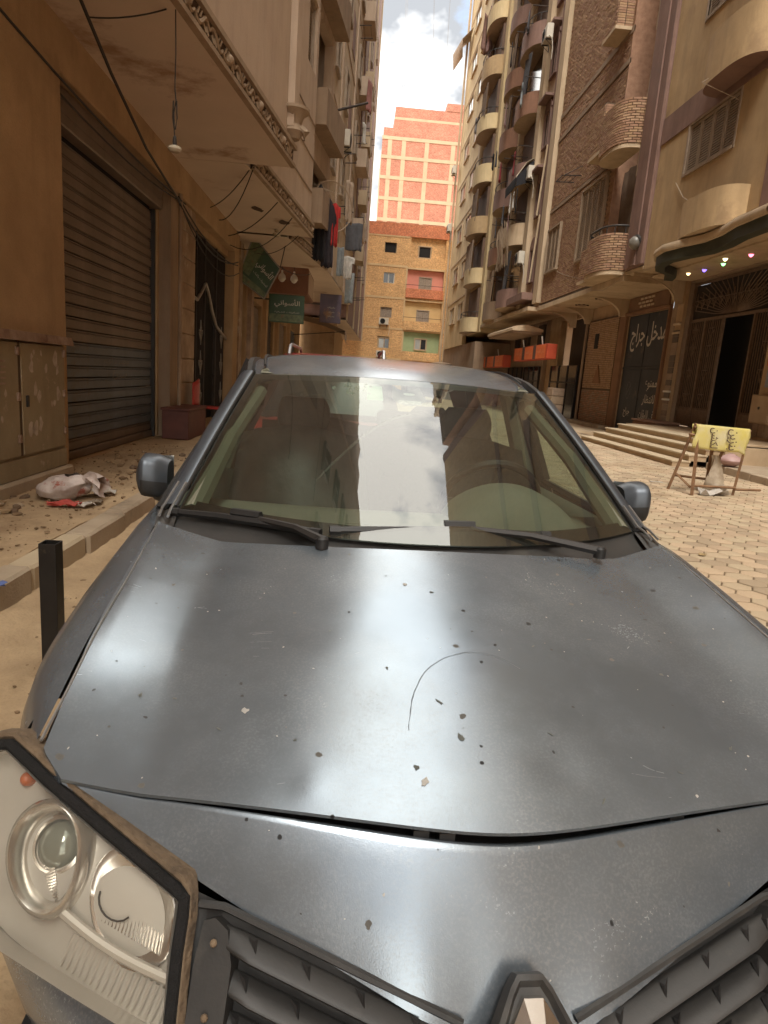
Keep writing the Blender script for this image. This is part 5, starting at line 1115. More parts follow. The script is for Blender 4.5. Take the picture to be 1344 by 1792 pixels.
def paint(name, c1=(.222,.264,.308), metal=.68, rough=.18, marks=True):
    m = bpy.data.materials.new(name); m.use_nodes = True; t = m.node_tree; b = t.nodes['Principled BSDF']; K = t.links.new
    tc = N(t, 'ShaderNodeTexCoord'); P = tc.outputs['Object']
    def noise(scale, detail=5, rough_=.6, vec=P, loc=None, msc=None):
        if loc or msc:
            q = N(t, 'ShaderNodeMapping')
            if loc: q.inputs['Location'].default_value = loc
            if msc: q.inputs['Scale'].default_value = msc
            K(vec, q.inputs[0]); vec = q.outputs[0]
        n = N(t, 'ShaderNodeTexNoise'); n.inputs['Scale'].default_value = scale; n.inputs['Detail'].default_value = detail; n.inputs['Roughness'].default_value = rough_
        K(vec, n.inputs['Vector']); return n.outputs['Fac']
    def rng(s, a, bb, lo=0., hi=1.):
        q = N(t, 'ShaderNodeMapRange'); q.inputs[1].default_value = a; q.inputs[2].default_value = bb; q.inputs[3].default_value = lo; q.inputs[4].default_value = hi; K(s, q.inputs[0]); return q.outputs[0]
    def math_(op, a, bb=None):
        q = N(t, 'ShaderNodeMath', operation=op)
        for i, s in enumerate((a, bb)):
            if s is None: continue
            if isinstance(s, (int, float)): q.inputs[i].default_value = s
            else: K(s, q.inputs[i])
        return q.outputs[0]
    def mix(f, a, bcol):
        q = N(t, 'ShaderNodeMix', data_type='RGBA'); K(f, q.inputs[0])
        for i, s in ((6, a), (7, bcol)):
            if isinstance(s, tuple): q.inputs[i].default_value = (*s, 1)
            else: K(s, q.inputs[i])
        return q.outputs[2]
    col = mix(rng(noise(3.2, 6), .35, .7), c1, tuple(x*1.16 for x in c1))
    dust = rng(noise(1.7, 9, .66, loc=(4, 1, 2)), .40, .74, 0, .36)
    fine = rng(noise(220, 2), .45, .72)
    dustf = math_('MULTIPLY', dust, math_('ADD', .55, fine))
    col = mix(dustf, col, (.33, .32, .30))
    metf = math_('SUBTRACT', metal, math_('MULTIPLY', dustf, .7))
    rou = math_('ADD', rng(noise(5, 6, .65, loc=(7, 7, 1)), .3, .75, rough-.03, rough+.06), math_('MULTIPLY', dustf, .25))
    if marks:
        # chips: one dot in some of the cells
        for sc, thr, keep, tone, lc in ((24., .11, .56, (.012, .012, .013), (0, 0, 0)), (34., .085, .72, (.42, .40, .37), (3, 1, 5)), (10., .085, .60, (.03, .03, .03), (1, 8, 2)), (15., .12, .58, (.10, .095, .085), (6, 2, 4))):
            q = N(t, 'ShaderNodeMapping'); q.inputs['Location'].default_value = lc; K(P, q.inputs[0])
            wv = N(t, 'ShaderNodeVectorMath', operation='ADD'); nn = N(t, 'ShaderNodeTexNoise'); nn.inputs['Scale'].default_value = 60; K(P, nn.inputs['Vector'])
            sc_ = N(t, 'ShaderNodeVectorMath', operation='SCALE'); sc_.inputs['Scale'].default_value = .012; K(nn.outputs['Color'], sc_.inputs[0])
            K(q.outputs[0], wv.inputs[0]); K(sc_.outputs[0], wv.inputs[1])
            v = N(t, 'ShaderNodeTexVoronoi', feature='F1'); v.inputs['Scale'].default_value = sc; K(wv.outputs[0], v.inputs['Vector'])
            sx = N(t, 'ShaderNodeSeparateColor'); K(v.outputs['Color'], sx.inputs[0])
            on = math_('GREATER_THAN', sx.outputs[0], keep)
            size = rng(sx.outputs[1], 0, 1, thr*.35, thr)
            dot = math_('MULTIPLY', on, math_('LESS_THAN', v.outputs['Distance'], size))
            col = mix(dot, col, tone); metf = math_('MULTIPLY', metf, math_('SUBTRACT', 1, dot)); rou = math_('MAXIMUM', rou, math_('MULTIPLY', dot, .7))
        # hairline scratches in several directions
        for ang, lc, lo in ((25, (0, 0, 0), .0), (112, (5, 2, 0), .0), (70, (2, 9, 0), .0), (160, (8, 4, 0), 0.)):
            q = N(t, 'ShaderNodeMapping'); q.inputs['Rotation'].default_value = (0, 0, R(ang)); q.inputs['Scale'].default_value = (1.1, 9, 1); q.inputs['Location'].default_value = lc; K(P, q.inputs[0])
            v = N(t, 'ShaderNodeTexVoronoi', feature='DISTANCE_TO_EDGE'); v.inputs['Scale'].default_value = 2.6; qn = N(t, 'ShaderNodeTexNoise'); qn.inputs['Scale'].default_value = 5; K(P, qn.inputs['Vector']); qs = N(t, 'ShaderNodeVectorMath', operation='SCALE'); qs.inputs['Scale'].default_value = .35; K(qn.outputs['Color'], qs.inputs[0]); qa = N(t, 'ShaderNodeVectorMath', operation='ADD'); K(q.outputs[0], qa.inputs[0]); K(qs.outputs[0], qa.inputs[1])
            K(qa.outputs[0], v.inputs['Vector'])
            msk = rng(noise(6, 5, .6, loc=lc), .60, .72)
            ln = math_('MULTIPLY', math_('LESS_THAN', v.outputs['Distance'], .0042), msk)
            col = mix(math_('MULTIPLY', ln, .30), col, (.36, .35, .33)); rou = math_('MAXIMUM', rou, math_('MULTIPLY', ln, .40))
        # one long curved scratch
        sp = N(t, 'ShaderNodeSeparateXYZ'); K(P, sp.inputs[0])
        dx = math_('SUBTRACT', sp.outputs[0], .02); dy = math_('SUBTRACT', sp.outputs[1], .315)
        ex = math_('DIVIDE', dx, .155); ey = math_('DIVIDE', dy, .235)
        rad = math_('SQRT', math_('ADD', math_('MULTIPLY', ex, ex), math_('MULTIPLY', ey, ey)))
        arc = math_('MULTIPLY', math_('LESS_THAN', math_('ABSOLUTE', math_('SUBTRACT', math_('ADD', rad, math_('MULTIPLY', math_('SUBTRACT', noise(9, 3), .5), .06)), 1.)), math_('MULTIPLY', noise(35, 3), .011)), math_('MULTIPLY', math_('GREATER_THAN', dy, .03), math_('LESS_THAN', dx, .09)))
        col = mix(math_('MULTIPLY', arc, .6), col, (.06, .06, .06)); rou = math_('MAXIMUM', rou, math_('MULTIPLY', arc, .6))
    K(col, b.inputs['Base Color']); K(metf, b.inputs['Metallic']); K(rou, b.inputs['Roughness'])
    bp = N(t, 'ShaderNodeBump'); bp.inputs['Strength'].default_value = .05; bp.inputs['Distance'].default_value = .002
    K(noise(420, 2), bp.inputs['Height']); K(bp.outputs[0], b.inputs['Normal'])
    return m
PAINT = paint('worn_grey_car_paint')
PAINTS = paint('grey_car_paint', marks=False)
PLAST = M('black_plastic', (.028, .027, .027), (.018, .0175, .0175), 8, .48, fine=.3)
PLASTD = M('dusty_black_plastic', (.055, .052, .05), (.03, .029, .028), 5, .5, stain=(.11, .10, .085), stain_scale=6, stain_lo=.54, stain_hi=.78, bump=.04, bscale=220)
FELT = M('black_felt_seal', (.014, .013, .014), (.009, .009, .009), 30, .95, bump=.5, bscale=400)
EDGEM = M('bright_seam_edge', (.55, .56, .56), (.36, .37, .38), 9, .3, .7)
DUST_REFL = M('dust_and_ground_reflection', (.23, .165, .105), (.10, .07, .045), 7, .95, bump=.5, bscale=60, stain=(.045, .034, .026), stain_scale=5)  # caked dust at the headlights, painted ground reflection on the arch lip
RUBBER = M('tyre_rubber', (.03, .028, .026), (.022, .02, .019), 8, .85)
CHROME = M('worn_chrome', (.75, .73, .69), (.62, .58, .50), 6, .16, 1., stain=(.28, .23, .16), stain_scale=14, stain_lo=.55, stain_hi=.66)
SILVER = M('dulled_reflector', (.78, .75, .70), (.68, .64, .58), 5, .26, .9)
BEZEL = M('beige_lamp_bezel', (.60, .56, .49), (.52, .475, .41), 4, .36, .3)
ALLOY = M('alloy', (.45, .45, .46), (.35, .35, .36), 5, .4, .8)
DASHM = M('beige_green_dashboard', (.26, .25, .20), (.20, .195, .15), 3, .75, bump=.1, bscale=300)
DASHD = M('dark_dashboard', (.045, .047, .042), (.035, .036, .033), 3, .6)
SEATM = M('dark_seat_cloth', (.035, .037, .037), (.022, .023, .023), 9, .75, bump=.4, bscale=30)
PLYF = M('plastic_seat_cover', (.11, .125, .115), (.045, .05, .047), 3, .4, bump=.35, bscale=9)
TRIM = M('beige_trim', (.20, .195, .14), (.16, .155, .11), 3, .8)
ORANGE = M('amber_plastic', (.55, .13, .03), (.45, .10, .02), 5, .3)

car = thing('parked_car', 'dull dark grey hatchback with scratched bonnet, nose towards the viewer, in the foreground', 'car', (.0586, .0017, 0), .0586)
def cb(mb, name, mats, parent=None, **kw):
    o = mb.build(name, mats, None, **kw); o.parent = parent or car
    return o
SEAM = [(.25, .735, .766), (.30, .738, .79), (.42, .732, .832), (.567, .729, .880), (.82, .729, .925), (1.0, .735, .950), (1.165, .745, .967)]
ZC = [(.15, .7415), (.165, .748), (.2, .763), (.265, .788), (.4, .830), (.567, .875), (.75, .918), (.967, .970), (1.2, 1.015)]
def yF(x): x = abs(x); return .165 + .172*(math.sqrt(x*x+.0144)-.12)
def yB(x): return .967 + .198*(abs(x)/.745)**2.1
DENTS = [(-.30, .245, .030, .0012), (-.42, .80, .04, -.0015), (.12, .27, .035, -.002), (.16, .74, .03, .0012)]
def hz(x, y):
    a = abs(x); xs = smooth_interp(SEAM, y, 1); zs = smooth_interp(SEAM, y, 2); zc = smooth_interp(ZC, y)
    k = lerp(.017, .044, max(0, min(1, (y-.22)/.7)))
    z = zc - k*(min(a, .56)/.52)**2
    t = max(0, min(1, (a-.50)/(xs-.50)))
    z = lerp(z, zs, t*t*(1.5-.5*t))
    for cx, cy, r, h in DENTS: z += h*math.exp(-((x-cx)**2+(y-cy)**2)/(r*r))
    # lip rolls over at the very front
    return z
mb = MB(); rows = []
NU, NV = 88, 64
def hpt(u, v):
    w = lerp(.684, .727, min(1, v/.05)) if v < .05 else lerp(.727, .745, (v-.05)/.95)
    x = u*w
    yf = yF(u*.684); yb = yB(u*.745); y = lerp(yf, yb, v)
    return Vector((x, y, hz(x, y)))
for i in range(NV+1):
    v = (i/NV)**1.15
    rows.append([hpt(-1+2*j/NU, v) for j in range(NU+1)])
def roll(r, d):   # folded edge
    return [p + Vector(d(p)) for p in r]
front = [[p + Vector((0, .02, -.011)) for p in rows[0]], [p + Vector((0, .001, -.006)) for p in rows[0]]]
back = [[p + Vector((0, .005, -.006)) for p in rows[-1]], [p + Vector((0, .002, -.02)) for p in rows[-1]]]
mb.grid(front + rows + back)
for s in (0, NU):
    e = [r[s] for r in rows]; sg = -1 if s == 0 else 1
    mb.grid([e, [p + Vector((sg*.002, 0, -.02)) for p in e]] if s == 0 else [[p + Vector((sg*.002, 0, -.02)) for p in e], e])
hood = cb(mb, 'bonnet', PAINT, smooth=True, angle=50, label='dark grey bonnet with scratches, chips and small dents')

for sg in (-1, 1):      # thin bright tube along the seam
    ys = [.325+.845*k/24 for k in range(25)]
    mb = MB(); mb.tube([Vector((sg*(smooth_interp(SEAM, y, 1)-.001), y, smooth_interp(SEAM, y, 2)-.001)) for y in ys], .0028, 6); cb(mb, 'bonnet_edge', EDGEM, smooth=True)
STAIN = M('dried_grey_stain', (.13, .135, .12), (.07, .075, .065), 60, .7); SCUFF = M('bare_scuff', (.46, .44, .40), (.33, .32, .30), 60, .7)
random.seed(91)
for k, (x, y, r_) in enumerate(((-.42, .40, .016), (-.61, .44, .011), (-.55, .44, .008), (-.07, .41, .014), (-.045, .33, .015), (-.46, .36, .007), (-.16, .50, .008), (-.12, .245, .018), (-.13, .27, .012), (.42, .52, .012), (.30, .62, .009), (.17, .215, .010), (.12, .34, .008), (.16, .58, .009), (-.09, .80, .013), (-.03, .77, .010), (.46, .33, .010), (.33, .27, .008), (-.27, .62, .007), (-.33, .33, .008))):
    r_ *= .5; n_ = 9; st_ = random.uniform(1, 2.2); an = random.uniform(0, 3)
    pts = []
    for q in range(n_):
        a = 2*math.pi*q/n_; rr_ = r_*random.uniform(.35, 1.); dx, dy = rr_*math.cos(a)*st_, rr_*math.sin(a)/st_*1.2
        px_, py_ = x+dx*math.cos(an)-dy*math.sin(an), y+dx*math.sin(an)+dy*math.cos(an); pts.append((px_, py_, hz(px_, py_)+.0009))
    mb = MB(); mb.add(pts + [(x, y, hz(x, y)+.0011)], [(q, (q+1) % n_, n_) for q in range(n_)]); cb(mb, 'dried_stain', STAIN if k % 7 else SCUFF, hood)
# --- nose panel below the gap
LOWL = [(.684, .265, .762), (.60, .232, .727), (.52, .197, .69), (.40, .148, .642), (.25, .088, .590), (.15, .048, .556), (.10, .034, .532), (.06, .026, .515), (0, .02, .505)]
LOWL.sort()
mb = MB(); rows = []
NU = 72
for i in range(19):
    v = i/18; row = []
    for j in range(NU+1):
        u = -1+2*j/NU; a = abs(u); x = u*.684
        top = Vector((x, yF(x)+.003, hz(x, yF(x)) - lerp(.027, .007, a**1.3)))
        bot = Vector((x, smooth_interp(LOWL, abs(x), 1), smooth_interp(LOWL, abs(x), 2)))
        p = top.lerp(bot, v); k = (top-bot).length
        nrm = Vector((0, -.72, .70)); p += nrm*(.07*k*v*(1-v))
        row.append(p)
    rows.append(row)
edge = [[p + Vector((0, .03, -.016)) for p in rows[0]], [p + Vector((0, .003, .0015)) for p in rows[0]]]
tail = [[p + Vector((0, .006, -.004)) for p in rows[-1]], [p + Vector((0, .03, -.006)) for p in rows[-1]]]
mb.grid(tail[::-1] + rows[::-1] + edge[::-1])
nose = cb(mb, 'nose_panel', PAINT, smooth=True, angle=60)
# dark lock carrier seen in the gap
mb = MB(); rows = []
for i in range(2):
    rows.append([Vector((-.66+1.32*j/40, yF(-.66+1.32*j/40) + (.018 if i else .11), hz(-.66+1.32*j/40, yF(-.66+1.32*j/40)) - (.05 if i else .035))) for j in range(41)])
mb.grid(rows)
for x in (-.13, -.09, .30): mb.box(x-.012, x+.012, yF(x)+.014, yF(x)+.04, hz(x, yF(x))-.05, hz(x, yF(x))-.017)
cb(mb, 'lock_carrier', PLASTD)

for sg in (-1, 1):      # dark inner wing under the seam
    mb = MB(); ys = [.46, .567, .82, 1.0, 1.165]
    r1 = [Vector((sg*(smooth_interp(SEAM, y, 1)-.07), y, smooth_interp(SEAM, y, 2)-.05)) for y in ys]; r2 = [Vector((sg*(smooth_interp(SEAM, y, 1)+.05), y, smooth_interp(SEAM, y, 2)-.045)) for y in ys]
    mb.grid([r1, r2] if sg > 0 else [r2, r1]); cb(mb, 'inner_wing', PLASTD)
# --- badge: chrome lozenge in a black recess
bz = Vector((.008, .048, .612))
nup = Vector((0, .70, .71)).normalized(); nout = Vector((0, -.71, .70)).normalized(); nx = Vector((1, 0, 0))
def bp_(s, t, o): return bz + nx*s - nup*t + nout*o     # t downwards along the slope
mb = MB()
outl = [(-.018, -.004), (.018, -.004), (.030, .012), (.085, .115), (.085, .19), (-.085, .19), (-.085, .115), (-.030, .012)]
top = [bp_(s, t, .010) for s, t in outl]; mid = [bp_(s*.90, t*.97+.007, .013) for s, t in outl]; inn = [bp_(s*.80, t*.94+.015, .003) for s, t in outl]
base = [bp_(s*1.08, t-.002, -.012) for s, t in outl]
mb.grid([base, top, mid, inn], closed=True); mb.add(inn, [tuple(range(len(inn)))])
cb(mb, 'badge_surround', PLASTD, smooth=True, angle=35)
O6 = [(-.014, .020), (.014, .020), (.074, .115), (.014, .212), (-.014, .212), (-.074, .115)]
def ring6(k, o, sy=1.): return [bp_(x*k, .116+(t-.116)*k*sy, o) for x, t in O6]
mb = MB(); mb.grid([ring6(1.0, .004), ring6(.97, .014), ring6(.66, .024), ring6(.36, .012), ring6(.35, .004)], closed=True)
cb(mb, 'badge', M('tarnished_chrome', (.80, .79, .76), (.66, .64, .60), 9, .22, .95), label='worn chrome lozenge badge')

# --- headlights
HA = Vector((-.788, .318, .785)); HX = Vector((.8135, -.4741, -.3367)); HY = Vector((-.5390, -.3974, -.7427)); HN = Vector((.2183, .7857, -.5788))
def headlight(sg):
    def h(s, t, o=0):
        bul = .018*max(0, math.sin(math.pi*min(1, max(0, (s+.05)/.52)))*math.sin(math.pi*min(1, max(0, (t+.005)/.21))))
        p = HA + HX*s + HY*t + HN*o - HN*bul
        return Vector((p.x*-sg, p.y, p.z))
    root = None
    outline = [(-.035, .03), (0, 0), (.09, .004), (.226, .003), (.371, 0), (.41, .06), (.452, .12), (.463, .142), (.42, .150), (.317, .168), (.197, .19), (.09, .195), (.0, .165)]
    def inside_rows(rowsN, o, shrink=0):
        # rows run from the rear (seal) edge to the lower edge
        topE = [(-.035, .03), (-.012, .006), (0, 0), (.09, .004), (.226, .003), (.371, 0)]
        botE = [(-.02, .14), (.02, .175), (.06, .19), (.197, .19), (.317, .168), (.463, .142)]
        rows = []
        for i in range(rowsN+1):
            v = i/rowsN; row = []
            for j in range(25):
                q = j/24*5; k = min(4, int(q)); f = q-k
                a = (lerp(topE[k][0], topE[k+1][0], f), lerp(topE[k][1], topE[k+1][1], f)); b = (lerp(botE[k][0], botE[k+1][0], f), lerp(botE[k][1], botE[k+1][1], f))
                s, t = lerp(a[0], b[0], v), lerp(a[1], b[1], v)
                row.append(h(s, t, o))
            rows.append(row)
        return rows
    mb = MB(); mb.grid(inside_rows(10, .045))
    hb = cb(mb, 'headlight', BEZEL, smooth=True)
    # skirt closing the bowl
    rim = [h(s, t, -.001) for s, t in outline]; deep = [h(s, t, .05) for s, t in outline]
    mb = MB(); mb.grid([rim, deep], closed=True); cb(mb, 'lamp_wall', BEZEL, hb)
    # oval ring with projector
    cs, ct = .166, .072
    HZ = -HN; 
    def fr(s, t, o):     # frame at a point of the lens plane
        p = HA + HX*s + HY*t + HN*o
        p = Vector((p.x*-sg, p.y, p.z))
        X = Vector((HX.x*-sg, HX.y, HX.z)); Y = Vector((HY.x*-sg, HY.y, HY.z)); Z = Vector((-HN.x*-sg, -HN.y, -HN.z))
        return p, X, Y, Z
    def oval(n, a, b, tilt, cs, ct, o, egg=.25):
        out = []
        for k in range(n):
            th = 2*math.pi*k/n; x = a*math.cos(th); y = b*math.sin(th)*(1-egg*math.cos(th)*.5)
            s = cs + x*math.cos(tilt) - y*math.sin(tilt); t = ct + x*math.sin(tilt) + y*math.cos(tilt)
            p, X, Y, Z = fr(s, t, o); out.append(p)
        return out
    tl = R(38)
    mb = MB()
    mb.grid([oval(40, .084, .062, tl, cs, ct, .040), oval(40, .082, .060, tl, cs, ct, .004), oval(40, .074, .053, tl, cs, ct, -.002), oval(40, .067, .047, tl, cs, ct, .006), oval(40, .058, .040, tl, cs, ct, .038)], closed=True)
    cb(mb, 'lamp_ring', SILVER, hb, smooth=True, angle=60)
    mb = MB()
    for k in range(26):
        x = -.05+.1*k/25
        y = .040*math.sqrt(max(0, 1-(x/.056)**2))
        if y < .006: continue
        pts = []
        for q in (0, 1):
            yy = lerp(.006, y*.95, q); s = cs + x*math.cos(tl) - yy*math.sin(tl) + .012; t = ct + x*math.sin(tl) + yy*math.cos(tl)
            pts.append(fr(s, t, .026+.006*q)[0])
        mb.tube(pts, .0021, 5)
    mb.add(oval(40, .066, .046, tl, cs, ct, .036), [tuple(range(40))])
    cb(mb, 'ribbed_reflector', SILVER, hb, smooth=True, kind='stuff')
    p, X, Y, Z = fr(cs-.006, ct-.015, .038)
    Mx = Matrix.Translation(p) @ Matrix((X, Y, Z)).transposed().to_4x4()
    mb = MB(); mb.lathe([(.040, -.004), (.041, .010), (.036, .012), (.034, .006)], 28, Mx, caps=False)
    cb(mb, 'projector_collar', SILVER, hb, smooth=True)
    mb = MB(); mb.lathe([(.034*math.cos(a), .004+.024*math.sin(a)) for a in [R(x) for x in (0, 15, 30, 45, 60, 75, 89)]], 28, Mx)
    cb(mb, 'projector_lens', LENSM, hb, smooth=True)
    # second bowl with a clear bulb and wire
    p, X, Y, Z = fr(.315, .052, .045)
    X2 = (X*.92 + Y*.39).normalized(); Y2 = Z.cross(X2)
    Mx = Matrix.Translation(p) @ Matrix((X2*1.45, Y2*1.0, Z)).transposed().to_4x4()
    mb = MB(); mb.lathe([(.060, .018), (.058, .019), (.052, .014), (.045, .010), (.032, .0), (.012, -.006), (.001, -.007)], 32, Mx, caps=False)
    cb(mb, 'reflector_bowl', SILVER, hb, smooth=True, angle=60)
    mb = MB(); mb.tube([fr(.29+.03*math.cos(a), .06+.022*math.sin(a), .025)[0] for a in [R(x) for x in range(10, 190, 20)]], .0014, 5)
    cb(mb, 'bulb_wire', CABLE, hb)
    # ribbed step below the second bowl
    mb = MB()
    e0 = [fr(lerp(.228, .425, k/20), lerp(.112, .082, k/20) + .008*math.sin(math.pi*k/20), .016)[0] for k in range(21)]
    mb.tube(e0, .0075, 8)
    cb(mb, 'lamp_ledge', BEZEL, hb, smooth=True)
    mb = MB()
    for k in range(34):
        f = k/33; s0, t0 = lerp(.235, .428, f), lerp(.106, .074, f); ln = lerp(.034, .012, abs(f-.35))
        mb.tube([fr(s0-.006, t0-.004, .030)[0], fr(s0-.020, t0-ln, .036)[0]], .0013, 4)
    cb(mb, 'ledge_rib', SILVER, hb, kind='stuff')
    mb = MB()
    for k in range(18):
        f = k/17; s0, t0 = lerp(.272, .448, f), lerp(.146, .116, f)
        mb.tube([fr(s0-.008, t0-.020, .030)[0], fr(s0+.002, t0+.022, .032)[0]], [.0034, .0022], 6)
    cb(mb, 'lens_flute', BEZEL, hb, smooth=True, kind='stuff')
    # amber corner lamp
    p, X, Y, Z = fr(.045, .020, .032)
    Mx = Matrix.Translation(p) @ Matrix((X, Y, Z)).transposed().to_4x4()
    mb = MB(); mb.lathe([(.011, -.01), (.011, .002), (.007, .008), (.002, .010)], 14, Mx); cb(mb, 'indicator_bulb', ORANGE, hb, smooth=True)
    # clear cover
    mb = MB(); mb.grid(inside_rows(10, -.004)); cb(mb, 'lens_cover', LENSC, hb, smooth=True)
    # felt seal strip along rear and inner edges, dust-caked gap beyond it
    path = [(-.03, .022), (-.012, .004), (0, -.006), (.05, -.005), (.09, -.003), (.226, -.004), (.362, -.006), (.377, -.004), (.388, .012), (.41, .05), (.445, .103), (.475, .148)]
    def band(w0, w1, o0, o1, sub=1):
        a, b = [], []
        for k, (s, t) in enumerate(path):
            s0, t0 = path[max(0, k-1)]; s1, t1 = path[min(len(path)-1, k+1)]
            dx, dy = s1-s0, t1-t0; l = math.hypot(dx, dy); nx_, ny_ = dy/l, -dx/l
            p = HA + HX*(s+nx_*w0) + HY*(t+ny_*w0) + HN*o0; q = HA + HX*(s+nx_*w1) + HY*(t+ny_*w1) + HN*o1
            a.append(Vector((p.x*-sg, p.y, p.z))); b.append(Vector((q.x*-sg, q.y, q.z)))
        return a, b
    a, b = band(-.006, .0, .004, -.005); c, d = band(.012, .014, -.006, .006)
    a0 = [p.copy() for p in band(.011, .012, .004, .004)[0]]
    mb = MB(); mb.grid([a, b, c, d]); cb(mb, 'headlight_seal', FELT)
    a, b = band(.012, .017, .004, -.004); c, d = band(.023, .029, -.004, .010); e, f = band(.034, .035, .03, .06)
    for R_ in (a, b, c, d, e):      # narrower down the inner edge
        for k in range(7, 12):
            q0 = a0[k]; R_[k] = q0 + (R_[k]-q0)*.42
    mb = MB(); mb.grid([a, b, c, d, e]); cb(mb, 'dusty_edge', DUST_REFL, smooth=True)
LENSM = M('projector_glass', (.26, .27, .22), (.18, .19, .15), 3, .06, .25)
LENSC = thin_glass('lamp_cover_plastic', (.95, .95, .93), 1.5, (.62, .60, .55), .22, .13)
headlight(-1); headlight(1)

# --- grille inserts with two blades each
def grille(sg):
    X0, X1 = .10, .475
    def g(x, d, o=0):   # x from centre, d down the face, o outwards
        z = lerp(.560, .668, (x-X0)/(X1-X0)); y = lerp(.040, .158, (x-X0)/(X1-X0))
        n = Vector((-.25, -.80, .55)).normalized(); dn = Vector((-.1, -.50, -.86)).normalized()
        p = Vector((x, y, z)) + dn*d + n*o
        return Vector((p.x*sg, p.y, p.z))
    mb = MB(); rows = []
    for i in range(6):
        d = -.0 + .24*i/5
        rows.append([g(lerp(X0-.02, X1, j/12), d, -.022 + (.012 if j == 12 else 0)) for j in range(13)])
    mb.grid(rows)
    gr = cb(mb, 'grille', PLASTD, label='black plastic grille insert with two blades')
    mb = MB()   # upper rim
    mb.tube([g(lerp(X0-.02, X1-.02, k/10), .002 + (.012 if k == 10 else 0), -.006) for k in range(11)], .006, 6); cb(mb, 'grille_rim', PLASTD, gr, smooth=True)
    for b in range(3):
        d0 = .038 + .053*b; xa, xb = X0 + .012*b, .437 + .003*b
        mb = MB(); rows = []
        prof = [(-.024, -.024), (-.026, -.010), (-.022, -.002), (-.004, .011), (.016, .024), (.024, .025), (.028, .018), (.026, .004), (.020, -.022)]
        for k in range(15):
            f = k/14; x = lerp(xa, xb, f); tap = min(1, (1-f)*7+.25) * min(1, f*9+.3)
            rows.append([g(x, d0 + pd*.72*(.4+.6*tap), po*tap - .004*(1-tap)) for pd, po in prof])
        mb.grid(rows); mb.add(rows[0], [tuple(range(len(prof)-1, -1, -1))]); mb.add(rows[-1], [tuple(range(len(prof)))])
        cb(mb, 'grille_blade', PLASTD, gr, smooth=True, angle=50)
        for k in range(4):
            x = lerp(xa+.05, xb-.06, k/3) + .012*b
            mb = MB(); p0 = g(x-.007, d0-.017, .002); p1 = g(x+.007, d0-.017, .002); p2 = g(x, d0+.006, .0175); p3 = g(x, d0-.012, .010)
            mb.add([p0, p1, p2, p3], [(0, 2, 3), (1, 3, 2), (0, 3, 1), (0, 1, 2)]); cb(mb, 'grille_rib', PLAST, gr)
grille(-1); grille(1)
# side plate between headlight and grille, with its two screws
for sg in (-1, 1):
    mb = MB()
    def pl(s, t, o): 
        p = HA + HX*s + HY*t + HN*o; return Vector((p.x*-sg, p.y, p.z))
    pts = [(.418, .0), (.430, -.012), (.455, -.010), (.485, .02), (.53, .10), (.57, .16), (.505, .16), (.44, .05)]
    mb.add([pl(s, t, .012) for s, t in pts] + [pl(s, t, .05) for s, t in pts], [tuple(range(8))] + [(i, (i+1) % 8, 8+(i+1) % 8, 8+i) for i in range(8)])
    sp = cb(mb, 'side_plate', PLASTD)
    for s, t in ((.448, .012), (.492, .085)):
        mb = MB(); p = pl(s, t, .008); mb.lathe([(.005, -.004), (.005, .003), (.003, .005)], 8, Matrix.Translation(p) @ Matrix.Rotation(R(35), 4, 'X')); cb(mb, 'plate_screw', DUST_REFL, sp)

# --- bumper wrapping round the front
def plan(x):   # front outline of the bumper, half width .885
    return -.012 + .50*(abs(x)/.885)**2.6
mb = MB(); rows = []
for z, off, sc in ((.47, .10, 1.), (.465, .04, 1.), (.45, -.02, 1.), (.42, -.045, 1.0), (.34, -.05, .995), (.25, -.03, .985), (.20, .02, .96), (.19, .10, .94)):
    rows.append([Vector((sc*.885*math.sin(R(90)*k/20), plan(.885*math.sin(R(90)*k/20)) + off, z)) for k in range(-20, 21)])
# leave the middle opening dark
mb.grid(rows[::-1])
bumper = cb(mb, 'front_bumper', PAINTS, smooth=True, angle=50, solid=.006)
mb = MB(); mb.grid([[Vector((x, plan(x)-.048+o, z)) for x in [-.42+.84*k/10 for k in range(11)]] for z, o in ((.28, .028), (.30, 0), (.40, -.006), (.42, .02))][::-1]); cb(mb, 'lower_intake', PLAST, bumper)
mb = MB(); mb.cbox(-.26, .26, -.075, -.060, .45, .56-.0, .003); cb(mb, 'number_plate', WHITE, bumper, smooth=False)

# --- fenders, doors, rear quarters (one side profile)
SIDE = [(.30, .747, .782, .775), (.42, .742, .825, .825), (.567, .739, .873, .872), (.82, .739, .918, .888), (1.0, .745, .943, .889), (1.165, .754, .960, .888), (1.35, .79, .955, .887), (1.6, .81, .955, .886), (2.4, .815, .965, .888), (3.2, .80, .985, .888), (3.7, .74, 1.0, .87), (4.05, .66, 1.0, .80), (4.2, .60, .98, .70)]
def side_pt(y, j):
    x = smooth_interp(SIDE, y, 1); z = smooth_interp(SIDE, y, 2); w = smooth_interp(SIDE, y, 3)
    prof = [(0, 0), (.10, -.003), (.28, -.012), (.50, -.035), (.72, -.075), (.90, -.15), (.985, -.25), (1.0, -.36), (.98, -.50), (.955, -.62), (.90, -.70)]
    a, d = prof[j]
    zz = z + d*(z-.22)/(.72) if j > 3 else z + d
    return x + (w-x)*a, zz
WHEELS = (.84, 3.465)
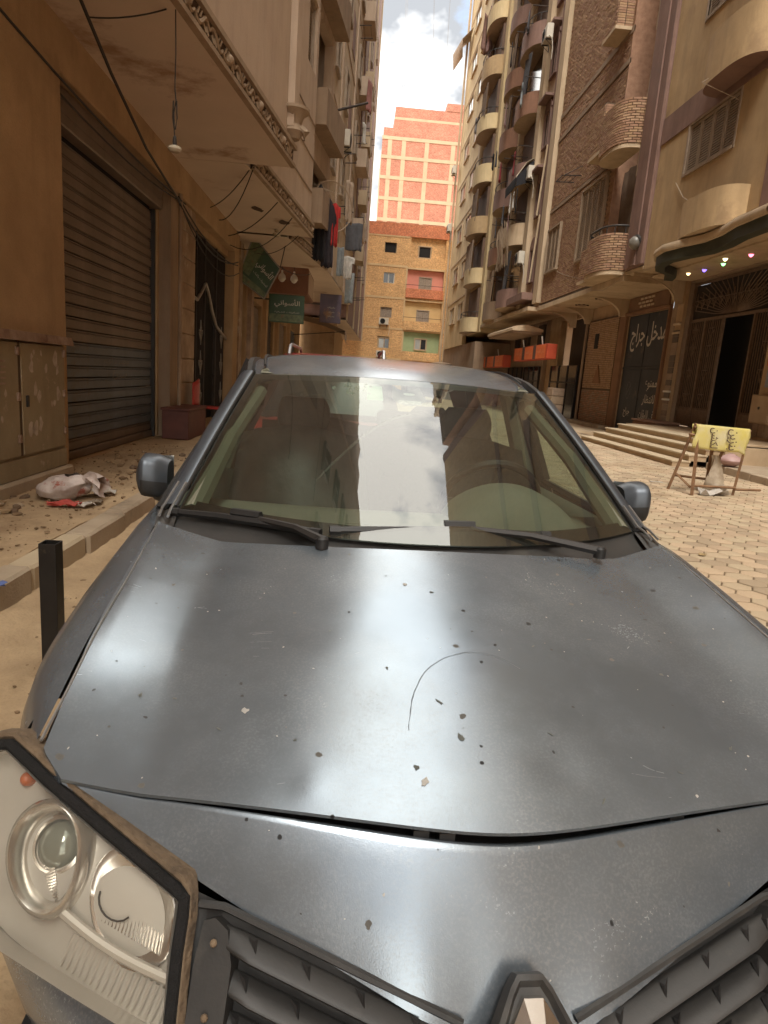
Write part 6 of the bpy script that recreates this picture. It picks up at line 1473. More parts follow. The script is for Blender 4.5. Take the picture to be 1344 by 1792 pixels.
def side_panel(name, y0, y1, n, sg, parent=None, mat=None, jmax=11):
    ys = [lerp(y0, y1, k/n) for k in range(n+1)]; mb = MB(); rows = []
    for y in ys:
        row = []
        for j in range(jmax):
            x, z = side_pt(y, j)
            for wy in WHEELS:     # lift the skin over the arch
                rr_ = .345; dy = y-wy
                if abs(dy) < rr_:
                    zm = .31 + math.sqrt(rr_*rr_-dy*dy)
                    if z < zm: z = zm; x = max(x, side_pt(y, 7)[0]-.002)
            row.append(Vector((sg*x, y, z)))
        rows.append(row)
    mb.grid(rows if sg < 0 else rows[::-1])
    return cb(mb, name, mat or PAINTS, parent, smooth=True, angle=60)
for sg in (-1, 1):
    side_panel('wing_tip', .33, .412, 6, sg, mat=PAINT, jmax=4)
    side_panel('front_fender', .41, 1.345, 44, sg, mat=PAINT)
    d1 = side_panel('front_door', 1.350, 2.395, 10, sg)
    d2 = side_panel('rear_door', 2.400, 3.22, 24, sg)
    side_panel('rear_quarter', 3.225, 4.2, 40, sg)
    for d, yy in ((d1, 2.28), (d2, 3.08)):
        mb = MB(); mb.cbox(sg*.885, sg*.915, yy-.09, yy+.09, .80, .83, .006); cb(mb, 'door_handle', PAINTS, d, smooth=True)
    # wheel arch lip, its brown painted in for the reflected dirt ground
    mb = MB()
    mb.tube([Vector((sg*.893, .84+.348*math.cos(a), .31+.348*math.sin(a))) for a in [R(x) for x in range(0, 181, 9)]], .010, 6); cb(mb, 'arch_lip', DUST_REFL, smooth=True)
    for wy in WHEELS:
        mb = MB(); Mx = Matrix.Translation((sg*.79, wy, .31)) @ Matrix.Rotation(R(90)*sg, 4, 'Y')
        mb.lathe([(.20, -.09), (.285, -.095), (.308, -.07), (.312, 0), (.308, .07), (.285, .095), (.20, .09)], 36, Mx, caps=False)
        w = cb(mb, 'wheel', RUBBER, smooth=True, angle=40)
        mb = MB(); mb.lathe([(.205, .05), (.205, .085), (.19, .088), (.17, .05), (.06, .06), (.05, .075), (.0, .078)], 30, Mx, caps=False)
        for k in range(5):
            a = 2*math.pi*k/5; c_, s_ = math.cos(a), math.sin(a)
            vs = [Mx @ Vector((r_*c_-o*s_, r_*s_+o*c_, zz)) for r_, o, zz in ((.05, .02, .085), (.05, -.02, .085), (.195, -.03, .086), (.195, .03, .086), (.05, .02, .06), (.05, -.02, .06), (.195, -.03, .06), (.195, .03, .06))]
            mb.add(vs, [(0, 1, 2, 3), (4, 7, 6, 5), (0, 4, 5, 1), (1, 5, 6, 2), (2, 6, 7, 3), (3, 7, 4, 0)])
        cb(mb, 'rim', ALLOY, w, smooth=True, angle=30)
# rear, floor
mb = MB(); mb.grid([[Vector((sx*w, y, z)) for sx in (-1, -.5, 0, .5, 1)] for w, y, z in ((.62, 4.19, .98), (.68, 4.24, .80), (.72, 4.26, .55), (.70, 4.22, .28))]); cb(mb, 'tailgate', PAINTS, smooth=True)
mb = MB(); mb.box(-.78, .78, .25, 4.15, .20, .26); cb(mb, 'floor_pan', PLAST)

# --- windscreen and roof
def wb(x): a = abs(x)/.71; return Vector((x, 1.02+.25*a**2.2, .973+.012*a**2))
def wt(x): a = abs(x)/.56; return Vector((x, 1.885+.065*a**2, 1.402-.017*a**2))
def ws(u, v, o=0):
    p = wb(u*.71).lerp(wt(u*.56), v); p += Vector((0, -.42, .9))*(.022*math.sin(math.pi*v)*(1-.5*u*u) + o); return p
WS = thin_glass('windscreen_glass', (.60, .69, .62), 2.2, (.50, .47, .40), .0, .045)
mb = MB(); mb.grid([[ws(-1+2*j/32, i/20) for j in range(33)] for i in range(21)]); wsc = cb(mb, 'windscreen', WS, smooth=True)
# wiper-swept film left as a thin smear
mb = MB(); pts = []
for k in range(24):
    f = k/23; u = lerp(-.46, .02, f); v = .10 + .60*math.sin(math.pi*(.07+.40*f))**.9; pts.append(ws(u, v, -.0035))
mb.grid([[p + Vector((0, 0, .004)) for p in pts], [p - Vector((0, .004, .0075*math.sin(.3+2.6*k/23))) for k, p in enumerate(pts)]]); cb(mb, 'wiper_smear', thin_glass('smear', (.70, .70, .67), 1.05, (.75, .74, .70), .0, .42), wsc)
FRIT = M('black_glass_border', (.012, .012, .012), None, 4, .35)
mb = MB()
def strip(uv0, uv1, n=24, o=-.004): mb.grid([[ws(lerp(uv0[0][0], uv0[1][0], k/n), lerp(uv0[0][1], uv0[1][1], k/n), o) for k in range(n+1)], [ws(lerp(uv1[0][0], uv1[1][0], k/n), lerp(uv1[0][1], uv1[1][1], k/n), o) for k in range(n+1)]])
strip(((-1, .0), (1, .0)), ((-1, .062), (1, .062))); strip(((-1, .95), (1, .95)), ((-1, 1), (1, 1)))
for s in (-1, 1): strip(((s, .062), (s, .95)), ((s*.945, .062), (s*.955, .95)))
cb(mb, 'glass_border', FRIT, wsc)
# scuttle panel under the wipers
mb = MB(); mb.grid([[Vector((x, yB(x)-.035+.0, hz(min(.72, abs(x)), yB(x)-.03)-.035)) for x in [-.74+1.48*k/30 for k in range(31)]], [Vector((x, max(yB(x), wb(x*.96).y)+.005, wb(x*.96).z-.022)) for x in [-.74+1.48*k/30 for k in range(31)]], [wb(x*.96) + Vector((0, .03, .004)) for x in [-.74+1.48*k/30 for k in range(31)]]])
cb(mb, 'scuttle_panel', PLASTD, smooth=True)
ZR = [(1.89, 1.403), (2.0, 1.432), (2.15, 1.457), (2.35, 1.480), (2.6, 1.492), (2.9, 1.487), (3.3, 1.455), (3.7, 1.385)]
HW = [(1.89, .548), (2.1, .575), (2.5, .595), (3.0, .59), (3.7, .54)]
mb = MB(); rows = []
for i in range(25):
    y = lerp(1.89, 3.7, (i/24)**1.3); w = smooth_interp(HW, y); zc = smooth_interp(ZR, y); row = []
    for j in range(33):
        u = -1+2*j/32; yy = y + (.06*u*u if i == 0 else .06*u*u*max(0, 1-i/8))
        row.append(Vector((u*w, yy, zc - .020*u*u - .028*abs(u)**9)))
    rows.append(row)
rows.insert(0, [p + Vector((0, .004, -.012)) for p in rows[0]])
mb.grid(rows); roof = cb(mb, 'roof', PAINT, smooth=True, angle=60)
for s in (-1, 1):
    mb = MB(); mb.tube([Vector((s*(smooth_interp(HW, y)-.040), y, smooth_interp(ZR, y)-.0215)) for y in [2.05+.16*k for k in range(10)]], .005, 6); cb(mb, 'roof_trim', PLAST, roof, smooth=True)
# pillars
M('dull_mirror_paint', (.10, .115, .135), (.075, .085, .10), 4, .38, .5)
SEAL = M('silvery_pillar_edge', (.42, .42, .42), (.3, .3, .3), 5, .32, .7)
for s in (-1, 1):
    def ap(v, o, h): 
        p = ws(s, v); return p + Vector((s*o, .02*o/.05, h))
    mb = MB(); vv = [k/14 for k in range(15)]
    rowsA = [[ap(v, .002, .002) for v in vv], [ap(v, .012, .012) for v in vv], [ap(v, .042, .010) for v in vv], [ap(v, .058, -.006) for v in vv], [ap(v, .060, -.03) for v in vv]]
    mb.grid(rowsA if s < 0 else rowsA[::-1]); pil = cb(mb, 'windscreen_pillar', MATS['dull_mirror_paint'], smooth=True, angle=50)
    mb = MB(); mb.tube([ap(v, .006, .006) for v in vv], .005, 6); cb(mb, 'pillar_moulding', PLAST, pil, smooth=True)
    # scuttle corner: bright folded seams between bonnet, wing and pillar
    for o in (.014, .040):
        mb = MB(); p0 = ap(0, o, .012); mb.tube([p0 + Vector((-s*.004, -.10, -.016)), p0 + Vector((0, -.04, -.004)), p0, ap(.12, o*.9, .012)], .004, 6); cb(mb, 'pillar_seam', SEAL, pil, smooth=True)
    mb = MB(); mb.grid([[ws(s, 0) + Vector((0, .0, -.003)), ws(s, 0) + Vector((s*.062, .015, -.01))], [Vector((s*.70, 1.13, .945)), Vector((s*.752, 1.15, .958))]] if s > 0 else [[Vector((s*.70, 1.13, .945)), Vector((s*.752, 1.15, .958))], [ws(s, 0) + Vector((0, .0, -.003)), ws(s, 0) + Vector((s*.062, .015, -.01))]]); cb(mb, 'scuttle_corner', PLASTD)
    # side glazing, frames
    def sp(y, v):      # side glass: belt to roof rail
        zt = smooth_interp(ZR, max(1.95, y))-.05; xt = smooth_interp(HW, max(1.95, y))+.02
        b = Vector((s*(smooth_interp(SIDE, y, 1)-.012), y, smooth_interp(SIDE, y, 2)+.004))
        t = Vector((s*xt, y, zt)); 
        return b.lerp(t, v)
    def topv(y):       # how far up the glass reaches under the sloping pillar
        if y >= 2.02: return 1.
        return max(0.03, (y-1.34)/(2.02-1.34))
    mb = MB(); n = 16
    mb.grid([[sp(lerp(1.36, 2.36, k/n), q/4*topv(lerp(1.36, 2.36, k/n))) for k in range(n+1)] for q in range(5)]); cb(mb, 'side_window', SIDEG)if False else None
    SIDEGM = MATS.get('side_glass') or thin_glass('side_glass', (.72, .82, .74), 1.5, (.5, .45, .36), .0, .05); MATS['side_glass'] = SIDEGM
    g1 = cb(mb, 'side_window', SIDEGM, smooth=True)
    mb = MB(); mb.grid([[sp(lerp(2.46, 3.20, k/8), q/4) for k in range(9)] for q in range(5)]); g2 = cb(mb, 'side_window', SIDEGM, smooth=True)
    mb = MB(); mb.tube([sp(1.36, 0)] + [sp(y, topv(y)) for y in (1.45, 1.6, 1.75, 1.9, 2.02, 2.2, 2.4, 2.7, 3.0, 3.3)] + [sp(3.55, .5), sp(3.4, .02)], .018, 6); mb.tube([sp(2.40, 0), sp(2.40, 1)], .035, 6); mb.tube([sp(1.36, 0), sp(2.4, 0), sp(3.4, 0)], .014, 6)
    mb.grid([[sp(3.2, 0), sp(3.75, 0)], [sp(3.2, .5), sp(3.75, .5)], [sp(3.2, 1), sp(3.70, 1)]])
    cb(mb, 'door_frame', PLAST, smooth=True)
# rear window
mb = MB(); mb.grid([[Vector((u*lerp(.52, .60, v), lerp(3.70, 4.14, v), lerp(1.37, .99, v))) for u in (-1, -.5, 0, .5, 1)] for v in (0, .33, .66, 1)]); cb(mb, 'rear_window', MATS['side_glass'], smooth=True)

# --- mirrors
for s in (-1, 1):
    mb = MB(); rows = []
    # shell: superellipse sections from the car outwards
    for i in range(11):
        f = i/10; x = lerp(.80, .902, f); sc = (lerp(.80, 1.0, min(1, f/.35)) if f < .72 else max(.30, 1-((f-.72)/.28)**2.4*.8))
        cz = lerp(1.022, 1.034, f) ; cy = 1.585 - .02*f
        row = []
        for k in range(20):
            a = 2*math.pi*k/20; ca, sa = math.cos(a), math.sin(a)
            yy = cy + .055*sc*math.copysign(abs(ca)**.6, ca) * (1.0 if ca > 0 else 1.05); zz = cz + (.070 if sa > 0 else .068)*sc*math.copysign(abs(sa)**.62, sa) + (.010*ca)
            row.append(Vector((s*x, yy, zz)))
        rows.append(row)
    mb.grid(rows if s < 0 else rows[::-1], closed=True); mb.add(rows[-1], [tuple(range(20)) if s > 0 else tuple(range(19, -1, -1))]); mb.add(rows[0], [tuple(range(20))])
    # lower third of the shell is bare black plastic
    me_m = []
    o = cb(mb, 'wing_mirror', [M('dull_mirror_paint', (.10, .11, .122), (.075, .082, .09), 4, .38, .5), PLAST], smooth=True, angle=50)
    for p in o.data.polygons: p.material_index = 1 if p.center.z < 1.006 else 0
    mb = MB(); mb.grid([[Vector((s*.905, 1.644, .975)), Vector((s*.905, 1.644, 1.085))], [Vector((s*.80, 1.648, .975)), Vector((s*.80, 1.648, 1.09))]]); cb(mb, 'mirror_glass', CHROME, o)
    mb = MB(); mb.tube([Vector((s*.78, 1.56, .965)), Vector((s*.84, 1.575, .975))], [.035, .03], 10); cb(mb, 'mirror_foot', PLAST, o, smooth=True)

# --- wipers
def wiper(b0, b1, pivot, knee, clip, spoil):
    d = (Vector(b1)-Vector(b0)).normalized()
    mb = MB(); mb.tube([b0, Vector(b0).lerp(Vector(b1), .33)+Vector((0, 0, .006)), Vector(b0).lerp(Vector(b1), .66)+Vector((0, 0, .006)), b1], [.010, .0125, .0125, .010], 6)
    w = cb(mb, 'wiper', PLAST, smooth=True, label='black windscreen wiper')
    mb = MB(); mb.tube([pivot, knee, clip], [.014, .0105, .009], 6); cb(mb, 'wiper_arm', DGREY, w, smooth=True)
    c = Vector(clip); mb = MB(); mb.tube([c - d*.045 + Vector((0, 0, .006)), c + d*.045 + Vector((0, 0, .006))], .0145, 6); cb(mb, 'blade_clip', PLAST, w)
    for e, q in ((b0, d), (b1, -d)):
        mb = MB(); mb.tube([Vector(e), Vector(e)+q*.03], .0135, 6); cb(mb, 'blade_cap', PLAST, w)
    mb = MB(); p = Vector(pivot); mb.lathe([(.017, -.02), (.017, .006), (.010, .012)], 12, Matrix.Translation(p)); cb(mb, 'pivot_cap', PLAST, w, smooth=True)
wiper((-.726, 1.245, .980), (-.293, 1.040, .986), (-.288, .985, .980), (-.36, 1.05, .996), (-.50, 1.150, .998), 1)
wiper((-.268, 1.065, .990), (.375, 1.120, .992), (.487, 1.02, .978), (.30, 1.07, 1.000), (.10, 1.105, 1.006), 1)

# --- inside
mb = MB(); rows = []
for y, z, k in ((1.03, .962, 0), (1.15, .960, .2), (1.30, .962, .35), (1.42, .968, .4), (1.50, .962, .4), (1.54, .935, .4), (1.55, .80, .3), (1.52, .62, .2)):
    rows.append([Vector((x, y + .30*(abs(x)/.72)**2.2*(1 - min(1, (y-1.03)/.5)*.75), z)) for x in [-.72+1.44*j/24 for j in range(25)]])
mb.grid(rows); dash = cb(mb, 'dashboard', DASHM, smooth=True, angle=60)
mb = MB(); rows = []      # cowl over the instruments
for i in range(9):
    f = i/8; y = lerp(1.30, 1.53, f); h_ = .115*math.sin(min(1, f*1.25)*math.pi/2)**.8; rows.append([Vector((lerp(.13, .57, j/16), y, .962 + h_*math.sin(math.pi*j/16)**.62)) for j in range(17)])
mb.grid(rows); cb(mb, 'instrument_cowl', DASHM, dash, smooth=True, angle=60)
mb = MB(); mb.grid([[Vector((lerp(.14, .56, j/16), 1.525, .945 + q*.118*math.sin(math.pi*j/16)**.62)) for j in range(17)] for q in (0, 1)]); cb(mb, 'instrument_panel', DASHD, dash)
for x, y in ((-.56, 1.32), (-.18, 1.25), (.60, 1.33)):
    mb = MB(); mb.lathe([(.055, 0), (.055, .004), (.046, .0045), (.044, .002)], 18, Matrix.Translation((x, y, .962)) @ Matrix.Scale(.45, 4, (0, 1, 0))); cb(mb, 'speaker_grille', DASHM, dash, smooth=True)
mb = MB(); Mw = Matrix.Translation((.36, 1.74, .965)) @ Matrix.Rotation(R(-62), 4, 'X')
mb.tube([Mw @ Vector((.185*math.cos(a), .185*math.sin(a), 0)) for a in [R(x) for x in range(0, 360, 12)]], .015, 8, close=True); sw = cb(mb, 'steering_wheel', PLAST, smooth=True)
mb = MB(); mb.lathe([(.07, -.02), (.065, .02), (.03, .035), (.0, .036)], 18, Mw); 
for a in (0, 180, 270): mb.tube([Mw @ Vector((.05*math.cos(R(a)), .05*math.sin(R(a)), 0)), Mw @ Vector((.18*math.cos(R(a)), .18*math.sin(R(a)), 0))], .014, 6)
cb(mb, 'steering_hub', DASHD, sw, smooth=True)
for s in (-1, 1):
    x0 = s*.37
    mb = MB(); rows = []
    for i in range(15):
        f = i/14; z = lerp(.50, 1.12, f); y = lerp(2.05, 2.28, f); w = lerp(.26, .21, f**2); rows.append([Vector((x0 + w*q, y + .05*q*q - .05*math.sin(f*3)*(1-q*q) + random.uniform(-.006, .006), z + (-.03*q*q if f > .8 else 0))) for q in [-1+j/5 for j in range(11)]])
    mb.grid(rows); st = cb(mb, 'front_seat', PLYF if s < 0 else SEATM, smooth=True, solid=.10, offset=1)
    mb = MB(); mb.cbox(x0-.25, x0+.25, 1.62, 2.15, .36, .50, .04); cb(mb, 'seat_cushion', SEATM, st, smooth=True)
    mb = MB(); rows = []
    for i in range(9):
        f = i/8; z = lerp(1.135, 1.295, f); sc = math.sin(math.pi*lerp(.16, .84, f))**.4; rows.append([Vector((x0 + .118*sc*math.copysign(abs(math.cos(a))**.5, math.cos(a)), 2.30 + .045*sc*math.copysign(abs(math.sin(a))**.5, math.sin(a)), z)) for a in [2*math.pi*k/16 for k in range(16)]])
    mb.grid(rows, closed=True); mb.add(rows[0], [tuple(range(15, -1, -1))]); mb.add(rows[-1], [tuple(range(16))]); cb(mb, 'headrest', SEATM, st, smooth=True)
    mb = MB(); 
    for q in (-.05, .05): mb.tube([(x0+q, 2.30, 1.05), (x0+q, 2.30, 1.15)], .007, 6)
    cb(mb, 'headrest_post', CHROME, st)
    # door trim, pillar lining
    mb = MB(); mb.grid([[Vector((s*.775, y, .945)) for y in (1.40, 1.9, 2.4, 3.3)], [Vector((s*.74, y, .90)) for y in (1.40, 1.9, 2.4, 3.3)], [Vector((s*.745, y, .45)) for y in (1.40, 1.9, 2.4, 3.3)]]); cb(mb, 'door_trim', DASHM, smooth=True)
    mb = MB(); mb.tube([ws(s*.95, .04, -.03), ws(s*.95, .5, -.03), ws(s*.93, .93, -.045)], [.032, .028, .024], 8); cb(mb, 'pillar_lining', TRIM, smooth=True)
    mb = MB(); mb.tube([(s*.52, 2.02, 1.375), (s*.55, 2.6, 1.43), (s*.53, 3.4, 1.39)], .03, 8); cb(mb, 'roof_lining_edge', TRIM, smooth=True)
    mb = MB(); mb.tube([(s*.735, 2.44, .95), (s*.585, 2.44, 1.42)], .05, 8); cb(mb, 'centre_pillar', TRIM, smooth=True)
mb = MB(); mb.grid([[Vector((-.54+1.08*j/8, y, smooth_interp(ZR, y)-.035)) for j in range(9)] for y in (1.97, 2.4, 3.0, 3.6)]); cb(mb, 'roof_lining', TRIM, smooth=True)
mb = MB(); rows = []
for i in range(9):
    f = i/8; rows.append([Vector((x, lerp(2.95, 3.22, f) + .02*math.cos(x*9), lerp(.5, 1.10, f) - .02*math.cos(x*11))) for x in [-.6+1.2*j/16 for j in range(17)]])
mb.grid(rows); rs = cb(mb, 'rear_seat', SEATM, smooth=True, solid=.10, offset=1)
for x in (-.36, .36):
    mb = MB(); mb.cbox(x-.11, x+.11, 3.20, 3.29, 1.10, 1.25, .03); cb(mb, 'headrest', SEATM, rs, smooth=True)
# mirror pod, inner mirror, stickers on the glass
mb = MB(); rows = []
for v, w in ((.955, .052), (.93, .056), (.84, .066), (.82, .064)): rows.append([ws(.03+q*w/.6, v, -.006 - .022*(1-q*q)) for q in (-1, -.6, -.2, .2, .6, 1)])
mb.grid(rows); pod = cb(mb, 'sensor_pod', M('grey_pod_plastic', (.20, .19, .18), None, 4, .5), smooth=True)
mb = MB(); c0 = ws(.035, .868, -.002); mb.add([c0 + (ws(.06, .868, -.002)-c0).normalized()*.022*math.cos(a) + (ws(.035, .9, -.002)-c0).normalized()*.011*math.sin(a) for a in [2*math.pi*k/20 for k in range(20)]], [tuple(range(20))]); cb(mb, 'pod_emblem', WHITE, pod)
mb = MB(); mb.cbox(-.09, .13, 1.80, 1.83, 1.225, 1.285, .012); cb(mb, 'rear_view_mirror', PLAST, smooth=True)
def sticker(u0, u1, v0, v1, col, nm='sticker'):
    mb = MB(); mb.quad(ws(u0, v0, -.004), ws(u1, v0, -.004), ws(u1, v1, -.004), ws(u0, v1, -.004)); return cb(mb, nm, col, wsc)
sticker(-.235, -.135, .80, .93, M('pale_green_sticker', (.42, .60, .42), (.36, .53, .37), 30, .6))
sticker(-.04, .10, .785, .815, M('paper_sticker', (.62, .60, .55), (.25, .24, .22), 90, .7))
for k in range(14):
    u = random.uniform(-.46, -.2); v = random.uniform(.84, .93)
    mb = MB(); c0 = ws(u, v, -.0035); mb.add([c0 + Vector((.010*math.cos(a)*random.uniform(.5, 1), .004*math.sin(a), .008*math.sin(a)*random.uniform(.5, 1))) for a in [2*math.pi*q/9 for q in range(9)]], [tuple(range(9))]); cb(mb, 'glue_mark', M('glue_white', (.45, .48, .44), None, 8, .7), wsc)
# ============================================================ STREET THINGS
CABM = M('greenish_grey_cabinet', (.33, .265, .165), (.25, .19, .11), 2.2, .7, streak=.4, bump=.1, stain=(.42, .33, .245), stain_scale=4.5, stain_lo=.60, stain_hi=.66, fine=.15)
cab = thing('utility_cabinet', 'greenish grey street cabinet with two rusted doors and torn posters beside the shutter', 'cabinet', (-3.2, 5, .2))
MB().box(-3.72, -3.10, 3.2, 6.04, .48, 1.50).build('case', CABM, cab)
MB().cbox(-3.80, -3.04, 3.1, 6.12, .0, .30, .02).build('plinth', CONC, cab); MB().cbox(-3.74, -3.085, 3.15, 6.06, .30, .478, .01).build('base_frame', CABM, cab)
RST = M('rusted_roof_sheet', (.40, .29, .215), (.19, .105, .065), 5, .75, bump=.3, stain=(.13, .06, .035), stain_scale=6)
mb = MB(); mb.grid([[(-3.80, 3.1, 1.58), (-3.80, 6.1, 1.56)], [(-3.06, 3.1, 1.565), (-3.06, 6.16, 1.545)], [(-3.045, 3.1, 1.49), (-3.05, 6.17, 1.475)]]); mb.build('roof_sheet', RST, cab, solid=.012)
for y0, y1 in ((3.24, 5.12), (5.17, 6.02)): 
    d = MB().cbox(-3.095, -3.075, y0, y1, .50, 1.47, .008).build('door', CABM, cab)
    for zz in (.62, .98, 1.36): MB().cbox(-3.078, -3.055, y1-.05, y1-.01, zz, zz+.07, .004).build('hinge', RST, d)
    MB().cbox(-3.076, -3.060, y0+.06, y0+.10, .92, 1.02, .004).build('latch', DGREY, d)
MB().box(-3.093, -3.082, 5.122, 5.168, .5, 1.48).build('door_gap', RELIEFD, cab)
random.seed(77)
PAP = M('torn_paper', (.52, .43, .34), (.36, .28, .21), 12, .9)
for k in range(16):
    y, z = random.uniform(5.3, 5.9), random.uniform(.7, 1.42); r_ = random.uniform(.02, .065)
    MB().add([(-3.072, y+r_*random.uniform(.4, 1.2)*math.cos(a), z+1.5*r_*random.uniform(.4, 1.1)*math.sin(a)) for a in [2*math.pi*q/8 for q in range(8)]], [tuple(range(8))]).build('paper_scrap', PAP, cab)
for k in range(5):
    y, z = random.uniform(4.6, 5.0), random.uniform(.8, 1.3); r_ = random.uniform(.02, .05)
    MB().add([(-3.072, y+r_*random.uniform(.4, 1.2)*math.cos(a), z+1.5*r_*random.uniform(.4, 1.1)*math.sin(a)) for a in [2*math.pi*q/8 for q in range(8)]], [tuple(range(8))]).build('paper_scrap', PAP, cab)
for k in range(5): MB().box(-3.073, -3.069, 4.74, 4.90, 1.12+.045*k, 1.135+.045*k).build('stencil_mark', RST, cab)
# bollard
bo = thing('steel_post', 'short black square steel post standing by the kerb left of the car', 'bollard', (-1.55, 2.2, 0))
o_, i_ = .038, .033
mb = MB(); sq = lambda r, z: [(-1.545+a*r, 2.22+b*r, z) for a, b in ((-1, -1), (1, -1), (1, 1), (-1, 1))]
mb.grid([sq(o_, -.02), sq(o_, .575), sq(i_, .575), sq(i_, .30)], closed=True); mb.add(sq(i_, .30), [(0, 1, 2, 3)])
ob = mb.build('tube', M('black_steel', (.022, .019, .017), (.014, .012, .011), 9, .45, .3, stain=(.09, .06, .04), stain_scale=9, stain_lo=.64, stain_hi=.72), bo, bevel=.006)
bo.rotation_euler = (0, 0, 0)
# rubbish bag and litter
bag = thing('rubbish_bag', 'knotted white plastic bag of rubbish on the raised left pavement', 'bag', (-2.63, 4.9, .2))
random.seed(5); mb = MB(); rows = []
from mathutils import noise as mn
def bagpt(a, v):
    r_ = math.sin(math.pi*min(.965, .10+v*.87))**.55; p = Vector((.215*r_*math.cos(a), .165*r_*math.sin(a), .215*v))
    k = 1 + .18*mn.noise(p*9) + .12*mn.noise(p*24) + .05*mn.noise(p*60)
    return Vector((-2.66 + p.x*k + .10*v*v, 4.92 + p.y*k, .190 + p.z*(1+.12*mn.noise(p*14))))
mb.grid([[bagpt(2*math.pi*j/40, i/18) for j in range(40)] for i in range(19)], closed=True)
BAGM = M('thin_white_plastic', (.62, .53, .48), (.40, .31, .27), 7, .35, bump=.35, bscale=26, stain=(.34, .06, .03), stain_scale=6.5, stain_lo=.60, stain_hi=.66)
mb.build('bag_body', BAGM, bag, smooth=True, angle=70)
mb = MB(); rows = []
for i in range(8): rows.append([(-2.46+.16*i/7+.02*math.sin(j*2+i), 4.90+(.03+.08*i/7)*math.cos(2*math.pi*j/14)*(1+.3*math.sin(3*j)), .36+.04*math.sin(i*.6)+(.02+.06*i/7)*math.sin(2*math.pi*j/14)*(1+.25*math.cos(5*j))) for j in range(14)])
mb.grid(rows, closed=True); mb.build('bag_neck', BAGM, bag, smooth=True, angle=80)
random.seed(15)
RUB = [M('rubble_%d' % k, c, tuple(x*.65 for x in c), 9, .95, bump=.4) for k, c in enumerate(((.36, .24, .13), (.26, .165, .09), (.44, .33, .22), (.20, .13, .08)))]
def stone(x, y, z, r, m):
    import bmesh
    bm = bmesh.new(); bmesh.ops.create_icosphere(bm, subdivisions=1, radius=1)
    s_ = Vector((random.uniform(.6, 1.3), random.uniform(.6, 1.3), random.uniform(.25, .7)))
    for v in bm.verts: v.co = Vector((v.co.x*s_.x, v.co.y*s_.y, v.co.z*s_.z))*r*random.uniform(.75, 1.15)
    bm.verts.index_update(); mb = MB(); a = random.uniform(0, 6); M_ = Matrix.Translation((x, y, z+r*.15)) @ Matrix.Rotation(a, 4, 'Z')
    mb.add([M_ @ v.co for v in bm.verts], [tuple(v.index for v in f.verts) for f in bm.faces]); bm.free(); return mb
def sz(x): return .195 if x < -2.17 else .0
n_ = 0
for k in range(46):
    if k < 26: x, y, r_ = random.gauss(-2.92, .13), random.gauss(4.25, .22), random.uniform(.025, .075)
    else: x, y, r_ = random.uniform(-3.3, -2.3), random.uniform(4.8, 8.2), random.uniform(.018, .055)
    tag(stone(x, y, sz(x), r_, 0).build('rubble_stone', random.choice(RUB)), 'lump of broken rubble in the heap by the cabinet' if k < 26 else 'loose stone on the dusty left pavement', 'stone', 'rubble by the cabinet' if k < 26 else 'stones on the left pavement')
mb = MB()
for k in range(2200):
    s_ = random.random(); x = random.uniform(-3.35, -2.2) if s_ < .6 else random.uniform(-2.0, -.95); y = random.uniform(1.5, 9); r_ = random.uniform(.003, .009) if random.random() < .8 else random.uniform(.009, .022)
    q = stone(x, y, sz(x)+(.01 if x > -2 else 0), r_, 0); mb.add(q.v, q.f)
tag(mb.build('grit', RUB[1]), 'scattered grit and pebbles over the dusty ground left of the car', 'grit', kind='stuff')
LIT = [M('litter_%d' % k, c, tuple(x*.7 for x in c), 14, .7) for k, c in enumerate(((.55, .50, .44), (.50, .07, .05), (.10, .14, .34), (.28, .22, .16), (.42, .30, .14), (.34, .12, .12)))]
def litter(x, y, sx, sy, m, label, z=None, rot=0, fold=.02):
    mb = MB(); rows = []
    for i in range(6): rows.append([Vector((sx*(j/5-.5)*(1+.25*random.uniform(-1, 1)), sy*(i/5-.5)*(1+.25*random.uniform(-1, 1)), .004+random.uniform(0, fold))) for j in range(6)])
    c_, s_ = math.cos(rot), math.sin(rot); zz = (sz(x) if z is None else z) + .004
    mb.grid([[(x+p.x*c_-p.y*s_, y+p.x*s_+p.y*c_, zz+p.z) for p in r] for r in rows])
    return tag(mb.build('litter', m, solid=.002), label, 'litter')
litter(-2.50, 4.62, .24, .13, LIT[1], 'crumpled red and white wrapper lying in front of the rubbish bag', rot=.3, fold=.04); litter(-2.36, 4.66, .12, .10, LIT[0], 'white scrap touching the red wrapper by the rubbish bag', rot=.8, fold=.03)
litter(-2.42, 5.15, .25, .20, LIT[0], 'torn pale plastic behind the rubbish bag', rot=1.1, fold=.07); litter(-2.32, 4.78, .10, .12, LIT[3], 'brown flap of card right of the rubbish bag', rot=.5, fold=.03)
litter(-2.06, 2.62, .16, .08, LIT[2], 'blue snack wrapper lying on the kerb stone at the left edge', z=.20, rot=.2, fold=.02); litter(-2.06, 2.55, .09, .05, LIT[0], 'white edge of wrapper beside the blue snack wrapper on the kerb', z=.20, rot=.5, fold=.015)
litter(-1.72, 3.35, .10, .05, LIT[5], 'reddish scrap on the dirt behind the steel post', rot=.9); litter(-1.62, 2.92, .10, .06, LIT[1], 'faded red paper on the dirt right of the steel post', rot=.2); litter(-1.70, 3.9, .11, .09, LIT[4], 'tan piece of card on the dirt close to the kerb', rot=.7)
litter(-1.85, 2.95, .09, .05, LIT[3], 'grey-brown scrap at the foot of the kerb left of the post', rot=1.2); litter(-1.66, 1.75, .07, .02, LIT[0], 'thin white sliver of paper on the dirt near the front wheel', rot=2.2, fold=.006)
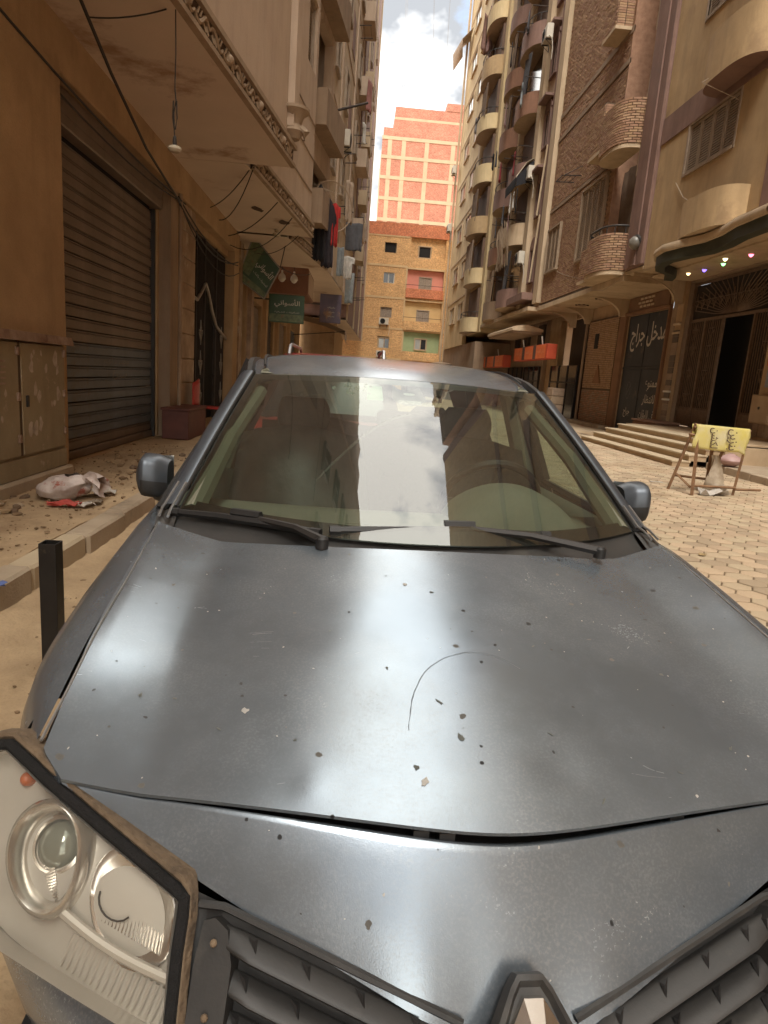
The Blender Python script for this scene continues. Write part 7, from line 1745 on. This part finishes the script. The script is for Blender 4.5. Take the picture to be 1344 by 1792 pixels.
litter(3.55, 4.15, .17, .07, LIT[4], 'yellow leaf-like scrap on the pavers near the car wing', z=.012, rot=.2, fold=.012); litter(3.05, 5.0, .10, .06, LIT[4], 'small ochre scrap on the pavers beyond the right mirror', z=.012, rot=.9, fold=.01)
litter(5.2, 14.4, .28, .10, LIT[0], 'white paper on the pavers before the lowest step', z=.012, rot=.1, fold=.02); litter(4.85, 9.9, .22, .06, LIT[0], 'narrow white paper strip on the pavers left of the barricade', z=.012, rot=.05, fold=.01)
tag(stone(4.70, 13.3, .02, .10, 0).build('black_block', DARK), 'small black block lying on the pavers in front of the steps', 'block')
# red chair and maroon box at the gate
bxr = thing('maroon_box', 'dark red wooden box against the pier under the red chair', 'box', (-3.0, 10.2, .2))
MB().cbox(-3.22, -2.80, 9.85, 11.05, .19, .64, .01).build('box_body', MAROON, bxr); MB().cbox(-3.24, -2.78, 9.83, 11.07, .64, .68, .008).build('box_lid', MAROON, bxr)
rc = thing('plastic_chair', 'red plastic chair back showing above the maroon box', 'chair', (-2.98, 11.6, .2))
REDP = M('red_plastic', (.42, .04, .03), (.34, .03, .025), 4, .4)
mb = MB(); mb.grid([[(-3.10+.05*math.sin(math.pi*j/8), 11.35+.5*j/8, .62+.5*i/6-.02*abs(j-4)*(i > 4)) for j in range(9)] for i in range(7)]); mb.build('backrest', REDP, rc, smooth=True, solid=.015)
MB().cbox(-3.08, -2.62, 11.35, 11.85, .60, .63, .01).build('seat', REDP, rc)
for x in (-3.05, -2.66):
    for y in (11.40, 11.80): MB().tube([(x, y, .2), (x, y, .61)], .018, 6).build('leg', REDP, rc)
# barricade easel with hand-painted cloth
ez = thing('barricade_easel', 'timber trestle barricade draped with a yellow hand-painted cloth', 'barricade', (5.2, 8.9, 0))
legs = [((4.72, 9.18, 0), (4.86, 8.92, 1.06)), ((4.86, 8.70, 0), (4.88, 8.86, 1.06)), ((5.66, 9.0, 0), (5.68, 8.90, 1.0)), ((5.30, 9.22, .0), (5.46, 8.96, .98)), ((5.50, 9.5, .02), (5.16, 8.9, .80))]
for a, b in legs: MB().tube([a, b], .026, 4).build('leg', WOOD, ez)
for a, b in (((4.78, 9.10, .27), (4.86, 8.78, .12)), ((4.86, 8.74, .15), (5.66, 8.96, .13)), ((4.78, 9.16, .24), (5.35, 9.25, .20)), ((5.66, 9.0, .10), (6.15, 9.1, .10)), ((4.83, 8.9, 1.0), (5.70, 8.9, 1.0)), ((4.75, 8.86, .90), (4.93, 8.86, .88))): MB().tube([a, b], .019, 4).build('rail', WOOD, ez)
CLO = M('yellow_painted_cloth', (.60, .50, .07), (.58, .51, .30), 2.6, .9, bump=.3, bscale=60, stain=(.55, .46, .30), stain_scale=3.5)
def clp(u, v): return Vector((4.815+.83*u+.02*math.sin(6*v), 8.83-.014*math.sin(v*2.6)-.012*math.sin(u*11), 1.055-.02*u-.35*v-(.05*math.sin(math.pi*u)**2)*v*(.3)-(.05*(u-.85)/.15*v if u > .85 else 0)))
mb = MB(); mb.grid([[clp(j/20, i/10) for j in range(21)] for i in range(11)]); mb.grid([[Vector((4.83+.83*j/20, 8.96-.06*(1-i/4), 1.05-.02*j/20-.2*(1-i/4))) for j in range(21)] for i in range(5)]); cl = mb.build('banner_cloth', CLO, ez, smooth=True, solid=.006)
PENC = M('brown_brush_paint', (.10, .06, .04), None, 5, .8)
for txt, u, v, h_, w_ in (('لكشن', .34, .50, .19, .30), ('بنزين', .66, .5, .20, .31)):
    lettering('banner_text', arabic(txt), PENC, ez, clp(u, v)+Vector((0, -.026, 0)), (0, -.05, -1), (1, -.0, .0), h_*.8, .002, width=w_, bold=.01)
random.seed(44); mb = MB(); rows = []
for i in range(12):
    v = i/11; r_ = .05+.13*v**1.4
    rows.append([(5.28+.10*v+r_*math.cos(a)*(1+.35*math.sin(3*a+i*.7)), 8.98+.6*r_*math.sin(a), .60-.58*v) for a in [2*math.pi*j/16 for j in range(16)]])
mb.grid(rows, closed=True); tag(mb.build('plastic_sheet', BAGM2 if False else M('dusty_plastic', (.48, .40, .30), (.30, .23, .16), 7, .5, bump=.3, bscale=25), smooth=True), 'dusty plastic sheet bundled and hanging inside the trestle barricade', 'plastic sheet')
litter(5.25, 8.85, .5, .25, LIT[0], 'heap of pale plastic at the foot of the trestle barricade', z=.012, rot=.2, fold=.12)
pb2 = MB(); rows = []
for i in range(9): rows.append([(7.25+.22*math.sin(math.pi*(.1+.85*i/8))*math.cos(a), 11.9+.25*math.sin(math.pi*(.1+.85*i/8))*math.sin(a), .155+.26*i/8) for a in [2*math.pi*j/14 for j in range(14)]])
pb2.grid(rows, closed=True); tag(pb2.build('plastic_bag', M('pinkish_bag', (.42, .27, .25), (.34, .21, .19), 5, .5), smooth=True), 'small pink plastic bag on the right kerb behind the barricade', 'bag')
# the red car parked behind
rcar = thing('parked_car', 'red estate car with silver roof rails parked directly behind the grey hatchback', 'car', (-.45, 7.2, 0))
REDM = M('red_car_paint', (.36, .03, .025), (.30, .024, .02), 3, .28, .2, coat=.6)
def rloft(name, secs, mat, n=16, par=rcar):
    mb = MB(); rows = []
    for y, w, z0, z1, e in secs: rows.append([(-.45+w*math.copysign(abs(math.cos(a))**e, math.cos(a)), y, (z0+z1)/2+(z1-z0)/2*math.copysign(abs(math.sin(a))**e, math.sin(a))) for a in [2*math.pi*k/32 for k in range(32)]])
    mb.grid(rows[::-1], closed=True); mb.add(rows[0], [tuple(range(32))]); mb.add(rows[-1], [tuple(range(31, -1, -1))]); return mb.build(name, mat, par, smooth=True, angle=50)
rloft('body', [(5.3, .70, .30, .75, .5), (5.45, .82, .22, .85, .45), (6.2, .86, .20, .95, .4), (8.8, .86, .20, 1.0, .4), (9.4, .80, .28, .98, .45)], REDM)
rloft('glasshouse', [(6.1, .72, .90, 1.0, .5), (6.8, .64, .9, 1.50, .45), (7.4, .62, .9, 1.565, .42), (8.8, .62, .9, 1.54, .42), (9.3, .66, .9, 1.05, .5)], GLASSD)
rloft('roof', [(6.78, .56, 1.50, 1.535, .6), (7.1, .62, 1.50, 1.605, .6), (8.0, .62, 1.50, 1.61, .6), (8.9, .60, 1.46, 1.56, .6)], REDM)
for s_ in (-1, 1): MB().tube([(-.45+s_*.53, 6.9, 1.57), (-.45+s_*.53, 7.0, 1.665), (-.45+s_*.53, 7.2, 1.69), (-.45+s_*.53, 8.4, 1.69), (-.45+s_*.53, 8.6, 1.58)], .02, 6).build('roof_rail', ALLOY, rcar, smooth=True)
for s_ in (-1, 1):
    for y in (6.1, 8.6): MB().lathe([(.2, -.1), (.3, -.09), (.31, 0), (.3, .09), (.2, .1)], 24, Matrix.Translation((-.45+s_*.78, y, .31)) @ Matrix.Rotation(R(90), 4, 'Y')).build('wheel', RUBBER, rcar, smooth=True)
rv = thing('parked_van', 'dark van with a flat roof standing across the far end of the street', 'van', (4.2, 40, 0))
MB().cbox(2.9, 5.3, 40, 44.5, .35, 2.05, .12).build('body', M('dark_van_paint', (.05, .055, .06), None, 3, .35, .3), rv); MB().cbox(2.95, 5.25, 39.985, 44.4, 2.05, 2.2, .04).build('roof', MATS['dark_van_paint'], rv); MB().box(3.1, 5.1, 39.97, 39.995, 1.35, 1.9).build('windscreen', GLASSD, rv)
for s_ in (3.05, 5.15):
    for y in (40.9, 43.6): MB().lathe([(.2, -.1), (.33, -.09), (.34, 0), (.33, .09), (.2, .1)], 20, Matrix.Translation((s_, y, .34)) @ Matrix.Rotation(R(90), 4, 'Y')).build('wheel', RUBBER, rv, smooth=True)
# the protos for windows stay in place as real windows (first use); nothing else to clean up
